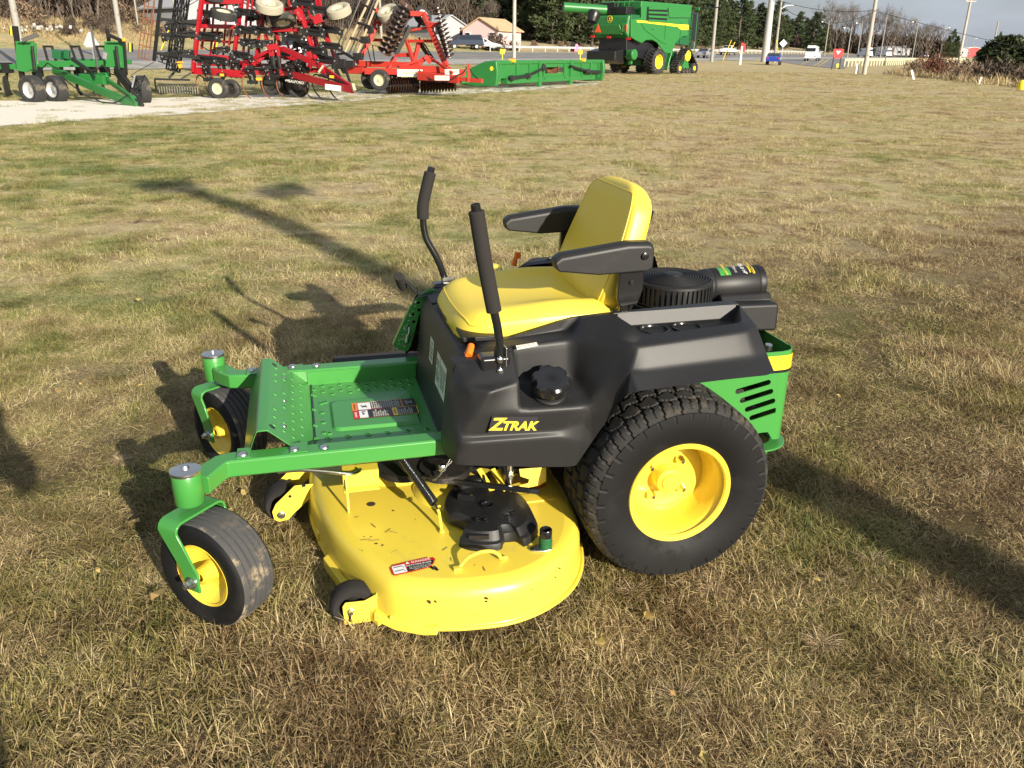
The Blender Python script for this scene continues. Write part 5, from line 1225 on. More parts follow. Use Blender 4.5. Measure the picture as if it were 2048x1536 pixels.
for c in [(-6.9509,28.5,2.8554),(-6.3948,28.4,2.6414),(-6.7097,28.5,1.9894),(-6.7214,28.5,1.4726),(-6.1823,28.5,1.5965),(-7.8875,28.6,1.6401),(-6.3957,28.6,1.2061),(-7.387,28.6,1.8374),(-6.1677,28.6,2.0698)]: arm(wr_,c,1 if c[0]>-7.4 else -1)
for (px,py) in ():
    pass
for c in [(-9.9535,29,2.2648),(-9.5953,29,1.8964),(-9.4058,29,1.447),(-9.6739,29,2.562),(-8.5633,29,2.4255),(-8.4007,29,1.6829),(-8.367,29,1.2292),(-7.8799,29.2,2.0661),(-7.4184,29.2,2.2945),(-7.7569,29.2,1.3102),(-7.2349,29.2,1.6199),(-7.0117,29.2,2.2984),(-6.578,29,2.0743),(-6.2241,29,1.4018),(-7.0726,29,1.0431),(-6.2718,29,2.8862),(-8.9958,29,2.8606),(-8.1352,29.2,2.4363),(-7.3655,29.2,1.0837),(-9.0494,29,0.9934)]: arm(wr_ if c[0]>-8.3 else wl_,c,rnc.choice((1,-1)),.5,.85)
sub(wr_,'wing_tube',[((-8.5615,29.6,1.0201),(-8.4239,29.6,3.5571),.10,.1),((-8.0792,29.6,1.1496),(-7.7109,29.6,3.5638),.09,.09),((-7.2189,29.6,1.0331),(-7.484,29.6,3.5659),.09,.09),((-6.4543,29.6,1.1653),(-6.8858,29.6,2.9838),.08,.08),((-7.54,29.7,1.4651),(-6.156,29.7,2.0929),.07,.07),((-8.3648,29.6,1.3023),(-7.181,29.6,1.4685),.09,.09),((-8.0745,29.6,2.5254),(-6.7532,29.6,2.6128),.09,.09)],'machine_red',True)
sub(wl_,'wing_tube',[((-10.2345,29.6,1.0509),(-9.7206,29.6,3.5451),.09,.1),((-9.8149,29.6,1.0549),(-9.2991,29.6,3.549),.08,.08),((-8.9509,29.5,1.0178),(-8.46,29.5,3.5497),.09,.09),((-10.4069,29.4,1.7432),(-8.4388,29.4,1.64),.08,.08),((-10.2154,29.4,2.5724),(-8.6732,29.4,2.5126),.08,.08),((-10.0863,29.2,1.1344),(-9.1882,29.2,1.7527),.05,.05)],'machine_red',True)
for c in [(-9.9328,28.3,0.9209),(-8.4359,28,0.8665),(-7.8787,28,0.8719),(-7.2109,28.2,0.9041),(-9.4975,28.4,1.0734),(-9.0198,28.4,1.033),(-7.8118,28.4,1.0447),(-6.9262,28.4,1.0532)]: 
    m=M(); c=V(*c)
    for s in (-.09,.06): m.beam(c+V(s,0,.1),c+V(s+.12,-.05,-.42),.06,.09)
    m.box(c+V(.05,-.04,-.36),(.3,.16,.10)); m.box(c+V(0,0,.08),(.28,.16,.09))
    for k in range(5): m.box(c+V(-.08+.05*k,-.1,.1-.12*k),(.03,.02,.03),mi=1)
    o=obj('shank_clamp',m,[MT['black_steel'],MT['galv']],cu)
for (x,z0),cc in zip(((0,0),)*9,[(-9.8655,28.2,0.4268),(-8.6101,28,0.4461),(-7.9855,28,0.4522),(-6.7564,28.3,0.499),(-6.4115,28.2,0.4906),(-5.8144,27.8,0.4804),(-9.4657,28.8,0.4093),(-7.736,28.8,0.4261),(-10.372,28.8,0.4004)]):
    m=M(); c=V(*cc); pts=[c+V(.16,0,.20),c+V(-.02,0,.26),c+V(-.12,0,.05),c+V(-.07,0,-.22),c+V(.08,0,-.42)]; m.tube(cr(pts,5),.022,6); m.beam(pts[-1],pts[-1]+V(.10,0,-.07),.06,.02)
    obj('sweep_shank',m,MT['rust'] if cc[0]<-6.7 else MT['black_steel'],cu)
for c,ax,r,w,ri,ty in (((-9.474,27.9,0.3061),(-.14,-.99,0),.32,.22,'cream_rim','dark_tyre'),((-9.2061,28.3,0.2773),(-.14,-.99,0),.30,.2,'steel_dark','dark_tyre'),((-8.0716,29,0.4157),(-.14,-.99,0),.36,.26,'steel_dark','dark_tyre'),((-7.5915,29.2,0.4289),(-.14,-.99,0),.36,.26,'steel_dark','dark_tyre'),((-7.1486,28.8,0.3698),(-.14,-.99,0),.36,.26,'steel_dark','dark_tyre'),
    ((-9.1479,28.2,2.4789),(.25,-.2,1),.40,.24,'cream_rim','dark_tyre'),((-7.6293,28,2.7121),(.2,-.35,.9),.42,.26,'cream_rim','tan_tyre'),((-7.4025,28.6,2.3503),(-.15,.35,.9),.40,.24,'cream_rim','dark_tyre'),((-5.5041,28.1,2.6091),(-.2,-.4,.9),.38,.26,'cream_rim','tan_tyre'),((-9.4807,28.6,3.0225),(.2,-.2,1),.4,.24,'cream_rim','dark_tyre')):
    wheel(cu,c,ax,r,w,ri,ty,'height_wheel')
beamparts('wheel_arm',[((-9.508,28,0.3017),(-9.4054,28.4,0.7734),.09,.1),((-8.0716,29,0.4157),(-7.7554,29,0.7753),.1,.1),((-9.1479,28.2,2.4789),(-8.8203,28.5,2.3338),.09,.1),((-7.6293,28,2.7121),(-8.067,28.5,2.4134),.09,.1),((-7.4025,28.6,2.3503),(-7.0153,28.6,2.4122),.09,.1),((-5.5041,28.1,2.6091),(-6.203,28.5,2.3586),.09,.1)],'black_steel',cu)
obj('mast',beams([((-7.8067,28.4,1.4177),(-7.8062,28.4,0.9396),.10,.2),((-7.5898,28.4,1.5087),(-7.5847,28.4,0.8966),.12,.12),((-7.9521,28.5,1.5202),(-7.6108,28.5,1.568),.2,.22),((-8.4992,28.6,1.1859),(-7.7946,28.5,1.492),.12,.12),((-6.1496,27.8,1.0693),(-5.9949,27.7,0.749),.14,.2)]),MT['machine_red'],cu,bev=.01)
obj('lift_cylinder',tubes([((-7.7331,28.2,1.2858),(-7.7236,28.2,0.8992),.2,.1),((-7.5578,28.2,1.2875),(-7.5313,28.2,0.901),.16,.1),((-8.6388,28.4,0.8412),(-8.0704,28.4,0.8768),.16,.1),((-7.2333,28.6,0.8808),(-6.6633,28.6,0.9015),.16,.1),((-6.1305,27.6,0.7503),(-5.0556,26.8,0.4947),.10,.1),((-6.2184,27.6,0.6316),(-5.2302,26.9,0.4604),.09,.1)],n=10),MT['black_steel'],cu)
beamparts('parking_jack',[((-6.1495,27.5,0.8259),(-5.9774,27.5,1.0317),.08,.08),((-4.9215,26.5,0.5355),(-4.855,26.4,0.3407),.12,.12)],'wood_bar',cu)
m=M()
for a,b,w,h in [((-7.6659,28,0.9333),(-6.8704,27.9,1.208),.04,.04),((-6.8704,27.9,1.208),(-6.71,27.9,1.2388),.04,.04),((-6.2721,27.8,1.1122),(-5.8366,27.8,1.043),.03,.03),((-5.8366,27.8,1.043),(-5.6371,27.8,1.1915),.03,.03),((-6.1082,27.5,0.7531),(-5.6017,27.6,1.1212),.03,.03),((-7.4779,28,0.9055),(-7.6542,28,1.052),.03,.03),((-8.8372,28.3,2.3274),(-8.0799,28.3,2.0453),.02,.02),((-10.0015,28.2,1.588),(-9.3812,28.2,1.4765),.02,.02),((-8.4471,28.2,1.3085),(-7.8398,28.2,1.0175),.03,.03),((-7.0235,28.4,1.7648),(-6.2277,28.3,1.4773),.02,.02),((-8.9308,28.3,1.5252),(-8.5065,28.3,1.0394),.03,.03)]:
    a,b=V(*a),V(*b); m.tube(cr([a,a.lerp(b,.5)+V(0,0,-.12),b],5),.016,5)
obj('hydraulic_hoses',m,MT['hose'],cu)
for a,b,w,h in [((-5.8377,27,0.4362),(-5.323,26.8,0.3912),.02,.19)]:
    m=M(); m.beam(V(*a)+V(0,-.1,0),V(*b)+V(0,-.1,0),.02,.16); x=obj('brand_strip',m,MT['white'],cu)
for body,c,s in (('SALFORD',(-6.8718,27.6,0.5366),.15),('699',(-7.2293,27.9,0.5679),.12)):
    text('lettering',body,s*.75,MT['offwhite'],cu,frame(V(*c)+V(0,-.10,0),(.99,.0,-.13),(.13,0,.99)),ext=.002)
for a,b,w,h in [((-9.3761,27.9,0.7111),(-9.2489,27.9,0.7123),.02,.09),((-8.2441,27.9,0.6028),(-8.053,27.9,0.6047),.02,.09),((-5.6871,26.9,0.7298),(-5.5502,26.9,0.7168),.02,.09)]:
    obj('reflector',beams([(a,b,w,h)]),MT['amber'],cu)
reparent_fix(cu)
# ---- rear harrow lying low at the cultivator's left end, rolling basket and rusty harrow section raised above
hb=empty('rolling_basket',(-10.7215,28.2,1.8731),parent=cu); hb.location=V(*(-10.7215,28.2,1.8731))-cu.location
b0,b1=V(*(-10.9684,28.2,0.8229)),V(*(-10.1492,28.2,3.7181)); dd=(b1-b0).normalized(); e1=dd.orthogonal().normalized(); e2=dd.cross(e1); Lb=(b1-b0).length
off0=V(*(-10.7215,28.2,1.8731))
m=M()
for k in range(14):
    pts=[]
    for j in range(20): a=2*PI*k/14+j*.10; pts.append(b0+dd*Lb*j/19+(e1*math.cos(a)+e2*math.sin(a))*.21)
    m.tube(pts,.019,5)
o=obj('basket_bars',m,MT['black_steel'],hb); o.location=-off0
for j in range(9):
    m=M(); m.lathe([(.22,-.012),(.22,.012),(.10,.012),(.10,-.012)],b0+dd*Lb*(j/8),dd,20); o=obj('basket_ring',m,MT['steel_dark'],hb); o.location=-off0
m=M(); m.tube([b0,b1],.04,8); o=obj('basket_shaft',m,MT['black_steel'],hb); o.location=-off0
hf=M(); 
for s in [((-11.4529,28,1.104),(-10.7495,28,3.6963),.09,.09),((-11.2219,28,1.894),(-9.9666,28.2,1.8512),.07,.07),((-11.1096,28,2.3251),(-9.9166,28.2,2.2279),.08,.09),((-11.3851,28,1.34),(-10.0524,28.2,1.2043),.08,.09),((-11.3259,28,1.1052),(-10.7822,28,0.9181),.03,.03),((-12.2515,28,0.6806),(-11.4575,28,1.0744),.015,.015)]: hf.beam(s[0],s[1],s[2],s[3])
o=obj('harrow_mount',hf,MT['black_steel'],cu); o.location=-cu.location
rh=empty('harrow_section',V(*(-11.3576,27.8,2.0037))-cu.location,parent=cu); off1=V(*(-11.3576,27.8,2.0037))
for s in [((-11.8566,27.8,1.2194),(-11.1278,27.8,3.6766),.045,.045),((-11.7464,27.8,1.2204),(-11.0065,27.8,3.6778),.035,.035),((-11.6567,27.8,1.1921),(-11.2481,27.9,2.5751),.04,.04),((-11.5241,27.8,1.1349),(-10.9571,27.8,3.4055),.05,.05),((-11.2954,27.8,2.0043),(-10.8851,27.8,3.6789),.04,.04)]: 
    o=obj('rusty_bar',tubes([s]),MT['rust'],rh); o.location=-off1
for s in [((-11.8566,27.8,1.2194),(-11.4949,27.8,1.1205),.06,.04),((-11.7221,27.8,1.5694),(-11.3912,27.8,1.4857),.04,.04),((-11.6179,27.8,1.9298),(-11.2886,27.8,1.847),.04,.04),((-11.5212,27.8,2.343),(-11.134,27.8,2.2476),.06,.05),((-11.406,27.8,2.6816),(-11.1044,27.8,2.6424),.04,.04)]:
    o=obj('rusty_crossbar',beams([s]),MT['rust'],rh); o.location=-off1
lh=empty('finishing_harrow',V(*(-10.9807,28,0.3176))-cu.location,parent=cu); off2=V(*(-10.9807,28,0.3176))
for s in [((-11.5193,28,0.568),(-10.4621,28.2,0.542),.07,.07),((-11.4053,27.9,0.4225),(-10.2407,28.2,0.3928),.05,.05),((-11.13,28.2,0.5959),(-10.8738,28.4,0.8949),.07,.07),((-10.8738,28.4,0.8949),(-10.4992,28.5,0.8362),.06,.06),((-10.7478,28.2,0.5694),(-10.4748,28.4,0.7479),.05,.05),((-11.5193,28,0.568),(-11.5151,28,0.1763),.05,.05),((-11.5312,28,0.1761),(-10.427,28.2,0.2085),.04,.04)]:
    o=obj('harrow_bar',beams([s]),MT['black_steel'],lh); o.location=-off2
m=M()
for k in range(16):
    c=V(*(-11.4164,28,0.2983)).lerp(V(*(-10.2934,28.3,0.2667)),k/15); m.beam(c+V(0,0,.1),c+V(.02,-.05,-.15),.02,.02)
o=obj('harrow_teeth',m,MT['steel_dark'],lh); o.location=-off2
for s in [((-10.6561,28,1.023),(-10.6252,28,0.9048),.1,.12),((-10.7292,28,1.0667),(-10.5365,28,1.0833),.06,.05)]:
    o=obj('amber_lamp',beams([s]),MT['amber'],lh); o.location=-off2
# ---- red disc harrow
dk=machine('disc_harrow',(-4.0313,32,0.1411),'orange-red folding disc harrow with rusty discs standing on the gravel','farm implement')
beamparts('main_frame',[((-6.4139,33,0.8172),(-5.5606,32.6,0.7987),.3,.34),((-5.8063,32.6,1.0206),(-3.4544,32,0.984),.2,.24),((-5.4602,32,0.7782),(-1.803,31.6,0.7551),.22,.26),((-4.1833,32,0.8924),(-2.3398,31.6,0.8506),.26,.26)],'disk_red',dk,.01)
beamparts('tongue',[((-3.3935,31,0.6385),(-1.8853,30,0.5687),.26,.26),((-1.8849,30,0.6008),(-1.1012,29.6,0.5572),.14,.16),((-3.4079,31,0.7375),(-2.1692,30.4,0.6183),.2,.2),((-1.5787,29.8,1.1003),(-1.5678,29.8,0.4983),.10,.13),((-3.1375,32,1.2903),(-2.1949,30.8,0.7705),.09,.1),((-4.1805,32,0.9601),(-3.1657,31.9,1.2237),.11,.11),((-3.2533,31.9,1.3066),(-3.0432,31.9,1.0906),.24,.2)],'disk_red',dk,.01)
beamparts('wing_arm',[((-5.8247,32.6,1.0204),(-5.1767,33,2.2559),.30,.16),((-5.3883,32.8,1.8272),(-4.9215,33,1.8338),.1,.12),((-5.3977,33.3,1.798),(-5.1155,33.4,2.8598),.14,.14),((-4.4272,32.6,1.3252),(-3.7054,32.4,1.3332),.14,.16),((-3.7333,32.2,0.9271),(-3.5076,32.4,1.7906),.14,.16),((-3.5071,32,1.0342),(-3.2655,32,1.2387),.2,.2),((-2.4549,31.5,0.985),(-3.2471,31.9,2.6866),.24,.18),((-3.7358,32,2.7019),(-3.1863,32,2.6909),.20,.2),((-3.1238,31.8,2.3284),(-2.6641,31.6,2.3276),.22,.2),((-3.9795,32.4,1.8029),(-2.9254,32,1.8091),.12,.12),((-3.9769,32.4,1.8699),(-3.6602,32.2,0.9278),.14,.14),((-4.671,32.2,0.7815),(-4.4037,32.4,1.2415),.24,.16),((-5.1319,33,2.408),(-4.6479,33,2.547),.1,.1),((-3.8881,32.2,2.1338),(-3.1458,32,2.2516),.10,.10),((-5.1692,33.4,2.893),(-4.9883,33,2.342),.16,.16)],'disk_red',dk,.01)
for body,c,s,w in (('SALFORD',(-3.7308,31.2,0.7461),.16,.9),('SALFORD',(-2.219,30.9,0.8007),.12,.5),('SALFORD',(-2.4912,29.9,0.6299),.10,.5)):
    m=M(); m.box(V(*c),(w,.012,s*1.5)); pl_=obj('name_strip',m,MT['offwhite'],dk); 
    text('lettering',body,s*.8,MT['orange'],pl_,frame(V(*c)+V(0,-.008,0),(1,0,0),(0,0,1)),ext=.001)
gdm=M(); gdm.lathe([(0,-.05),(.07,-.048),(.13,-.035),(.22,-.005),(.28,.03),(.285,.034),(.276,.034),(.21,.002),(.12,-.024),(.0,-.036)],(0,0,0),(0,0,1),28)
gdm2=M(); gdm2.lathe([(.05,-.06),(.05,.06)],(0,0,0),(0,0,1),10,cap=True)
def gang(a,b,n,r=1,tilt=None,shaft='black_steel',mt='disc_steel'):
    a,b=V(*a),V(*b); g=empty('disc_gang',a,parent=dk); d=(b-a).normalized(); L_=(b-a).length
    m=M(); m.tube([V(0,0,0),b-a],.03,8); obj('gang_shaft',m,MT[shaft],g)
    dm=None
    for k in range(n):
        p=(b-a)*(k/(n-1)); 
        if dm is None: o=obj('disc',gdm,[MT[mt]],g,ang=50); dm=o
        else: o=dm.copy(); COL.objects.link(o); o.parent=g
        t=tilt or d; o.rotation_euler=V(*t).to_track_quat('Z','Y').to_euler(); o.scale=(r,r,r); o.location=p
        h=obj('disc_hub',gdm2,MT['galv'],g,ang=50) if k==0 else h.copy()
        if k: COL.objects.link(h); h.parent=g
        h.rotation_euler=o.rotation_euler; h.location=p
    return g
gang((-4.7084,31.8,1.4263),(-3.8861,32,2.9425),10,1.,tilt=(.55,-.25,.85))
gang((-4.4931,32.6,1.495),(-4.2235,32.8,2.4277),6,.9,tilt=(.3,-.3,.85))
gang((-2.3368,31.2,1.3196),(-2.7221,31.6,2.84),12,.8,tilt=(-.35,-.15,1))
gang((-4.5249,31.4,0.2969),(-3.5228,31.6,0.3331),12,.98,tilt=(-.9,-.45,0))
gang((-3.3433,31.6,0.3009),(-2.0781,30.8,0.4096),12,.85,tilt=(-.95,.15,0))
gang((-5.2965,33.4,0.4645),(-4.3301,33,0.486),6,.9,tilt=(-.9,-.4,0))
gang((-3.5309,32.6,1.7415),(-3.0886,32.4,1.169),6,.7,tilt=(.5,.2,.8))
beamparts('gang_beam',[((-4.6001,32,1.293),(-3.7788,32.2,2.6602),.10,.12),((-4.2386,32.2,1.4973),(-3.8447,32.2,2.332),.08,.08),((-2.7434,31.5,2.3242),(-2.3966,31.3,1.3512),.12,.14),((-4.7033,31.7,0.4879),(-3.4114,31.8,0.5313),.14,.14),((-3.3475,31.7,0.5011),(-2.0358,31,0.5855),.12,.14),((-3.5032,32.4,1.9246),(-3.1146,32.3,1.2038),.07,.07),((-3.7704,32,2.2457),(-4.2767,31.9,1.3636),.14,.16),((-3.3524,32.3,1.7745),(-2.9594,32.2,1.2062),.05,.05),((-6.1912,33,0.7843),(-4.2601,32.5,0.606),.1,.1)],'black_steel',dk)
for (a,b,w,h) in [((-6.145,32,1.4122),(-5.1352,32.3,3.3),.1,.1),((-5.7786,32,1.2145),(-4.8727,32.3,3.2219),.1,.1),((-6.0629,32.2,1.3115),(-5.028,32.4,3.2744),.06,.06),((-5.8836,31.9,1.2646),(-4.9615,32.2,3.2639),.05,.05),((-5.6451,32.5,3.3874),(-6.5901,32.2,1.3065),.06,.06),((-6.3801,32.3,1.4768),(-5.4832,32.6,3.3948),.07,.07)]:
    o=obj('roller_bar',tubes([(a,b,w,h)]),MT['wood_bar'] if w>.09 else MT['steel_dark'],dk)
for (a,b,w,h) in [((-6.2172,32,1.4115),(-5.6765,31.9,1.1157),.1,.12),((-5.9336,32,1.8962),(-5.4052,32,1.7357),.06,.1),((-5.6523,32.1,2.3942),(-5.1617,32,2.2489),.06,.1),((-6.5901,32.2,1.3065),(-6.1472,32,1.3787),.1,.1),((-5.4038,32.2,2.9697),(-4.9852,32.2,2.8115),.06,.08)]:
    obj('roller_end',beams([(a,b,w,h)]),MT['black_steel'],dk,bev=.01)
for c in [(-5.667,32,1.266),(-5.4162,32.2,1.8206),(-5.2877,32.3,2.1556),(-5.0575,32.6,2.6295),(-5.9906,32,1.0103)]: 
    m=M(); m.box(c,(.32,.3,.24)); m.lathe([(.1,-.16),(.1,.16)],c,(1,.3,.2),12,cap=True); obj('spring_block',m,MT['black_steel'],dk,bev=.02)
m=M()
for a,b,w,h in [((-6.4792,32,1.275),(-6.1137,31.6,0.7302),.14,.14),((-6.636,32,1.1053),(-6.2549,31.5,0.4792),.1,.1),((-6.1025,31.6,0.898),(-5.918,31.4,0.4015),.08,.08),((-6.4911,31.6,0.9779),(-6.308,31.2,0.4045),.08,.08)]: m.beam(a,b,w,h)
m.box((-6.3496,31.8,1.0097),(.5,.3,.34)); obj('valve_block',m,MT['black_steel'],dk,bev=.02)
m=M()
for a,b,w,h in [((-3.3865,31,0.853),(-2.6224,30.2,0.4906),.04,.04),((-2.6224,30.2,0.4906),(-1.9618,29.9,0.7307),.04,.04),((-1.9618,29.9,0.7307),(-1.5963,29.8,1.0214),.03,.03),((-1.5963,29.8,1.0214),(-1.1854,29.6,0.588),.03,.03),((-5.0813,32,1.0697),(-5.1884,32.3,1.6564),.03,.03),((-5.19,32,1.0686),(-5.3747,32.3,1.5706),.03,.03)]:
    a,b=V(*a),V(*b); m.tube(cr([a,a.lerp(b,.5)+V(0,0,-.08),b],5),.02,5)
obj('hydraulic_hoses',m,MT['hose'],dk)
for c,ax,r,w,ri,ty in (((-4.8379,31.4,0.496),(-.15,-.99,0),.36,.26,'cream_rim','dark_tyre'),((-5.2898,32.2,0.501),(-.15,-.99,0),.36,.26,'steel_dark','dark_tyre'),((-4.6043,32.5,2.729),(-.3,-.5,.8),.40,.28,'cream_rim','tan_tyre'),((-3.3747,32.6,2.6454),(.6,-.6,.5),.34,.24,'white','dark_tyre')):
    wheel(dk,c,ax,r,w,ri,ty,'transport_wheel')
beamparts('wheel_arm',[((-4.8533,31.5,0.4928),(-4.7329,32,0.7852),.1,.1),((-4.6043,32.5,2.729),(-4.3694,32.5,2.3349),.1,.1),((-3.3747,32.6,2.6454),(-3.5493,32.4,2.1742),.1,.1)],'black_steel',dk)
reparent_fix(dk)
# ---- green grain header on the gravel
hd=machine('grain_header',(1.11,39,0.0641),'long green grain header resting on the gravel behind the disc harrow','farm implement')
def hp(px,py,D_): return None
A0,A1=V(*(-0.7768,36.6,0.0972)),V(*(4.3468,45,0.2059)); hx=V(A1.x-A0.x,A1.y-A0.y,0); HL=hx.length; hx.normalize(); hn=V(hx.y,-hx.x,0)  # hn towards camera
zt0=V(*(-0.7792,36.6,1.0713)).z; zt1=V(*(4.2499,45,1.1346)).z; zb0=A0.z; 
def hpt(t,n,z): return V(A0.x,A0.y,0)+hx*HL*t+hn*n+V(0,0,z)
zt_=(zt0+zt1)/2; g0=.05
m=M(); m.loft([[hpt(0,0,.22),hpt(0,0,zt_),hpt(0,-.14,zt_),hpt(0,-.14,.22)],[hpt(1,0,.22),hpt(1,0,zt_),hpt(1,-.14,zt_),hpt(1,-.14,.22)]]) if 0 else None
def hbox(t0,t1,n0,n1,z0,z1): m.loft([[hpt(t,n0,z0),hpt(t,n0,z1),hpt(t,n1,z1),hpt(t,n1,z0)] for t in (t0,t1)])
hbox(0.02,.40,0,-.05,.42,zt_-.12); hbox(.60,.98,0,-.05,.42,zt_-.12); hbox(.40,.60,0,-.05,zt_-.28,zt_-.12); hbox(.40,.60,0,-.05,.42,.56)
obj('back_sheet',m,MT['machine_green'],hd,bev=.006)
m=M(); hbox(0,1,.05,-.22,zt_-.12,zt_+.03); obj('top_beam',m,MT['machine_green'],hd,bev=.02)
m=M(); hbox(.08,.93,.06,-.3,.20,.42); obj('bottom_beam',m,MT['machine_green'],hd,bev=.02)
for t in (.02,.16,.27,.36,.40,.60,.66,.78,.88,.97):
    m=M(); hbox(t-.006,t+.006,.06,-.02,.3 if t not in(.36,.66) else .0,zt_-.1); obj('upright',m,MT['machine_green'],hd,bev=.005)
for t in (.36,.665):
    m=M(); hbox(t-.012,t+.012,.10,-.06,.02,zt_); obj('stand_leg',m,MT['machine_green'],hd,bev=.01)
# end dividers
for t,s in ((0,-1),(1,1)):
    prof=[(-.10,.30),(-.10,zt_+.02),(.20,zt_-.02),(-1.3,zt_-.22),(-1.75,.55),(-1.9,.15),(-.9,.08),(.1,.10),(.16,.4)]
    prof=[(.16,.40),(.10,.12),(-.9,.08),(-1.9,.15),(-1.8,.5),(-1.3,zt_-.3),(-.5,zt_+.0),(.12,zt_+.04),(.18,zt_-.4)]
    m=M(); T0=t+s*.0; m.loft([[hpt(t,n,z)+hx*s*.0 for n,z in prof],[hpt(t,n*.96,.02+z*.96)+hx*s*.22 for n,z in prof]]); obj('end_divider',m,MT['machine_green'],hd,bev=.05,seg=3)
m=M(); 
for t0,z0,t1,z1,r_ in ((.08,.42,.24,.50,.07),(.24,.50,.37,.78,.06),(.64,.86,.83,.60,.06),(.80,.58,.97,.55,.08),(.37,.78,.38,.95,.08)):
    m.tube([hpt(t0,.14,z0),hpt(t1,.14,z1)],r_,10)
obj('drive_shaft',m,MT['black_steel'],hd,ang=50)
for t,z in ((.24,.5),(.10,.43),(.83,.6),(.375,.8)):
    m=M(); m.box(hpt(t,.15,z),(.22,.16,.22)); obj('gearbox',m,MT['black_steel'],hd,bev=.03)
m=M(); m.lathe([(.30,-.02),(.32,0),(.30,.02),(0,.02)],hpt(.53,-.25,.75),(.3,.9,.1),24); m.tube([hpt(.40,-.5,.7),hpt(.60,-.5,.7)],.2,14); obj('feed_auger',m,MT['rust'],hd)
m=M(); m.lathe([(.16,-.02),(.16,.02),(0,.02)],hpt(.44,-.1,.85),hn,20); m.lathe([(.12,-.02),(.12,.02),(0,.02)],hpt(.44,-.08,.6),hn,20); obj('auger_pulley',m,MT['black_steel'],hd)
for t in (.115,.78):
    m=M(); m.box(hpt(t,.07,zt_+.02),(.30,.05,.14)); m.box(hpt(t,.1,zt_+.02),(.10,.05,.12)); obj('amber_lamp',m,MT['amber'],hd,bev=.01)
    m=M(); p=hpt(t-.07 if t<.5 else t-.015,.0,zt_+.05); m.beam(p,p+V(0,0,.22),.04,.04); m.box(p+V(0,0,.32),(.20,.05,.20)); obj('warning_flag',m,MT['decal_yellow'],hd,bev=.02)
m=M(); m.lathe([(.09,0),(0,.006)],hpt(.0,-.1,.82)+hx*-.225,-hx,18); obj('round_badge',m,MT['decal_yellow'],hd)
# left end low green part poking out behind the disc
m=M(); m.loft([[hpt(-.02,-1.2,.2),hpt(-.02,-1.4,.75),hpt(-.02,-2.1,.65),hpt(-.02,-2.2,.2)],[hpt(-.20,-1.2,.2),hpt(-.20,-1.4,.6),hpt(-.2,-2.1,.5),hpt(-.2,-2.2,.2)]]); obj('snout',m,MT['machine_green'],hd,bev=.08,seg=3)
reparent_fix(hd)

# ================= combine harvester =================
CP=(10.0585,63.7911,-0.0031)
cu_=V(.695,.719,0).normalized(); cw_=V(.719,-.695,0).normalized()
CO=V(CP[0],CP[1],0)-cw_*1.62; CO.z=H(CO.x,CO.y)-.02
cb=empty('combine_harvester',tuple(CO),math.atan2(cu_.y,cu_.x),'large green combine harvester with rubber tracks in front, seen from behind on the lawn','combine harvester')
# local axes: x forward, y to the left (away from camera), so the near side is y=-1.65
def cobj(n,m,mt,bev=.03,par=None,**k): return obj(n,m,MT[mt] if isinstance(mt,str) else mt,par or cb,bev=bev,**k)
NS=-1.65
side=[(-3.066,2.4492),(-3.1856,3.577),(-1.9949,3.7071),(-2.0781,4.4258),(3.7007,4.6184),(4.017,2.6689),(3.1674,2.586),(2.4473,2.1686),(1.9759,1.4183),(1.2008,1.4825),(0.5904,1.8132),(0.0478,2.1718),(-0.5821,2.3271),(-1.2975,2.2843),(-1.7482,2.0842),(-2.4708,2.2675)]
m=M(); m.loft([[(x,NS,z) for x,z in side],[(x,NS+.12,z) for x,z in side]]); cobj('side_panel',m,'machine_green',.05,seg=3)
m=M(); m.loft([[(x,-NS,z) for x,z in side],[(x,-NS-.12,z) for x,z in side]]); cobj('side_panel',m,'machine_green',.05,seg=3)
# raised swage on the panel
a=[(-2.071,3.3573),(-1.7651,3.2383),(0.7407,2.5451),(1.2477,2.0534),(0.5414,2.1781),(-1.4927,2.9253)]
m=M(); m.loft([[(x,NS-.05,z) for x,z in a],[(x,NS+.02,z) for x,z in a]]); cobj('panel_swage',m,'machine_green',.04)
st=[(-2.5534,3.533),(-1.4472,3.5332),(2.4548,3.4118),(3.8959,3.4155),(3.9508,3.0772),(2.9636,3.0555),(2.4799,3.2456),(-1.5496,3.4031),(-2.4821,3.4093)]
m=M(); m.loft([[(x,NS-.012,z) for x,z in st],[(x,NS+.02,z) for x,z in st]]); ys=cobj('yellow_stripe',m,'decal_yellow',0)
q=(3.3347,3.1988); text('lettering','X9 1100',.22,MT['machine_green'],ys,frame((q[0],NS-.02,q[1]),(1,0,0),(0,0,1)),ext=.002)
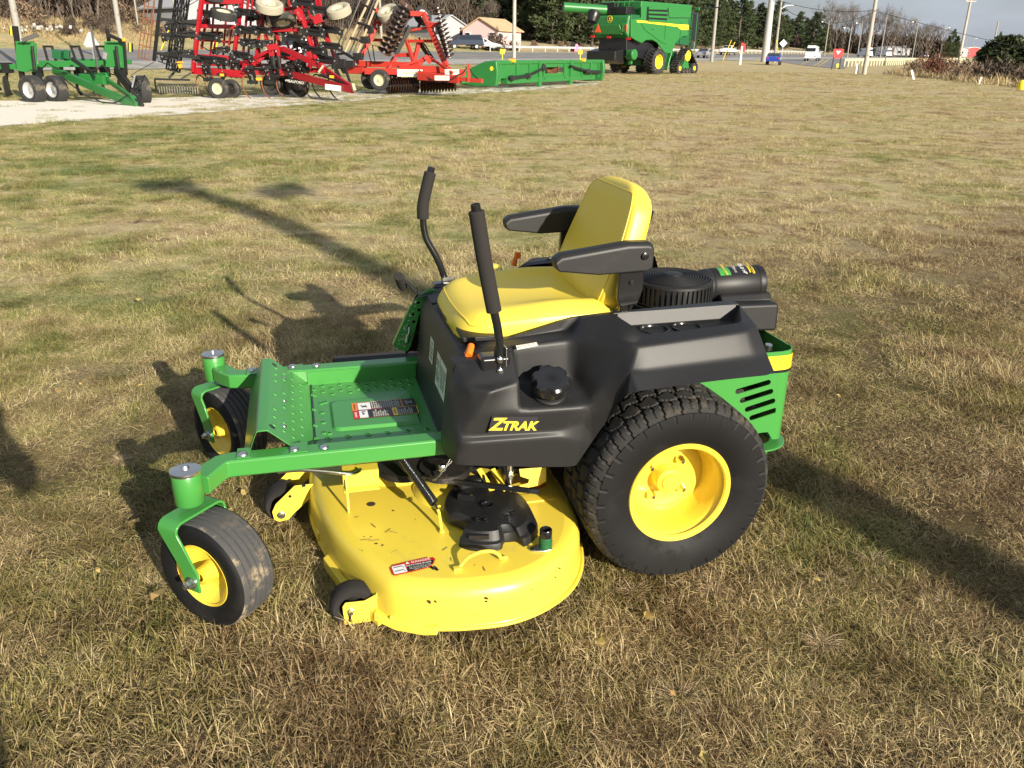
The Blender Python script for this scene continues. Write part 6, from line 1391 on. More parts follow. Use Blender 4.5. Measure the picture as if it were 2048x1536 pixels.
# rear hood
rb,rt=2.42,3.92
xr=(-3.1127,2.8902)[0]
m=M(); m.loft([[(xr+.05,NS+.1,2.35),(xr+.05,-NS-.1,2.35),(xr+.05,-NS-.1,rt),(xr+.05,NS+.1,rt)],[(xr-.28,NS+.25,2.75),(xr-.28,-NS-.25,2.75),(xr-.16,-NS-.2,3.75),(xr-.16,NS+.2,3.75)]]); cobj('rear_hood',m,'machine_green',.10,seg=4)
m=M(); m.loft([[(xr-.28,NS+.55,2.62),(xr-.28,-NS-.2,2.62),(xr-.36,-NS-.25,3.25),(xr-.36,NS+.75,3.25)],[(xr+.1,NS+.55,2.55),(xr+.1,-NS-.2,2.55),(xr+.1,-NS-.25,3.3),(xr+.1,NS+.75,3.3)]]); cobj('rear_hatch',m,'machine_green',.05,seg=3)
m=M(); m.loft([[(xr+.1,NS+.12,2.4),(xr+.1,-NS-.12,2.4),(xr+.1,-NS-.12,3.9),(xr+.1,NS+.12,3.9)],[(4.4,NS+.12,2.0),(4.4,-NS-.12,2.0),(4.4,-NS-.12,3.9),(4.4,NS+.12,3.9)]]); cobj('hull',m,'dark_green',.05)
x2=(-2.0493,4.1767)[0]; m=M(); m.loft([[(x,NS+.13,3.88),(x,-NS-.13,3.88),(x,-NS-.2,4.78),(x,NS+.13,4.78)] for x in (x2+.1,4.4)]); cobj('grain_tank',m,'machine_green',.08,seg=3)
# engine deck rails and black intake left of the tank
m=M(); m.box((x2-.6,0.1,4.15),(1.0,2.6,.5)); m.box((x2-.5,.6,4.45),(.8,1.2,.5)); cobj('engine_deck',m,'black_steel',.05)
for y in (NS+.5,NS+.9,-.2,.5,1.2):
    m=M(); m.tube([(xr+.2,y,3.9),(xr+.3,y,4.75),(x2,y,4.75)],.03,6); cobj('hand_rail',m,'machine_green',0)
m=M(); 
for a,b in (((-1.3077,4.3298),(0.9225,4.3815)),((-1.277,4.0782),(0.9608,4.1073)),((-1.2463,3.8255),(0.9993,3.8319)),((-1.2154,3.5718),(1.0379,3.5552))):
    m.beam((a[0],NS-.03,a[1]),(b[0],NS-.03,b[1]),.12,.14)
cobj('louvre',m,'machine_green',.01)
a,b=(-1.4362,4.4194),(1.0979,3.5733); m=M(); m.box(((a[0]+b[0])/2,NS-.0,(a[1]+b[1])/2),(abs(b[0]-a[0]),.03,abs(a[1]-b[1]))); cobj('grille',m,'decal_black',0)
a,b=(1.3152,3.809),(3.6877,3.882); m=M(); m.beam((a[0],NS-.01,a[1]),(b[0],NS-.01,b[1]),.03,.04); a=(1.0944,4.4851);b=(1.3152,3.809); m.beam((a[0],NS-.01,a[1]),(b[0],NS-.01,b[1]),.03,.04); cobj('door_gap',m,'decal_black',0)
# badge and slow vehicle triangle on the rear
m=M(); m.lathe([(.22,0),(.22,.03),(0,.035)],(xr-.17,.10,3.62),(-1,0,0),28); bdg=cobj('round_badge',m,'decal_black',0)
m=M(); m.lathe([(.225,0),(.225,.032),(.19,.034),(.19,0)],(xr-.17,.10,3.62),(-1,0,0),28); cobj('badge_ring',m,'decal_yellow',0,par=bdg)
m=M()
for a in (((-.09,-.08),(.10,-.08)),((-.02,-.08),(.03,.04)),((.03,.04),(.11,.05)),((.0,.02),(-.03,.12))): m.beam((xr-.21,.10-a[0][0],3.62+a[0][1]),(xr-.21,.10-a[1][0],3.62+a[1][1]),.02,.045)
cobj('badge_mark',m,'decal_yellow',0,par=bdg)
m=M(); c=(xr-.40,.95,2.98); v=[(c[0],c[1]-.28,c[2]-.2),(c[0],c[1]+.28,c[2]-.2),(c[0],c[1],c[2]+.32)]; m.loft([v,[(x+.03,y,z) for x,y,z in v]]); cobj('warning_triangle',m,mat('signal_orange',(.85,.10,.03),.4),0)
for y,z in ((1.45,2.5),(.0,2.45),(NS-.05,2.35)):
    m=M(); m.box((xr-.32,y,z),(.06,.36,.14)); cobj('tail_lamp',m,'red',.02)
# unloading auger folded across the back
AT0,AT1=V(*(3.2602,62,4.3063)),V(*(6.2295,62.5,4.1677)); M_=Matrix.Translation(CO)@Matrix.Rotation(math.atan2(cu_.y,cu_.x),4,'Z'); Mi=M_.inverted()
m=M(); m.tube([Mi@AT0,Mi@AT1],.31,24); cobj('unloading_auger',m,'machine_green',0,ang=50)
m=M(); p=Mi@V(*(5.3083,61.3,3.8619)); m.lathe([(.42,-.15),(.46,0),(.40,.3),(.34,.55),(.30,.5)],p,Mi.to_3x3()@V(-.25,-.3,-.9),20); cobj('auger_spout',m,'black_steel',0,ang=40)
# chopper and chassis below
m=M(); m.loft([[(xr+.15,-1.25,1.25),(xr+.15,1.35,1.25),(xr+.15,1.2,2.45),(xr+.15,-1.2,2.45)],[(1.0,-1.1,.9),(1.0,1.1,.9),(1.0,1.2,2.4),(1.0,-1.2,2.4)]]); cobj('straw_walker',m,'decal_black',.05)
m=M(); m.loft([[(xr-.75,-.95,.95),(xr-.75,1.6,.95),(xr-.75,1.6,1.55),(xr-.75,-.95,1.55)],[(xr+.3,-1.0,.7),(xr+.3,1.4,.7),(xr+.3,1.4,1.75),(xr+.3,-1.0,1.75)]]); cobj('straw_chopper',m,'black_steel',.06)
m=M(); m.box((xr+.35,NS+.15,1.35),(.5,.5,.62)); m.lathe([(.34,-.08),(.36,0),(.34,.08),(0,.09)],(xr+.35,NS-.12,1.35),(0,-1,0),20); m.box((xr+.4,NS+.2,.95),(.18,.3,.5)); cobj('gear_case',m,'machine_green',.05)
m=M(); m.box((2,0,1.1),(4.6,1.2,1.0)); m.box((0,0,.75),(.35,2.7,.35)); m.box((3.9,0,1.0),(.8,2.6,.6)); cobj('chassis',m,'dark_green',.05)
m=M(); m.beam((1.55,NS+.1,.3),(2.0,NS+.1,1.6),.3,.12); cobj('side_frame',m,'machine_green',.03)
# rear steering wheels with lugged tyres
def lug_wheel(y):
    g=empty('rear_wheel',(0,y,.88),parent=cb); r=.88; h=.40
    m=M(); m.lathe([(r*.5,-h*.8),(r*.62,-h),(r*.85,-h),(r*.93,-h*.85),(r*.94,0),(r*.93,h*.85),(r*.85,h),(r*.62,h),(r*.5,h*.8)],(0,0,0),(0,1,0),48)
    for k in range(22):
        for s in (1,-1):
            a=2*PI*(k+(.5 if s>0 else 0))/22; p=[]
            for j in range(4):
                t=j/3; aa=a+t*.20; y_=s*h*(.02+.9*t); rr=r*.955-.0*t
                p.append(V(rr*math.cos(aa),y_,rr*math.sin(aa)))
            for q in range(3): 
                up_=(p[q]+p[q+1])/2; up_=V(up_.x,0,up_.z); m.beam(p[q],p[q+1],.075,r*.10,up=tuple(up_),ext=.01)
    obj('tyre',m,MT['dark_tyre'],g,ang=40)
    m=M()
    for s in (1,-1): m.lathe([(r*.5,s*h*.8),(r*.55,s*h*.9),(r*.52,s*h*.8),(r*.46,s*h*.4),(r*.2,s*h*.3),(r*.16,s*h*.5),(0,s*h*.5)],(0,0,0),(0,1,0),32)
    obj('rim',m,MT['decal_yellow'],g,ang=40)
lug_wheel(-1.62+.0); lug_wheel(1.5)
# tracks
def track(y):
    g=empty('track_unit',(3.9,y,0),parent=cb); h=.34
    # triangle path: big drive sprocket on top, idlers in front and behind
    cs=[((.05,1.32),.42),((-.98,.42),.40),((.98,.42),.40)]
    pts=[]
    def arc(c,r,a0,a1,n=10): return [(c[0]+r*math.cos(a0+(a1-a0)*k/n),c[1]+r*math.sin(a0+(a1-a0)*k/n)) for k in range(n+1)]
    pts=arc(cs[2][0],.40,-PI/2,R(38))+arc(cs[0][0],.42,R(38),R(142))+arc(cs[1][0],.40,R(142),R(270))
    def dens(P,d):
        o=[]
        for i in range(len(P)):
            a,b=V(*P[i],0),V(*P[(i+1)%len(P)],0); n=max(1,int((b-a).length/d)); o+=[a.lerp(b,k/n) for k in range(n)]
        return o
    q=dens(pts,.11); n=len(q); m=M(); rings=[]
    for i in range(n):
        t=(q[(i+1)%n]-q[i-1]).normalized(); nn=V(t.y,-t.x,0); o_=q[i]; i_=q[i]-nn*.05
        rings.append([(o_.x,-h,o_.y),(o_.x,h,o_.y),(i_.x,h,i_.y),(i_.x,-h,i_.y)])
    m.loft(rings,closed=True)
    for i in range(0,n,2):
        t=(q[(i+1)%n]-q[i-1]).normalized(); nn=V(t.y,-t.x,0); c=q[i]+nn*.03
        m.beam((c.x-t.x*.05,-h,c.y-t.y*.05),(c.x+t.x*.03,h,c.y+t.y*.03),.09,.07,up=(nn.x,0,nn.y))
    obj('track_belt',m,MT['dark_tyre'],g,ang=30)
    m=M(); 
    for s in (1,-1):
        rg=[]
        ro=[]
        for k in range(48):
            a=2*PI*k/48; rr=.40 if k%4<2 else .34; ro.append((.05+rr*math.cos(a),s*.26,1.30+rr*math.sin(a)))
        m.loft([ro,[(x,s*.20,z) for x,y_,z in ro]])
        m.lathe([(.2,s*.27),(.12,s*.33),(0,s*.33)],(.05,0,1.30),(0,1,0),20)
    obj('drive_sprocket',m,MT['decal_yellow'],g,ang=30)
    for x,z,r in ((-.98,.42,.36),(.98,.42,.36),(-.42,.24,.19),(0,.24,.19),(.42,.24,.19)):
        m=M()
        for s in (1,-1): m.lathe([(r,s*.06),(r,s*.30),(r*.8,s*.32),(r*.4,s*.28),(0,s*.28)],(x,0,z),(0,1,0),24)
        w_=obj('track_roller',m,MT['dark_tyre'],g,ang=40)
        if r>.3:
            m=M(); m.lathe([(r*.45,-.325),(r*.4,-.30),(0,-.30)],(x,0,z),(0,1,0),20); obj('roller_hub',m,MT['decal_yellow'],w_,ang=40)
    m=M(); m.prism([(-.6,.35),(.6,.35),(.25,.95),(-.15,.95)],'y',-.15,.15); obj('track_frame',m,MT['machine_green'],g,bev=.03)
track(-1.55); track(1.55)
# ladder, mirror and lamps at the cab end
m=M()
for z in (1.6,2.0,2.4,2.8,3.2): m.beam((4.75,NS-.15,z),(4.75,NS+.3,z),.06,.04)
m.tube([(4.75,NS-.15,1.5),(4.75,NS-.15,4.2)],.03,6); m.tube([(4.75,NS+.3,1.5),(4.75,NS+.3,4.2)],.03,6); cobj('ladder',m,'machine_green',0)
m=M(); m.box((4.75,NS+.05,2.0),(.08,.35,.5)); cobj('step_plate',m,'galv',.02)
m=M(); m.box((5.3,0,3.3),(1.3,2.6,2.0)); cobj('cab',m,'black_gloss',.15,seg=3)
m=M(); m.tube([(4.5,NS,4.5),(4.9,NS-.9,4.55),(5.0,NS-1.9,4.6)],.04,6); cobj('mirror_arm',m,'black_steel',0)
m=M(); m.box((4.55,NS-.25,4.5),(.15,.35,.18)); cobj('work_lamp',m,'machine_green',.03)
# dark underside of the deck between wheels

m=M()
for y in (NS-.0,):
    for x,z in ((-.6,3.0),(.9,3.3),(2.4,3.3),(3.6,2.6)): m.box((x,NS-.02,z),(.10,.03,.05))
cobj('panel_latch',m,'decal_black',0)
m=M(); m.beam((.95,NS-.004,2.2),(.95,NS-.004,3.9),.025,.02); cobj('panel_gap',m,'decal_black',0)
m=M(); m.beam((2.9,NS-.004,2.0),(2.9,NS-.004,3.6),.025,.02); cobj('panel_gap',m,'decal_black',0)
m=M(); m.box((xr-.3,NS+.35,3.05),(.06,.45,.55)); cobj('lamp_cluster',m,'green_paint',.03)
m=M(); m.box((xr-.34,NS+.2,3.05),(.04,.14,.42)); cobj('rear_lamp',m,'red',.01)

# ================= trees, poles, cars, houses =================
def QS(px,s):      # a place at bearing px-style ratio and distance s beyond the road's near edge
    q=(px-1024)/1776; y=(s+43.67)/(.518-.855*q); x=q*y; return x,y,H(x,y)
bark=mat('bark',(.09,.07,.055),.9,col2=(.15,.125,.10),nscale=4,bump=(20,.5,.02)); 
def leafmat(name,c1,c2):
    m,N,L=nodes(name); bs=N['Principled BSDF']; at=N.new('ShaderNodeAttribute'); at.attribute_name='rnd'
    oi=N.new('ShaderNodeObjectInfo'); ad=N.new('ShaderNodeMath'); ad.operation='MULTIPLY_ADD'; L.new(oi.outputs['Random'],ad.inputs[0]); ad.inputs[1].default_value=.5; L.new(at.outputs['Fac'],ad.inputs[2])
    mr=N.new('ShaderNodeMath'); mr.operation='MULTIPLY'; L.new(ad.outputs[0],mr.inputs[0]); mr.inputs[1].default_value=.67
    c=ramp(N,L,mr.outputs[0],[(0,c1),(1,c2)]); L.new(c,bs.inputs['Base Color']); bs.inputs['Roughness'].default_value=.7; bs.inputs['Specular IOR Level'].default_value=.2
    return m
needle=leafmat('pine_needles',(.020,.036,.016),(.075,.095,.036)); twig=leafmat('bare_twigs',(.060,.047,.038),(.20,.165,.135)); brush_m=leafmat('brush',(.13,.088,.058),(.28,.20,.13)); cedar=leafmat('cedar',(.020,.032,.014),(.070,.085,.032)); russet=leafmat('russet_leaves',(.10,.040,.025),(.19,.085,.050)); drygrass=leafmat('dry_grass',(.27,.20,.105),(.50,.40,.22)); darkbrush=leafmat('dark_brush',(.040,.030,.022),(.115,.085,.062))
class Lf:
    def __init__(s): s.v=[];s.f=[];s.r=[]
    def quad(s,c,d,u,l,w,r):
        a=d*l/2;b=u*w/2; o=len(s.v); s.v+=[tuple(c-a-b*.6),tuple(c+a-b*.3),tuple(c+a*1.2+b*.4),tuple(c-a*.8+b)]; s.f.append((o,o+1,o+2,o+3)); s.r+=[r]*4
    def blade(s,p,d,l,w,r,sd):
        o=len(s.v); s.v+=[tuple(p-sd*w),tuple(p+sd*w),tuple(p+d*l)]; s.f.append((o,o+1,o+2)); s.r+=[r]*3
    def mesh(s,name,mt):
        me=bpy.data.meshes.new(name); me.from_pydata(s.v,[],s.f); me.materials.append(mt); a=me.attributes.new('rnd','FLOAT','POINT'); a.data.foreach_set('value',s.r); return me
def rdir(r,zlo=-1,zhi=1):
    z=r.uniform(zlo,zhi); a=r.random()*6.2832; q=math.sqrt(max(0,1-z*z)); return V(q*math.cos(a),q*math.sin(a),z)
def trunkmesh(h,r0,rn,lean=.03):
    m=M(); pts=[V(noise.noise(V(k*.7,rn.random()*9,0))*lean*h*k/6,noise.noise(V(k*.7,5,0))*lean*h*k/6,h*k/6-.3) for k in range(7)]; m.tube(pts,[r0*(1-.8*k/6) for k in range(7)],7); return m,pts
def meshof(m,name,mt):
    me=bpy.data.meshes.new(name); me.from_pydata([tuple(p) for p in m.v],[],m.f); me.materials.append(mt); me.polygons.foreach_set('use_smooth',[True]*len(me.polygons)); return me
def pine(seed,h=13,wd=3.6,start=.05,mt=None,dens=1.25):
    rn=random.Random(seed); m,_=trunkmesh(h,.22,rn); L_=Lf(); nb=int(52*dens)
    for i in range(nb):
        t=start+(1-start)*(i/nb)**.9; z=h*t; R_=wd*(1-t)**.62*(.55+.6*rn.random())*(1 if t>.2 else .75)
        a=rn.random()*6.283; d=V(math.cos(a),math.sin(a),rn.uniform(-.05,.32)); d.normalize(); e=V(0,0,z)+d*R_
        m.tube([V(0,0,z),e],[.05,.012],4)
        n=int((16+30*(R_/wd))*dens)
        for k in range(n):
            f=.25+.78*rn.random()**.7; c=V(0,0,z)+d*R_*f+rdir(rn)*(.20+.62*rn.random()*(1-t*.4))*(.6+.5*f)
            dd=(d*.7+rdir(rn)*.7).normalized(); uu=dd.cross(rdir(rn)).normalized()
            L_.quad(c,dd,uu,rn.uniform(.38,.85),rn.uniform(.16,.40),rn.random()*.6+.4*max(0,min(1,(c-V(0,0,z)).length/wd)))
    for k in range(60): c=V(rn.gauss(0,.2),rn.gauss(0,.2),h*(.93+.08*rn.random())); L_.quad(c,V(0,0,1),rdir(rn),.5,.16,rn.random())
    return meshof(m,'trunk',bark),L_.mesh('crown',mt or needle)
def bare(seed,h=11,spread=.5,fine=1.,mt=None,trunks=1):
    rn=random.Random(seed); m=M(); L_=Lf()
    def br(p,d,l,r,dep):
        k=3; pts=[p]; 
        for _ in range(k):
            d=(d+rdir(rn)*.16+V(0,0,.05)).normalized(); pts.append(pts[-1]+d*l/k)
        m.tube(pts,[r*(1-.45*j/k) for j in range(k+1)],5 if dep<2 else 3)
        if dep>=4:
            for _ in range(int(7*fine)):
                dd=(d+rdir(rn)*.75).normalized(); L_.blade(pts[rn.randrange(1,4)],dd,rn.uniform(.5,1.3)*h/11,.018,rn.random(),dd.cross(rdir(rn)).normalized())
            return
        n=3 if dep<2 else rn.choice((2,3))
        for _ in range(n):
            dd=(d+rdir(rn,-.2,.9)*spread*(1.2 if dep else .9)).normalized(); br(pts[rn.choice((2,3,3))],dd,l*rn.uniform(.62,.82),r*.55,dep+1)
    for q in range(trunks): br(V(rn.uniform(-.5,.5)*(trunks>1),rn.uniform(-.5,.5)*(trunks>1),-.3),V(rn.uniform(-.15,.15)*(1+trunks*.5),rn.uniform(-.15,.15),1).normalized(),h*.33,.16/math.sqrt(trunks)*h/11,0)
    return meshof(m,'trunk',bark),L_.mesh('crown',mt or twig)
def bush(seed,h=1.6,w=1.6,mt=None,n=700,up=.6,stem=.3):
    rn=random.Random(seed); L_=Lf(); m=M()
    for k in range(7):
        a=rn.random()*6.28; m.tube([V(0,0,-.1),V(math.cos(a)*w*.2,math.sin(a)*w*.2,h*.5)],[.03,.012],4)
    for k in range(n):
        d=rdir(rn,-.1,1); f=rn.random()**.45; g=.72+.5*noise.noise(d*1.7+V(seed,0,0)); c=V(d.x*w*.5*f*g,d.y*w*.5*f*g,h*(.08+.85*d.z*f*g))
        dd=(V(0,0,up)+rdir(rn)*.8).normalized(); L_.quad(c,dd,dd.cross(rdir(rn)).normalized(),rn.uniform(.14,.34)*h*.5,rn.uniform(.02,.07)*h,rn.random())
    return meshof(m,'stem',bark),L_.mesh('foliage',mt or brush_m)
def plant(name,ms,x,y,sc_,rot,label,cat,group,pn=('trunk','crown'),z=None):
    e=empty(name,(x,y,(H(x,y) if z is None else z)-.05),rot,label,cat,group); e.scale=(sc_[0],sc_[0],sc_[1]) if isinstance(sc_,tuple) else (sc_,)*3
    for n,me in zip(pn,ms):
        o=bpy.data.objects.new(n,me); COL.objects.link(o); o.parent=e
    return e
rt=random.Random(21)
pines=[pine(k,13+k%3,4.6+.5*(k%2)) for k in range(5)]; bares=[bare(30+k,11,.5,1.) for k in range(5)]; thick=[bare(50+k,8,.42,1.3,trunks=4) for k in range(4)]; cedars=[pine(70+k,5.5,2.4,.04,cedar,.9) for k in range(2)]
brushes=[bush(80+k,2.0,2.6,brush_m,620) for k in range(3)]+[bush(90,2.2,2.4,russet,620)]+[bush(95+k,2.6,3.2,darkbrush,700,.9) for k in range(2)]
# evergreens behind the road, from the middle to the right
GE='evergreen trees in the belt beyond the road'
def pickl(a): return a[rt.randrange(len(a))]
for k in range(74):
    px=960+690*(k+rt.random()*.9)/74; s=rt.choice((29,34,40,47,54)) if px>1050 else rt.choice((50,58)); x,y,z=QS(px,s); 
    hs=rt.uniform(.92,1.22)*(1.0 if px<1400 else .92)
    plant('evergreen_tree',pickl(pines),x,y,(hs*1.05,hs*(1.0 if px<1450 else .88)),rt.random()*6,'dark evergreen tree in the dense belt beyond the road','tree',GE)
for k in range(16):
    px=225+15*k+rt.uniform(-10,10); x,y,z=QS(px,rt.uniform(62,72)); plant('evergreen_tree',pickl(pines),x,y,rt.uniform(.9,1.2),rt.random()*6,'dark evergreen behind the bare woods at the left','tree','evergreens behind the bare woods')
# bare woods on the left
GB='bare trees in the brown woods beyond the road'
for k in range(90):
    px=-30+1010*(k+rt.random())/90; s=rt.choice((44,48,53,60)); 
    if 900<px<975: s=62
    x,y,z=QS(px,s); plant('bare_tree',pickl(bares if rt.random()<.55 else thick),x,y,rt.uniform(.75,1.15),rt.random()*6,'leafless brown tree in the woods across the road','tree',GB)
x,y,z=QS(930,34); plant('bare_tree',bares[2],x,y,1.05,1.0,'large bare tree with spreading limbs beside the pink house','tree',None)
x,y,z=QS(895,40); plant('bare_tree',bares[4],x,y,1.0,2.0,'bare tree with forked limbs left of the navy car','tree',None)
# bare trees far right
GR='bare trees in the distance at the right'
for k in range(26):
    px=1640+232*(k+rt.random()*.7)/26; q=(px-1024)/1776; y=rt.uniform(300,360); x=q*y; plant('bare_tree',pickl(bares),x,y,(rt.uniform(1.4,1.9),rt.uniform(1.35,1.85)*(1 if px<1790 else .78)),rt.random()*6,'distant bare grey tree at the right of the road','tree',GR,z=H(x,y)-1)
for px,yy,hs in ((1640,300,.95),(1893,310,.95),(1885,330,.85),(1902,300,.8)):
    q=(px-1024)/1776; plant('evergreen_tree',pickl(pines),q*yy,yy,hs*.75,rt.random(),'distant dark tree at the end of the bare grove','tree','dark trees ending the bare grove',z=H(q*yy,yy)-1)
# dark cedars at the right edge
for px,yy,hs in ((1966,100,.70),(1985,98,.98),(2006,96,1.08),(2028,98,1.0),(2050,95,1.08),(1955,104,.55),(2074,96,1.1),(2016,104,1.05),(1996,106,.95)):
    q=(px-1024)/1776; x=q*yy; plant('cedar_tree',pickl(cedars),x,yy,(hs*1.1,hs*.84),rt.random()*6,'dark green cedar standing in the brush at the right edge','tree','cedars at the right edge')
# brush on the slope right of the lawn
for k in range(150):
    px=1770+295*rt.random(); yy=rt.uniform(52,105); q=(px-1024)/1776; x=q*yy
    if DR(x,yy)<1.5: continue
    j=3 if (abs(px-1865)<26 and rt.random()<.75) else rt.choice((0,1,2,4,5)); hs=rt.uniform(.6,1.1)
    plant('shrub',brushes[j],x,yy,hs,rt.random()*6,'reddish brown shrub in the weeds on the slope' if j==3 else 'dry tan shrub on the slope right of the lawn','shrub','russet shrubs on the slope' if j==3 else 'dry shrubs on the slope',('stem','foliage'))
# undergrowth along the woods
for k in range(95):
    px=-30+1120*rt.random(); s=rt.uniform(30,47) if px<700 else rt.uniform(38,50); x,y,z=QS(px,s); j=rt.choice((0,1,2,4,5,4,5)); plant('shrub',brushes[j],x,y,rt.uniform(.8,1.5)*(1.15 if s>40 else .6),rt.random()*6,'brown tangled shrub at the foot of the woods','shrub','shrubs at the foot of the woods',('stem','foliage'))
for k in range(26):
    px=1060+400*rt.random(); x,y,z=QS(px,rt.uniform(27,31)); plant('shrub',brushes[rt.randrange(3)],x,y,rt.uniform(.4,.75),rt.random()*6,'low tan shrub in front of the evergreens','shrub','shrubs in front of the evergreens',('stem','foliage'))
for px,s,hs in ((985,21.5,1.35),(1020,22,.8),(973,22,.9)):
    x,y,z=QS(px,s); plant('round_bush',brushes[5],x,y,hs,1,'dark rounded bush in front of the pink house','shrub','bushes by the pink house',('stem','foliage'))
# the inner mass of the left-hand woods, too tangled to count
thk=[]
for k in range(4):
    me=bush(400+k,7.5,6,darkbrush,1500,1.3)[1]; thk.append(bpy.data.objects.new('thicket',me))
pp=[]; rg3=random.Random(9)
for k in range(620):
    px=rg3.uniform(-60,1000); s=rg3.uniform(50,82); x,y,z=QS(px,s); pp.append((x,y,z-.3,rg3.randrange(4),rg3.random()*6.28,rg3.uniform(.7,1.35)))
for k in range(170):
    px=rg3.uniform(1000,1640); s=rg3.uniform(44,62); x,y,z=QS(px,s); pp.append((x,y,z-.3,rg3.randrange(4),rg3.random()*6.28,rg3.uniform(.5,.9)))
for k in range(120):
    yy=rg3.uniform(345,380); px=rg3.uniform(1635,1900); x=(px-1024)/1776*yy; pp.append((x,yy,H(x,yy)-1,rg3.randrange(4),rg3.random()*6.28,rg3.uniform(.8,1.5)))
scatter('woodland_thicket',thk,pp,darkbrush,'tangled brown interior of the woods across the road')
# tall dry grass beyond the road (uncountable)
tg=[tuft('t',70,.9,.35,.95,.02,.05,(.7,1.45),drygrass,300+k,(0,1)) for k in range(3)]
pp=[]; rg2=random.Random(5)
for k in range(5200):
    s=rg2.uniform(23,48); t=rg2.uniform(-60,85); x,y=TS(t,s); 
    hs=.35+.75*ss((s-24)/14); 
    if noise.noise(V(x*.15,y*.15,2))<-.12 and s<38: continue
    pp.append((x,y,H(x,y)-.03,rg2.randrange(3),rg2.random()*6.28,hs*rg2.uniform(.7,1.2)))
for k in range(1100):
    yy=rg2.uniform(42,110); x=yy*rg2.uniform(.40,.62)
    if DR(x,yy)<.8: continue
    pp.append((x,yy,H(x,yy)-.03,rg2.randrange(3),rg2.random()*6.28,rg2.uniform(.6,1.1)))
scatter('tall_dry_grass',tg,pp,drygrass,'tall dry tan grass and weeds beyond the road and on the slope')
# ---- pale rubble heap beyond the road
mrk=mat('pale_rock',(.40,.38,.34),.9)
x,y,z=QS(72,31); m=M(); rr_=random.Random(2)
for k in range(34):
    c=V(rr_.gauss(0,1.7),rr_.gauss(0,.4),.1+rr_.random()*.45); m.box(c,(rr_.uniform(.10,.28),rr_.uniform(.1,.26),rr_.uniform(.08,.24)),(rr_.random()*3,rr_.random()*3,rr_.random()*3))
obj('rubble_heap',m,mrk,loc=(x,y,z+.3),kind='stuff',label='heap of pale broken rubble in the dry grass')
# ---- poles
wood=mat('pole_wood',(.34,.30,.255),.85,stretch=(6,6,.6),col2=(.46,.42,.36),nscale=3); palew=mat('pole_pale',(.30,.285,.25),.8,dirt=((.22,.20,.17),3,.55)); steelp=mat('pole_grey',(.42,.41,.39),.6,dirt=((.32,.31,.29),2,.6))
def pole(x,y,z,h,r,mt,label,arms=(),lamp=None,group=None,name='utility_pole',cap=.7):
    e=empty(name,(x,y,z-.1),0,label,'utility pole' if name=='utility_pole' else 'street lamp',group)
    m=M(); m.tube([(0,0,0),(0,0,h*.5),(0,0,h)],[r,r*(1+cap)/2,r*cap],14); obj('shaft',m,mt,e,ang=50)
    for zz,w_,an in arms:
        m=M(); d=V(math.cos(an),math.sin(an),0); m.beam(d*-w_+V(0,0,zz),d*w_+V(0,0,zz),.10,.12); a_=obj('crossarm',m,wood,e)
        m=M()
        for k in (-.9,-.45,.45,.9): p=d*w_*k+V(0,0,zz+.06); m.lathe([(.03,0),(.05,.06),(.03,.12),(.05,.16),(0,.2)],p,(0,0,1),8)
        obj('insulators',m,MT['galv'],a_)
    if lamp:
        zz,dx,dy=lamp; m=M(); m.tube(cr([(0,0,zz),(dx*.5,dy*.5,zz+.5),(dx,dy,zz+.6)],4),.05,6); a_=obj('lamp_arm',m,MT['galv'],e); m=M(); m.loft([[(dx*1.0,dy-.12,zz+.55),(dx,dy+.12,zz+.55),(dx,dy+.10,zz+.68),(dx,dy-.10,zz+.68)],[(dx*1.25,dy-.16,zz+.52),(dx*1.25,dy+.16,zz+.52),(dx*1.25,dy+.10,zz+.66),(dx*1.25,dy-.10,zz+.66)]]); obj('lamp_head',m,MT['galv'],a_,bev=.03)
    return e
def gp(p,dz=0): return p[0],p[1],p[2]+dz
pole(*gp((-25.0774,45.0357,0.3519)),13,.17,palew,'pale utility pole behind the green ripper, nearest the left edge'); pole(*gp((-22.8895,51.6823,0.4268)),13,.15,palew,'pale utility pole between the green ripper and the rusty harrow')
p=(-0.1634,100,1.5539); pole(p[0],p[1],H(p[0],p[1]),14,.22,wood,'grey wooden pole left of the evergreens beyond the road')
p=QS(757,24); pole(*p,12,.17,palew,'white pole rising behind the orange disc harrow')
p=QS(276,40); pole(p[0],p[1],p[2],9,.09,palew,'thin pale trunk-like pole in front of the left woods'); p=QS(352,30); pole(*p,10,.10,palew,'thin white pole by the grey roofed house')
pole(*gp((27.469,123.9487,0.2675)),12.5,.24,palew,'slim pale pole between the combine and the pick-up truck',lamp=(10.2,-1.6,.3))
pole(*gp((38.8611,138.0871,0.203)),16,.60,steelp,'massive grey monopole beside the blue car',cap=.55); pole(*gp((38.7655,132.6325,0.1297)),10.6,.20,palew,'leaning-looking pale pole right of the massive monopole',lamp=(7.4,1.5,.2))
pole(*gp((27.9296,70.5513,-0.0028)),9.2,.17,wood,'weathered pole with wires standing alone on the lawn edge',arms=((7.6,.55,2.6),(8.4,.5,2.6)),lamp=(8.6,-.8,0))
p=(59.0239,118,-0.9769); pole(p[0],p[1],-3.2,12.8,.20,wood,'tall pole with two crossarms in the brush on the right slope',arms=((12.3,1.1,.5),(11.3,1.1,.5)))
LG='street lamps receding along the road'
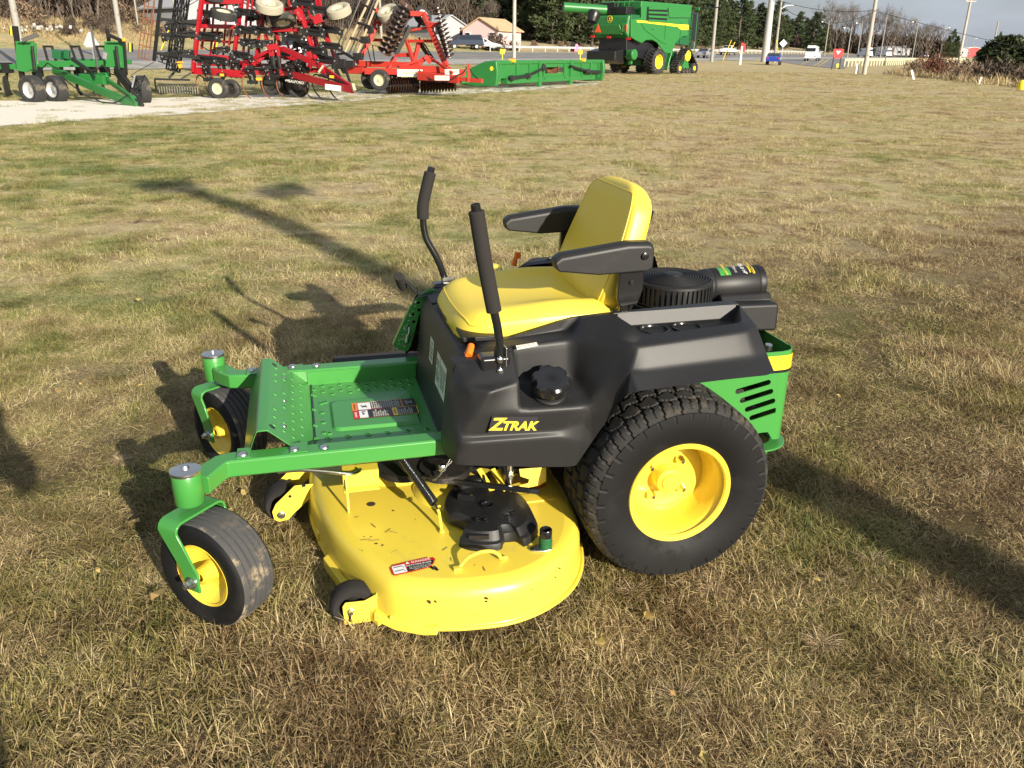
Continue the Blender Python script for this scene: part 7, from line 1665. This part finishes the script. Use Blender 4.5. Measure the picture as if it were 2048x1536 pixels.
for px,yb,h,lx in ((1642,250,11.5,-1.6),(1688,215,9.0,-1.5),(1708,290,13,-1.6),(1734,330,10,1.5),(1754,270,15,0),(1777,330,12,1.6),(1800,380,13,0),(1818,300,15,-1.6),(1838,360,11,0),(1858,420,12,1.6),(1872,330,14,1.6),(1884,430,13,0),(1906,460,14,-1.4),(1920,520,15,0),(1934,500,13,1.4),(1975,160,9,0)):
    q=(px-1024)/1776; x=q*yb; pole(x,yb,H(x,yb),h*.8,.16,palew,'street lamp pole receding along the far right of the road',lamp=(h*.72,lx,.2) if lx else None,group=LG,name='street_lamp')
# wires
def wire(a,b,sag,r=.018,n=14):
    a,b=V(*a),V(*b); m=M(); m.tube([a.lerp(b,k/n)+V(0,0,-sag*4*(k/n)*(1-k/n)) for k in range(n+1)],r,5); return m
WL=(('overhead wire running from the lone pole towards the right',(25.6573,64,4.2836),(42.8926,70,1.5206),.1),('overhead wire running left from the lone pole top',(25.5639,64,4.4117),(16.9143,66,5.7967),.6),('lower overhead wire running left from the lone pole',(25.4694,64,4.3464),(18.4297,66,5.2537),1.2))
for lb,a,b,sg in WL: tag(obj('overhead_wire',wire(a,b,sg),MT['hose']),lb,'wire')
# yellow guy wire guards
def guy(a,b,label):
    tag(obj('guy_guard',tubes([(a,b,.10,.1)]),MT['decal_yellow']),label,'guy guard')
for a,b,lb in (((26.8487,115,0.3717),(27.7927,115,3.0184),'yellow guy wire guard left of its twin by the pick-up'),((26.9305,114,0.4448),(28.0234,114,2.7743),'yellow guy wire guard right of its twin by the pick-up'),((35.1967,118,0.4772),(34.4538,118,3.1139),'yellow guy wire guard beside the pale pole by the blue car'),((-23.9615,60,1.3156),(-23.2707,60,2.5647),'yellow slanted guy guard behind the rolling basket'),((-21.1744,62,1.2132),(-20.8535,62,2.3745),'yellow guy guard seen through the red frame, left one'),((-20.9644,62,1.2152),(-20.6451,62,2.3765),'yellow guy guard seen through the red frame, right one')): guy(a,b,lb)
# ---- guard rails
mk('panel_grey',(.50,.52,.54),.4,.3)
def rail_run(pts,label,h=.75,white=MT['offwhite'],step=3.5,pw=.14):
    e=empty('guard_rail',pts[0],0,label,'guard rail'); o=V(*pts[0]); m=M(); Pt=[V(*p)-o+V(0,0,h) for p in pts]
    for a,b in zip(Pt,Pt[1:]): m.beam(a,b,.05,.30)
    obj('rail',m,white,e)
    k=0
    for a,b in zip(Pt,Pt[1:]):
        L_=(b-a).length; n=max(1,int(L_/step))
        for i in range(n):
            if k>95: break
            p=a.lerp(b,i/n); m=M(); m.beam(p+V(0,-.04,.18),p-V(0,-.04,h+.1),pw,.12); obj('post',m,white,e); k+=1
    return e
rail_run([(lambda p:(p[0],p[1],H(*p)))(TS(t,20.6)) for t in (70,85,100,115,130,150,170,190,215,240,270)],'long pale guard rail along the far side of the road',step=3.2,white=MT['panel_grey'],h=.62)
rp=[(lambda px,yy:((px-1024)/1776*yy,yy,H((px-1024)/1776*yy,yy)))(px,yy) for px,yy in ((1685,112),(1720,118),(1760,126),(1800,138),(1840,150),(1880,165),(1925,185))]
rail_run([(x,y,max(z,-.35)) for x,y,z in rp],'white posted guard rail above the brush at the right',h=.80,step=1.35,pw=.16,white=MT['cream_rim'])
# ---- signs and small things
def sign(x,y,z,post,shape,c,mt,label,cat,tw=.07,name='road_sign',face=(0,-1,0)):
    e=empty(name,(x,y,z),0,label,cat); m=M(); m.beam((0,0,-.1),(0,0,post),tw,tw); obj('post',m,MT['galv'] if mt!='offwhite' else MT['black_steel'],e)
    m=M(); m.add([(a,-.05,b+c) for a,b in shape]+[(a,-.03,b+c) for a,b in shape],[tuple(range(len(shape))),tuple(range(2*len(shape)-1,len(shape)-1,-1))]+[(i,(i+1)%len(shape),len(shape)+(i+1)%len(shape),len(shape)+i) for i in range(len(shape))]); obj('panel',m,MT[mt],e,smooth=False); return e
x,y,z=(-24.7771,52,1.5226); sign(x,y,H(x,y),1.2,[(-.95,-.55),(.95,-.55),(.80,-.8),(-.80,-.8)] if 0 else [(-.47,-.27),(-.33,-.42),(.33,-.42),(.48,-.27),(.07,.40),(-.07,.40)],1.35,'panel_grey','grey back of a triangular sign standing behind the green ripper','road sign')
x,y,z=(28.4561,112,1.2467); e=sign(x,y,H(x,y),2.2,[(.05,-.55),(.42,-.45),(.50,0),(.42,.45),(.05,.55),(-.05,0)],2.0,'red','red stop sign seen edge-on atop a white post','road sign',tw=.24)
m=M(); m.box((0,0,2.15),(.28,.2,.9)); obj('red_wrap',m,MT['red'],e)
x,y,z=(61.513,205,2.1719); sign(x,y,H(x,y),2.2,[(0,-.9),(.9,0),(0,.9),(-.9,0)],2.8,'panel_grey','grey back of a diamond sign beyond the road','road sign')
x,y,z=(33.3557,92,0.427); e=empty('yield_sign',(x,y,z-.6),0,'red and white triangular sign on two dark posts at the lawn edge','road sign')
m=M(); m.beam((-.42,0,-.2),(-.32,0,2.0),.1,.1); obj('post',m,MT['black_steel'],e); m=M(); m.beam((.36,0,-.2),(.45,0,2.0),.1,.1); obj('post',m,MT['black_steel'],e)
m=M(); m.prism([(-.5,2.15),(.55,2.15),(.55,1.55),(.3,1.25),(-.3,1.25),(-.5,1.55)],'y',-.08,-.05); obj('panel',m,MT['red'],e); m=M(); m.prism([(-.2,1.95),(.25,1.95),(.02,1.6)],'y',-.095,-.082); obj('white_triangle',m,MT['white'],e); m=M(); m.beam((.1,-.05,.25),(-.2,-.05,-.25),.1,.04); m.box((.15,-.05,.55),(.25,.05,.35)); obj('yellow_marker',m,MT['decal_yellow'],e)
def post(px,py0,py1,D_,w,mt,label,name='marker_post',cat='marker post'):
    pass
for a,b,w_,mt,lb in (((27.4912,71,0.0569),(27.4464,71,0.8073),.24,'offwhite','white utility marker box beside the lone pole'),((26.3448,58,-0.0372),(26.0292,58,0.5764),.13,'white','white leaning stake at the edge of the brush'),((26.3906,50,0.0008),(26.4777,50,0.3754),.10,'white','short white stake in front of the cedars'),((26.4718,50.1,-0.002),(26.4884,50.1,0.0518),.2,'white','small white cap at the stake foot')):
    m=M(); a,b=V(*a),V(*b); a.z-=.1; m.beam(a,b,w_,w_*.6,up=(0,1,0)); tag(obj('marker_post',m,MT[mt],bev=.01),lb,'marker post')
m=M(); m.lathe([(.16,-.2),(.20,.05),(.17,.22),(.07,.30),(0,.31)],(0,0,.1),(0,0,1),16); x,y,z=(24.251,42,0.0403); hy=obj('yellow_hydrant',m,MT['decal_yellow'],loc=(x,y,z)); tag(hy,'yellow and white hydrant top at the right edge of the lawn','hydrant')
pk=mat('pink_cloth',(.85,.22,.42),.6)
x,y,z=QS(1139,21.2); e=empty('waste_bins',(x,y,z),0,'pink bin leaning on a black bin by the roadside','waste bins'); m=M(); m.loft([[(-.35,-.3,0),(.25,-.3,0),(.25,.3,0),(-.35,.3,0)],[(-.42,-.36,1.35),(.30,-.36,1.35),(.30,.36,1.35),(-.42,.36,1.35)]]); obj('black_bin',m,MT['black_steel'],e,bev=.05); m=M(); m.loft([[(.15,-.55,0),(.75,-.55,0),(.75,-.15,0),(.15,-.15,0)],[(.25,-.6,.8),(.8,-.6,.8),(.8,-.2,.8),(.25,-.2,.8)],[(.35,-.5,1.15),(.65,-.5,1.15),(.65,-.3,1.15),(.35,-.3,1.15)]]); obj('pink_bin',m,pk,e,bev=.06)
# ---- cars
glass=mat('car_glass',(.015,.02,.03),.08,spec=.8); carw=mat('car_white',(.78,.78,.77),.25,coat=.6); carn=mat('car_navy',(.02,.03,.055),.25,coat=.6); carb=mat('car_blue',(.015,.05,.32),.25,coat=.6); cars_=mat('car_silver',(.42,.44,.47),.3,.5,coat=.5)
def car(x,y,z,ang,paint,kind,label,cat):
    e=empty('parked_car' if kind!='van' else 'van',(x,y,z),ang,label,cat)
    P={'sedan':(4.7,1.8,[(2.3,.42),(2.25,.70),(1.2,.92),(.35,1.42),(-.95,1.45),(-1.75,1.05),(-2.3,.98),(-2.35,.45)]),
       'suv':(4.8,1.95,[(2.35,.5),(2.3,.95),(1.25,1.10),(.6,1.72),(-2.0,1.78),(-2.35,1.15),(-2.4,.5)]),
       'truck':(5.8,2.0,[(2.9,.6),(2.85,1.05),(1.6,1.2),(.9,1.85),(-.7,1.88),(-.95,1.25),(-2.85,1.22),(-2.9,.6)]),
       'van':(6.4,2.2,[(3.1,.5),(3.0,1.1),(2.4,1.35),(1.7,2.45),(-3.0,2.6),(-3.1,.5)])}[kind]
    Lc,Wc,pr=P; m=M(); h=Wc/2
    def yy(z_): return h*(1 if z_<1.0 else 1-.20*(z_-1.0)/.8)
    m.loft([[(a,-yy(b)*f,b) for a,b in pr]  for f in (1,)]+[[(a,yy(b),b) for a,b in pr]]); obj('body',m,paint,e,bev=.07,seg=3,ang=40)
    top=max(b for a,b in pr); bl=1.0 if kind in('sedan',) else 1.15 if kind=='suv' else 1.28
    roof=[(a,b) for a,b in pr if b>bl+.12]; x0=max(a for a,b in roof); x1=min(a for a,b in roof)
    for s in (-1,1):
        m=M(); q=[(x0+.35,bl),(x0-.02,top-.12),(x1+.10,top-.12),(x1-.25 if kind!='van' else 1.3,bl)] if kind!='van' else [(x0+.3,1.5),(x0-.1,2.2),(.6,2.2),(.6,1.5)]
        m.add([(a,s*(yy(b)+.012),b) for a,b in q],[(0,1,2,3)]); obj('side_window',m,glass,e,smooth=False)
    m=M(); 
    fr_x=[p for p in pr]
    def face(i,t0,t1,sg,name):
        a,b=pr[i],pr[i+1]; q=lambda t:(a[0]+(b[0]-a[0])*t,a[1]+(b[1]-a[1])*t)
        m=M(); (xa,za),(xb,zb)=q(t0),q(t1); n=.02*sg; m.add([(xa+n,-yy(za)*.88,za+.02),(xa+n,yy(za)*.88,za+.02),(xb+n,yy(zb)*.88,zb+.02),(xb+n,-yy(zb)*.88,zb+.02)],[(0,1,2,3)]); obj(name,m,glass,e,smooth=False)
    if kind=='sedan': face(2,.1,.92,1,'windscreen'); face(4,.08,.85,-1,'rear_window')
    elif kind=='suv': face(2,.1,.92,1,'windscreen'); face(4,.08,.7,-1,'rear_window')
    elif kind=='truck': face(2,.1,.92,1,'windscreen'); face(4,.1,.8,-1,'rear_window')
    else: face(2,.15,.85,1,'windscreen'); 
    if kind=='van': m=M(); m.box((-3.10,0,1.9),(.06,1.6,.55)); obj('rear_window',m,glass,e)
    for s in (-1,1):
        m=M(); m.box((-Lc/2+.02,s*(h-.22),.85 if kind!='sedan' else .82),(.08,.22,.16)); obj('tail_light',m,MT['red'],e,bev=.02)
        for xx in (Lc*.31,-Lc*.30):
            g=empty('wheel',(xx,s*(h-.1),.34),parent=e); m=M(); m.lathe([(.18,-.11),(.32,-.11),(.34,-.07),(.34,.07),(.32,.11),(.18,.11)],(0,0,0),(0,1,0),24); obj('tyre',m,MT['dark_tyre'],g,ang=40); m=M(); m.lathe([(.2,s*.10),(.17,s*.09),(.05,s*.08),(0,s*.09)],(0,0,0),(0,1,0),16); obj('rim',m,MT['silver_rim'],g,ang=40)
    m=M(); m.box((-Lc/2-.02,0,.55),(.12,Wc*.94,.18)); m.box((Lc/2+.0,0,.52),(.12,Wc*.94,.18)); obj('bumper',m,MT['black_steel'] if kind=='truck' else paint,e,bev=.03)
ra=math.atan2(.855,.518)
def onroad(px,s): x,y,z=QS(px,s); return x,y,z+.02
car(*onroad(582,8.5),ra+PI,carw,'sedan','white sedan passing behind the red cultivator','car')
car(*onroad(925,23.5),ra+2.2,carn,'suv','navy blue car parked in front of the pink house','car'); car(*onroad(962,22.5),ra-1.2,carw,'sedan','white coupe parked right of the navy car','car')
car(*onroad(1405,5.5),ra,cars_,'sedan','silver car half hidden behind the combine','car'); car(*onroad(1449,13.5),ra,carw,'truck','white and dark pick-up truck on the road, seen from behind','pick-up truck')
x,y,z=(34.4248,118,0.7797); car(x,y,H(x,y)+.02,ra+.2,carb,'sedan','blue car between the massive monopole and the pale pole','car')
x,y,z=(54.2126,162,1.0762); car(x,y,H(x,y)+.05,ra+.1,carw,'van','white van driving away on the road near the yellow lines','van')
for px,yy,k_,pt,lb in ((1722,262,'van',carw,'small white truck far down the road'),(1840,330,'sedan',carn,'dark car far down the road near the brush'),(1762,300,'van',carw,'distant white box van in front of the bare trees')):
    q=(px-1024)/1776; car(q*yy,yy,H(q*yy,yy)+.1,ra+.6,pt,k_,lb,'car' if k_=='sedan' else 'van')
# ---- houses
pkw=mat('pink_siding',(.62,.42,.41),.8,stretch=(1,1,14),col2=(.62,.45,.43),nscale=1); tanr=mat('tan_roof',(.50,.36,.20),.85,dirt=((.40,.29,.17),1,.5)); gyr=mat('grey_roof',(.36,.37,.39),.7); gyw=mat('pale_siding',(.34,.35,.37),.8)
def house(x,y,z,ang,w,d,h,rh,wall,roof,label,wins=(),hip=False,cat='house'):
    e=empty('house',(x,y,z-.2),ang,label,cat); m=M()
    m.prism([(-w/2,0),(w/2,0),(w/2,h),(0,h+rh),(-w/2,h)] if not hip else [(-w/2,0),(w/2,0),(w/2,h),(-w/2,h)],'y',-d/2,d/2); obj('wall',m,wall,e,smooth=False)
    m=M(); o=.35
    for s in (-1,1): m.loft([[(0,yy,h+rh+.10),(s*(w/2+o),yy,h-.08),(s*(w/2+o),yy,h-.24),(0,yy,h+rh-.04)] for yy in (-d/2-o,d/2+o)])
    r=obj('roof',m,roof,e,smooth=False)
    for fx,fz,ww,wh,side in wins:
        f=M(); 
        if side=='y': f.box((fx,-d/2-.03,fz),(ww+.15,.08,wh+.15)); fr2=obj('window',f,MT['white'],e); g=M(); g.box((fx,-d/2-.075,fz),(ww,.03,wh)); obj('pane',g,glass,fr2)
        else: f.box((w/2+.03,fx,fz),(.08,ww+.15,wh+.15)); fr2=obj('window',f,MT['white'],e); g=M(); g.box((w/2+.075,fx,fz),(.03,ww,wh)); obj('pane',g,glass,fr2)
    return e
x,y,z=QS(978,27); house(x,y,z,-.42,5.6,8,2.5,1.5,pkw,tanr,'pink house with a tan shingle roof beyond the road',((-2,1.5,.7,1.1,'y'),(1.8,1.5,.7,1.1,'y'),(-3.5,1.5,.8,1.0,'x'),(1,1.5,.8,1.0,'x')))
x,y,z=QS(400,42); house(x,y,z,.9,9,9,2.6,2.2,gyw,gyr,'grey roofed pale house half hidden behind the raised cultivator',((-2,1.5,.9,1.1,'y'),(2,1.5,.9,1.1,'y')))
x,y,z=QS(862,36); house(x,y,z,.75,6,8,2.2,1.4,gyw,gyr,'white sided house behind the raised disc harrow wing',((-2.5,1.5,.9,1.1,'y'),(2,1.5,.9,1.1,'y')))
for px,yy,w,h,wl2,rf,lb in ((1768,340,13,2.4,gyw,gyr,'long low white building beyond the street lamps'),(1798,350,6,3,gyw,gyr,'small white shed right of the long low building'),(1930,470,11,4,MT['red'],MT['white'],'red and white roadside building far away on the right'),(1900,430,9,4,gyw,gyr,'white block building beside the dark distant trees'),(1945,520,10,4,MT['panel_grey'],gyr,'blue grey building right of the red one')):
    q=(px-1024)/1776; house(q*yy,yy,H(q*yy,yy)+.5,0,w,8,h,.8,wl2,rf,lb,((-w*.25,h*.5,1.2,1,'y'),(w*.2,h*.5,1.2,1,'y')),cat='building')
# ---- added twin-armed post, unseen behind the camera, bent to cast the long lawn shadow
def MW(x,y,z): 
    c,s_=math.cos(YAW),math.sin(YAW); return V(MX+c*x-s_*y,MY+s_*x+c*y,z)
b=MW(-3.80,9.0,0); lp=empty('street_lamp',tuple(b),YAW,'unseen twin-armed post added behind the camera to cast the long shadow on the lawn','street lamp')
m=M(); m.tube([(0,0,-.1),(0,0,2.5),(.02,0,4.4),(.10,0,5.4)],[.17,.16,.15,.14],14); obj('shaft',m,MT['galv'],lp)
m=M(); m.tube(cr([(.10,0,5.3),(.22,0,5.8),(.34,0,6.1),(.48,0,6.3)],5),.13,10); m.box((.50,0,6.32),(.60,.34,.24)); obj('lamp_arm',m,MT['galv'],lp,bev=.01)
m=M(); m.tube(cr([(.08,0,5.2),(-.2,0,5.6),(-.5,0,5.95)],5),.022,10); m.box((-.62,0,6.1),(.60,.30,.24),(0,.3,0)); obj('lamp_arm',m,MT['galv'],lp,bev=.01)
# ---- the person taking the picture
def skin_person(loc,rz):
    J=[('pelvis',(0,0,.96),.145),('spine',(0,0,1.16),.13),('chest',(0,.0,1.36),.155),('neck',(0,.0,1.50),.062),('head0',(0,.015,1.58),.082),('head1',(0,.02,1.68),.098),('head2',(0,.01,1.76),.07)]
    v=[j[1] for j in J]; r=[j[2] for j in J]; e=[(i,i+1) for i in range(6)]
    for sgn_ in (-1,1):
        o=len(v); v+=[(sgn_*.17,0,1.43),(.42 if sgn_>0 else -.3,.02,1.26),(sgn_*.15,.22,1.33),(sgn_*.10,.28,1.38)]; r+=[.068,.050,.038,.030]; e+=[(2,o),(o,o+1),(o+1,o+2),(o+2,o+3)]
        # fingers, each its own short chain from the palm
        for k in range(5):
            q=len(v); a=.012*(k-2); th=(k==4)
            if th: v+=[(sgn_*.10+sgn_*-.025,.285,1.40),(sgn_*.10-sgn_*.04,.30,1.42)]
            else: v+=[(sgn_*.10+a,.32-.003*abs(k-1),1.39),(sgn_*.10+a-sgn_*.02,.345-.004*abs(k-1),1.40)]
            r+=[.0095,.008]; e+=[(o+3,q),(q,q+1)]
        o=len(v); v+=[(sgn_*.10,0,.88),(sgn_*.12,.02,.50),(sgn_*.13,-.01,.09),(sgn_*.14,.13,.04)]; r+=[.095,.064,.046,.042]; e+=[(0,o),(o,o+1),(o+1,o+2),(o+2,o+3)]
    me=bpy.data.meshes.new('person'); me.from_pydata(v,e,[]); o_=bpy.data.objects.new('person',me); COL.objects.link(o_)
    o_.modifiers.new('skin','SKIN'); o_.modifiers.new('sub','SUBSURF').render_levels=2
    for i,q in enumerate(r): me.skin_vertices[0].data[i].radius=(q,q)
    me.skin_vertices[0].data[0].use_root=True
    me.materials.append(mat('denim_jacket',(.06,.08,.13),.85)); o_.location=loc; o_.rotation_euler=(0,0,rz); return o_
pe=skin_person((-.105,-.44,0),-.1); pe.scale=(1.0,1.0,1.08)
tag(pe,'person in dark clothes raising both hands behind the camera, seen as a shadow','person')

# ---------------- tidy: surface bumps belong to their plate, separate pieces become parts of their own
def join_into(par,o):
    bm=bmesh.new(); bm.from_mesh(par.data); n=len(par.data.materials)
    for x in o.data.materials: par.data.materials.append(x)
    k=len(bm.faces); bm.from_mesh(o.data); bm.faces.ensure_lookup_table()
    for f in bm.faces[k:]: f.material_index+=n
    bm.to_mesh(par.data); bm.free(); bpy.data.objects.remove(o)
for o in [o for o in bpy.data.objects if o.name.startswith('tread_bumps')]: join_into(o.parent,o)
SKIP=('tyre','crown','foliage','trunk','side_pod','text','lettering','number','marks','label','grass','clipping','chips','bolt_heads','footrest','floor_pan','teeth','track_belt','bars','fan_guard','rim')
def pieces(me):
    nv=len(me.vertices)
    if nv>6000 or nv<8: return None
    p=list(range(nv))
    def fd(i):
        while p[i]!=i: p[i]=p[p[i]]; i=p[i]
        return i
    for e in me.edges:
        a,b=fd(e.vertices[0]),fd(e.vertices[1])
        if a!=b: p[a]=b
    box={}
    for v in me.vertices:
        r=fd(v.index); c=v.co
        if r in box:
            lo,hi=box[r]
            for i in range(3): lo[i]=min(lo[i],c[i]); hi[i]=max(hi[i],c[i])
        else: box[r]=(list(c),list(c))
    ks=list(box); k=len(ks)
    if k<2 or k>80: return None
    q=list(range(k))
    def f2(i):
        while q[i]!=i: i=q[i]
        return i
    sz=[max(box[r][1][i]-box[r][0][i] for i in range(3)) for r in ks]
    for i in range(k):
        for j in range(i+1,k):
            A,B_=box[ks[i]],box[ks[j]]; g=math.sqrt(sum(max(0,A[0][d]-B_[1][d],B_[0][d]-A[1][d])**2 for d in range(3)))
            if g<=max(.02,.5*max(sz[i],sz[j])):
                a,b=f2(i),f2(j)
                if a!=b: q[a]=b
    grp={}
    for i,r in enumerate(ks): grp.setdefault(f2(i),set()).add(r)
    if len(grp)<2: return None
    root=[fd(i) for i in range(nv)]
    return [[i for i in range(nv) if root[i] in g] for g in grp.values()]
SING={'hydraulic_hoses':'hydraulic_hose','cover_details':'cover_bolt','hinge_tabs':'hinge_tab','plate_holes':'plate_hole','panel_ribs':'panel_rib','cover_slots':'cover_slot'}
done={}
for o in [o for o in bpy.data.objects if o.type=='MESH' and o.parent and not o.get('kind')]:
    if any(k in o.name for k in SKIP): continue
    me=o.data
    if me.name in done: continue
    done[me.name]=1
    if me.users>1: continue
    ps=pieces(me)
    if not ps: continue
    base=o.name.split('.')[0]; base=SING.get(base,base)
    for vs_ in ps:
        keep=set(vs_); bm=bmesh.new(); bm.from_mesh(me); bm.verts.ensure_lookup_table()
        bmesh.ops.delete(bm,geom=[v for v in bm.verts if v.index not in keep],context='VERTS')
        m2=bpy.data.meshes.new(base); bm.to_mesh(m2); bm.free()
        for x in me.materials: m2.materials.append(x)
        c=o.copy(); c.data=m2; c.name=base; COL.objects.link(c)
        for ch in (kids(o) if vs_ is ps[0] else []): ch.parent=c
    bpy.data.objects.remove(o)

# ---------------- world, sun, camera
SD=V(-.551,.833,0).normalized()   # the way shadows fall
EL=R(19.4)
sun=bpy.data.lights.new('sun','SUN'); sun.energy=5.0; sun.angle=R(.55); sun.color=(1,.91,.77)
so=bpy.data.objects.new('sun',sun); COL.objects.link(so)
dv=V(SD.x*math.cos(EL),SD.y*math.cos(EL),-math.sin(EL)); so.rotation_euler=dv.to_track_quat('-Z','Y').to_euler()
w=bpy.data.worlds.new('World'); sc.world=w; w.use_nodes=True; nt=w.node_tree; bg=nt.nodes['Background']
sky=nt.nodes.new('ShaderNodeTexSky'); sky.sky_type='NISHITA'; sky.sun_disc=False; sky.sun_elevation=EL
# sun_rotation is measured clockwise from +Y
sky.sun_rotation=math.atan2(-SD.x,-SD.y); sky.air_density=1.0; sky.dust_density=2.0; sky.ozone_density=1.5
tc=nt.nodes.new('ShaderNodeTexCoord'); mp=nt.nodes.new('ShaderNodeMapping'); mp.inputs['Scale'].default_value=(1,1,4.5); nz=nt.nodes.new('ShaderNodeTexNoise'); nz.inputs['Scale'].default_value=2.6; nz.inputs['Detail'].default_value=7; nz.inputs['Roughness'].default_value=.55
rp=nt.nodes.new('ShaderNodeValToRGB'); rp.color_ramp.elements[0].position=.38; rp.color_ramp.elements[1].position=.70
mx=nt.nodes.new('ShaderNodeMix'); mx.data_type='RGBA'
nt.links.new(tc.outputs['Generated'],mp.inputs[0]); nt.links.new(mp.outputs[0],nz.inputs['Vector']); nt.links.new(nz.outputs['Fac'],rp.inputs[0])
rp.color_ramp.elements[0].color=(.35,.35,.35,1); rp.color_ramp.elements[1].color=(.85,.85,.85,1)
nt.links.new(rp.outputs[0],mx.inputs[0]); nt.links.new(sky.outputs[0],mx.inputs[6]); mx.inputs[7].default_value=(6.2,6.8,7.9,1)
nt.links.new(mx.outputs[2],bg.inputs[0]); bg.inputs[1].default_value=.055
cd=bpy.data.cameras.new('camera'); co=bpy.data.objects.new('camera',cd); COL.objects.link(co); sc.camera=co
cd.sensor_width=36; cd.lens=36*1647.48/2048; cd.clip_start=.05; cd.clip_end=3000
co.location=(0,0,1.52961)
F_=V(0,math.cos(.38497),-math.sin(.38497)); U_=V(0,math.sin(.38497),math.cos(.38497)); Rr=V(1,0,0); q=.010337
R2=Rr*math.cos(q)+U_*math.sin(q); U2=-Rr*math.sin(q)+U_*math.cos(q)
co.matrix_world=Matrix((R2,U2,-F_)).transposed().to_4x4(); co.location=(0,0,1.52961)
vs=sc.view_settings; sc.display_settings.display_device='sRGB'; vs.view_transform='Standard'; vs.look='None'; vs.exposure=0.80; vs.gamma=1
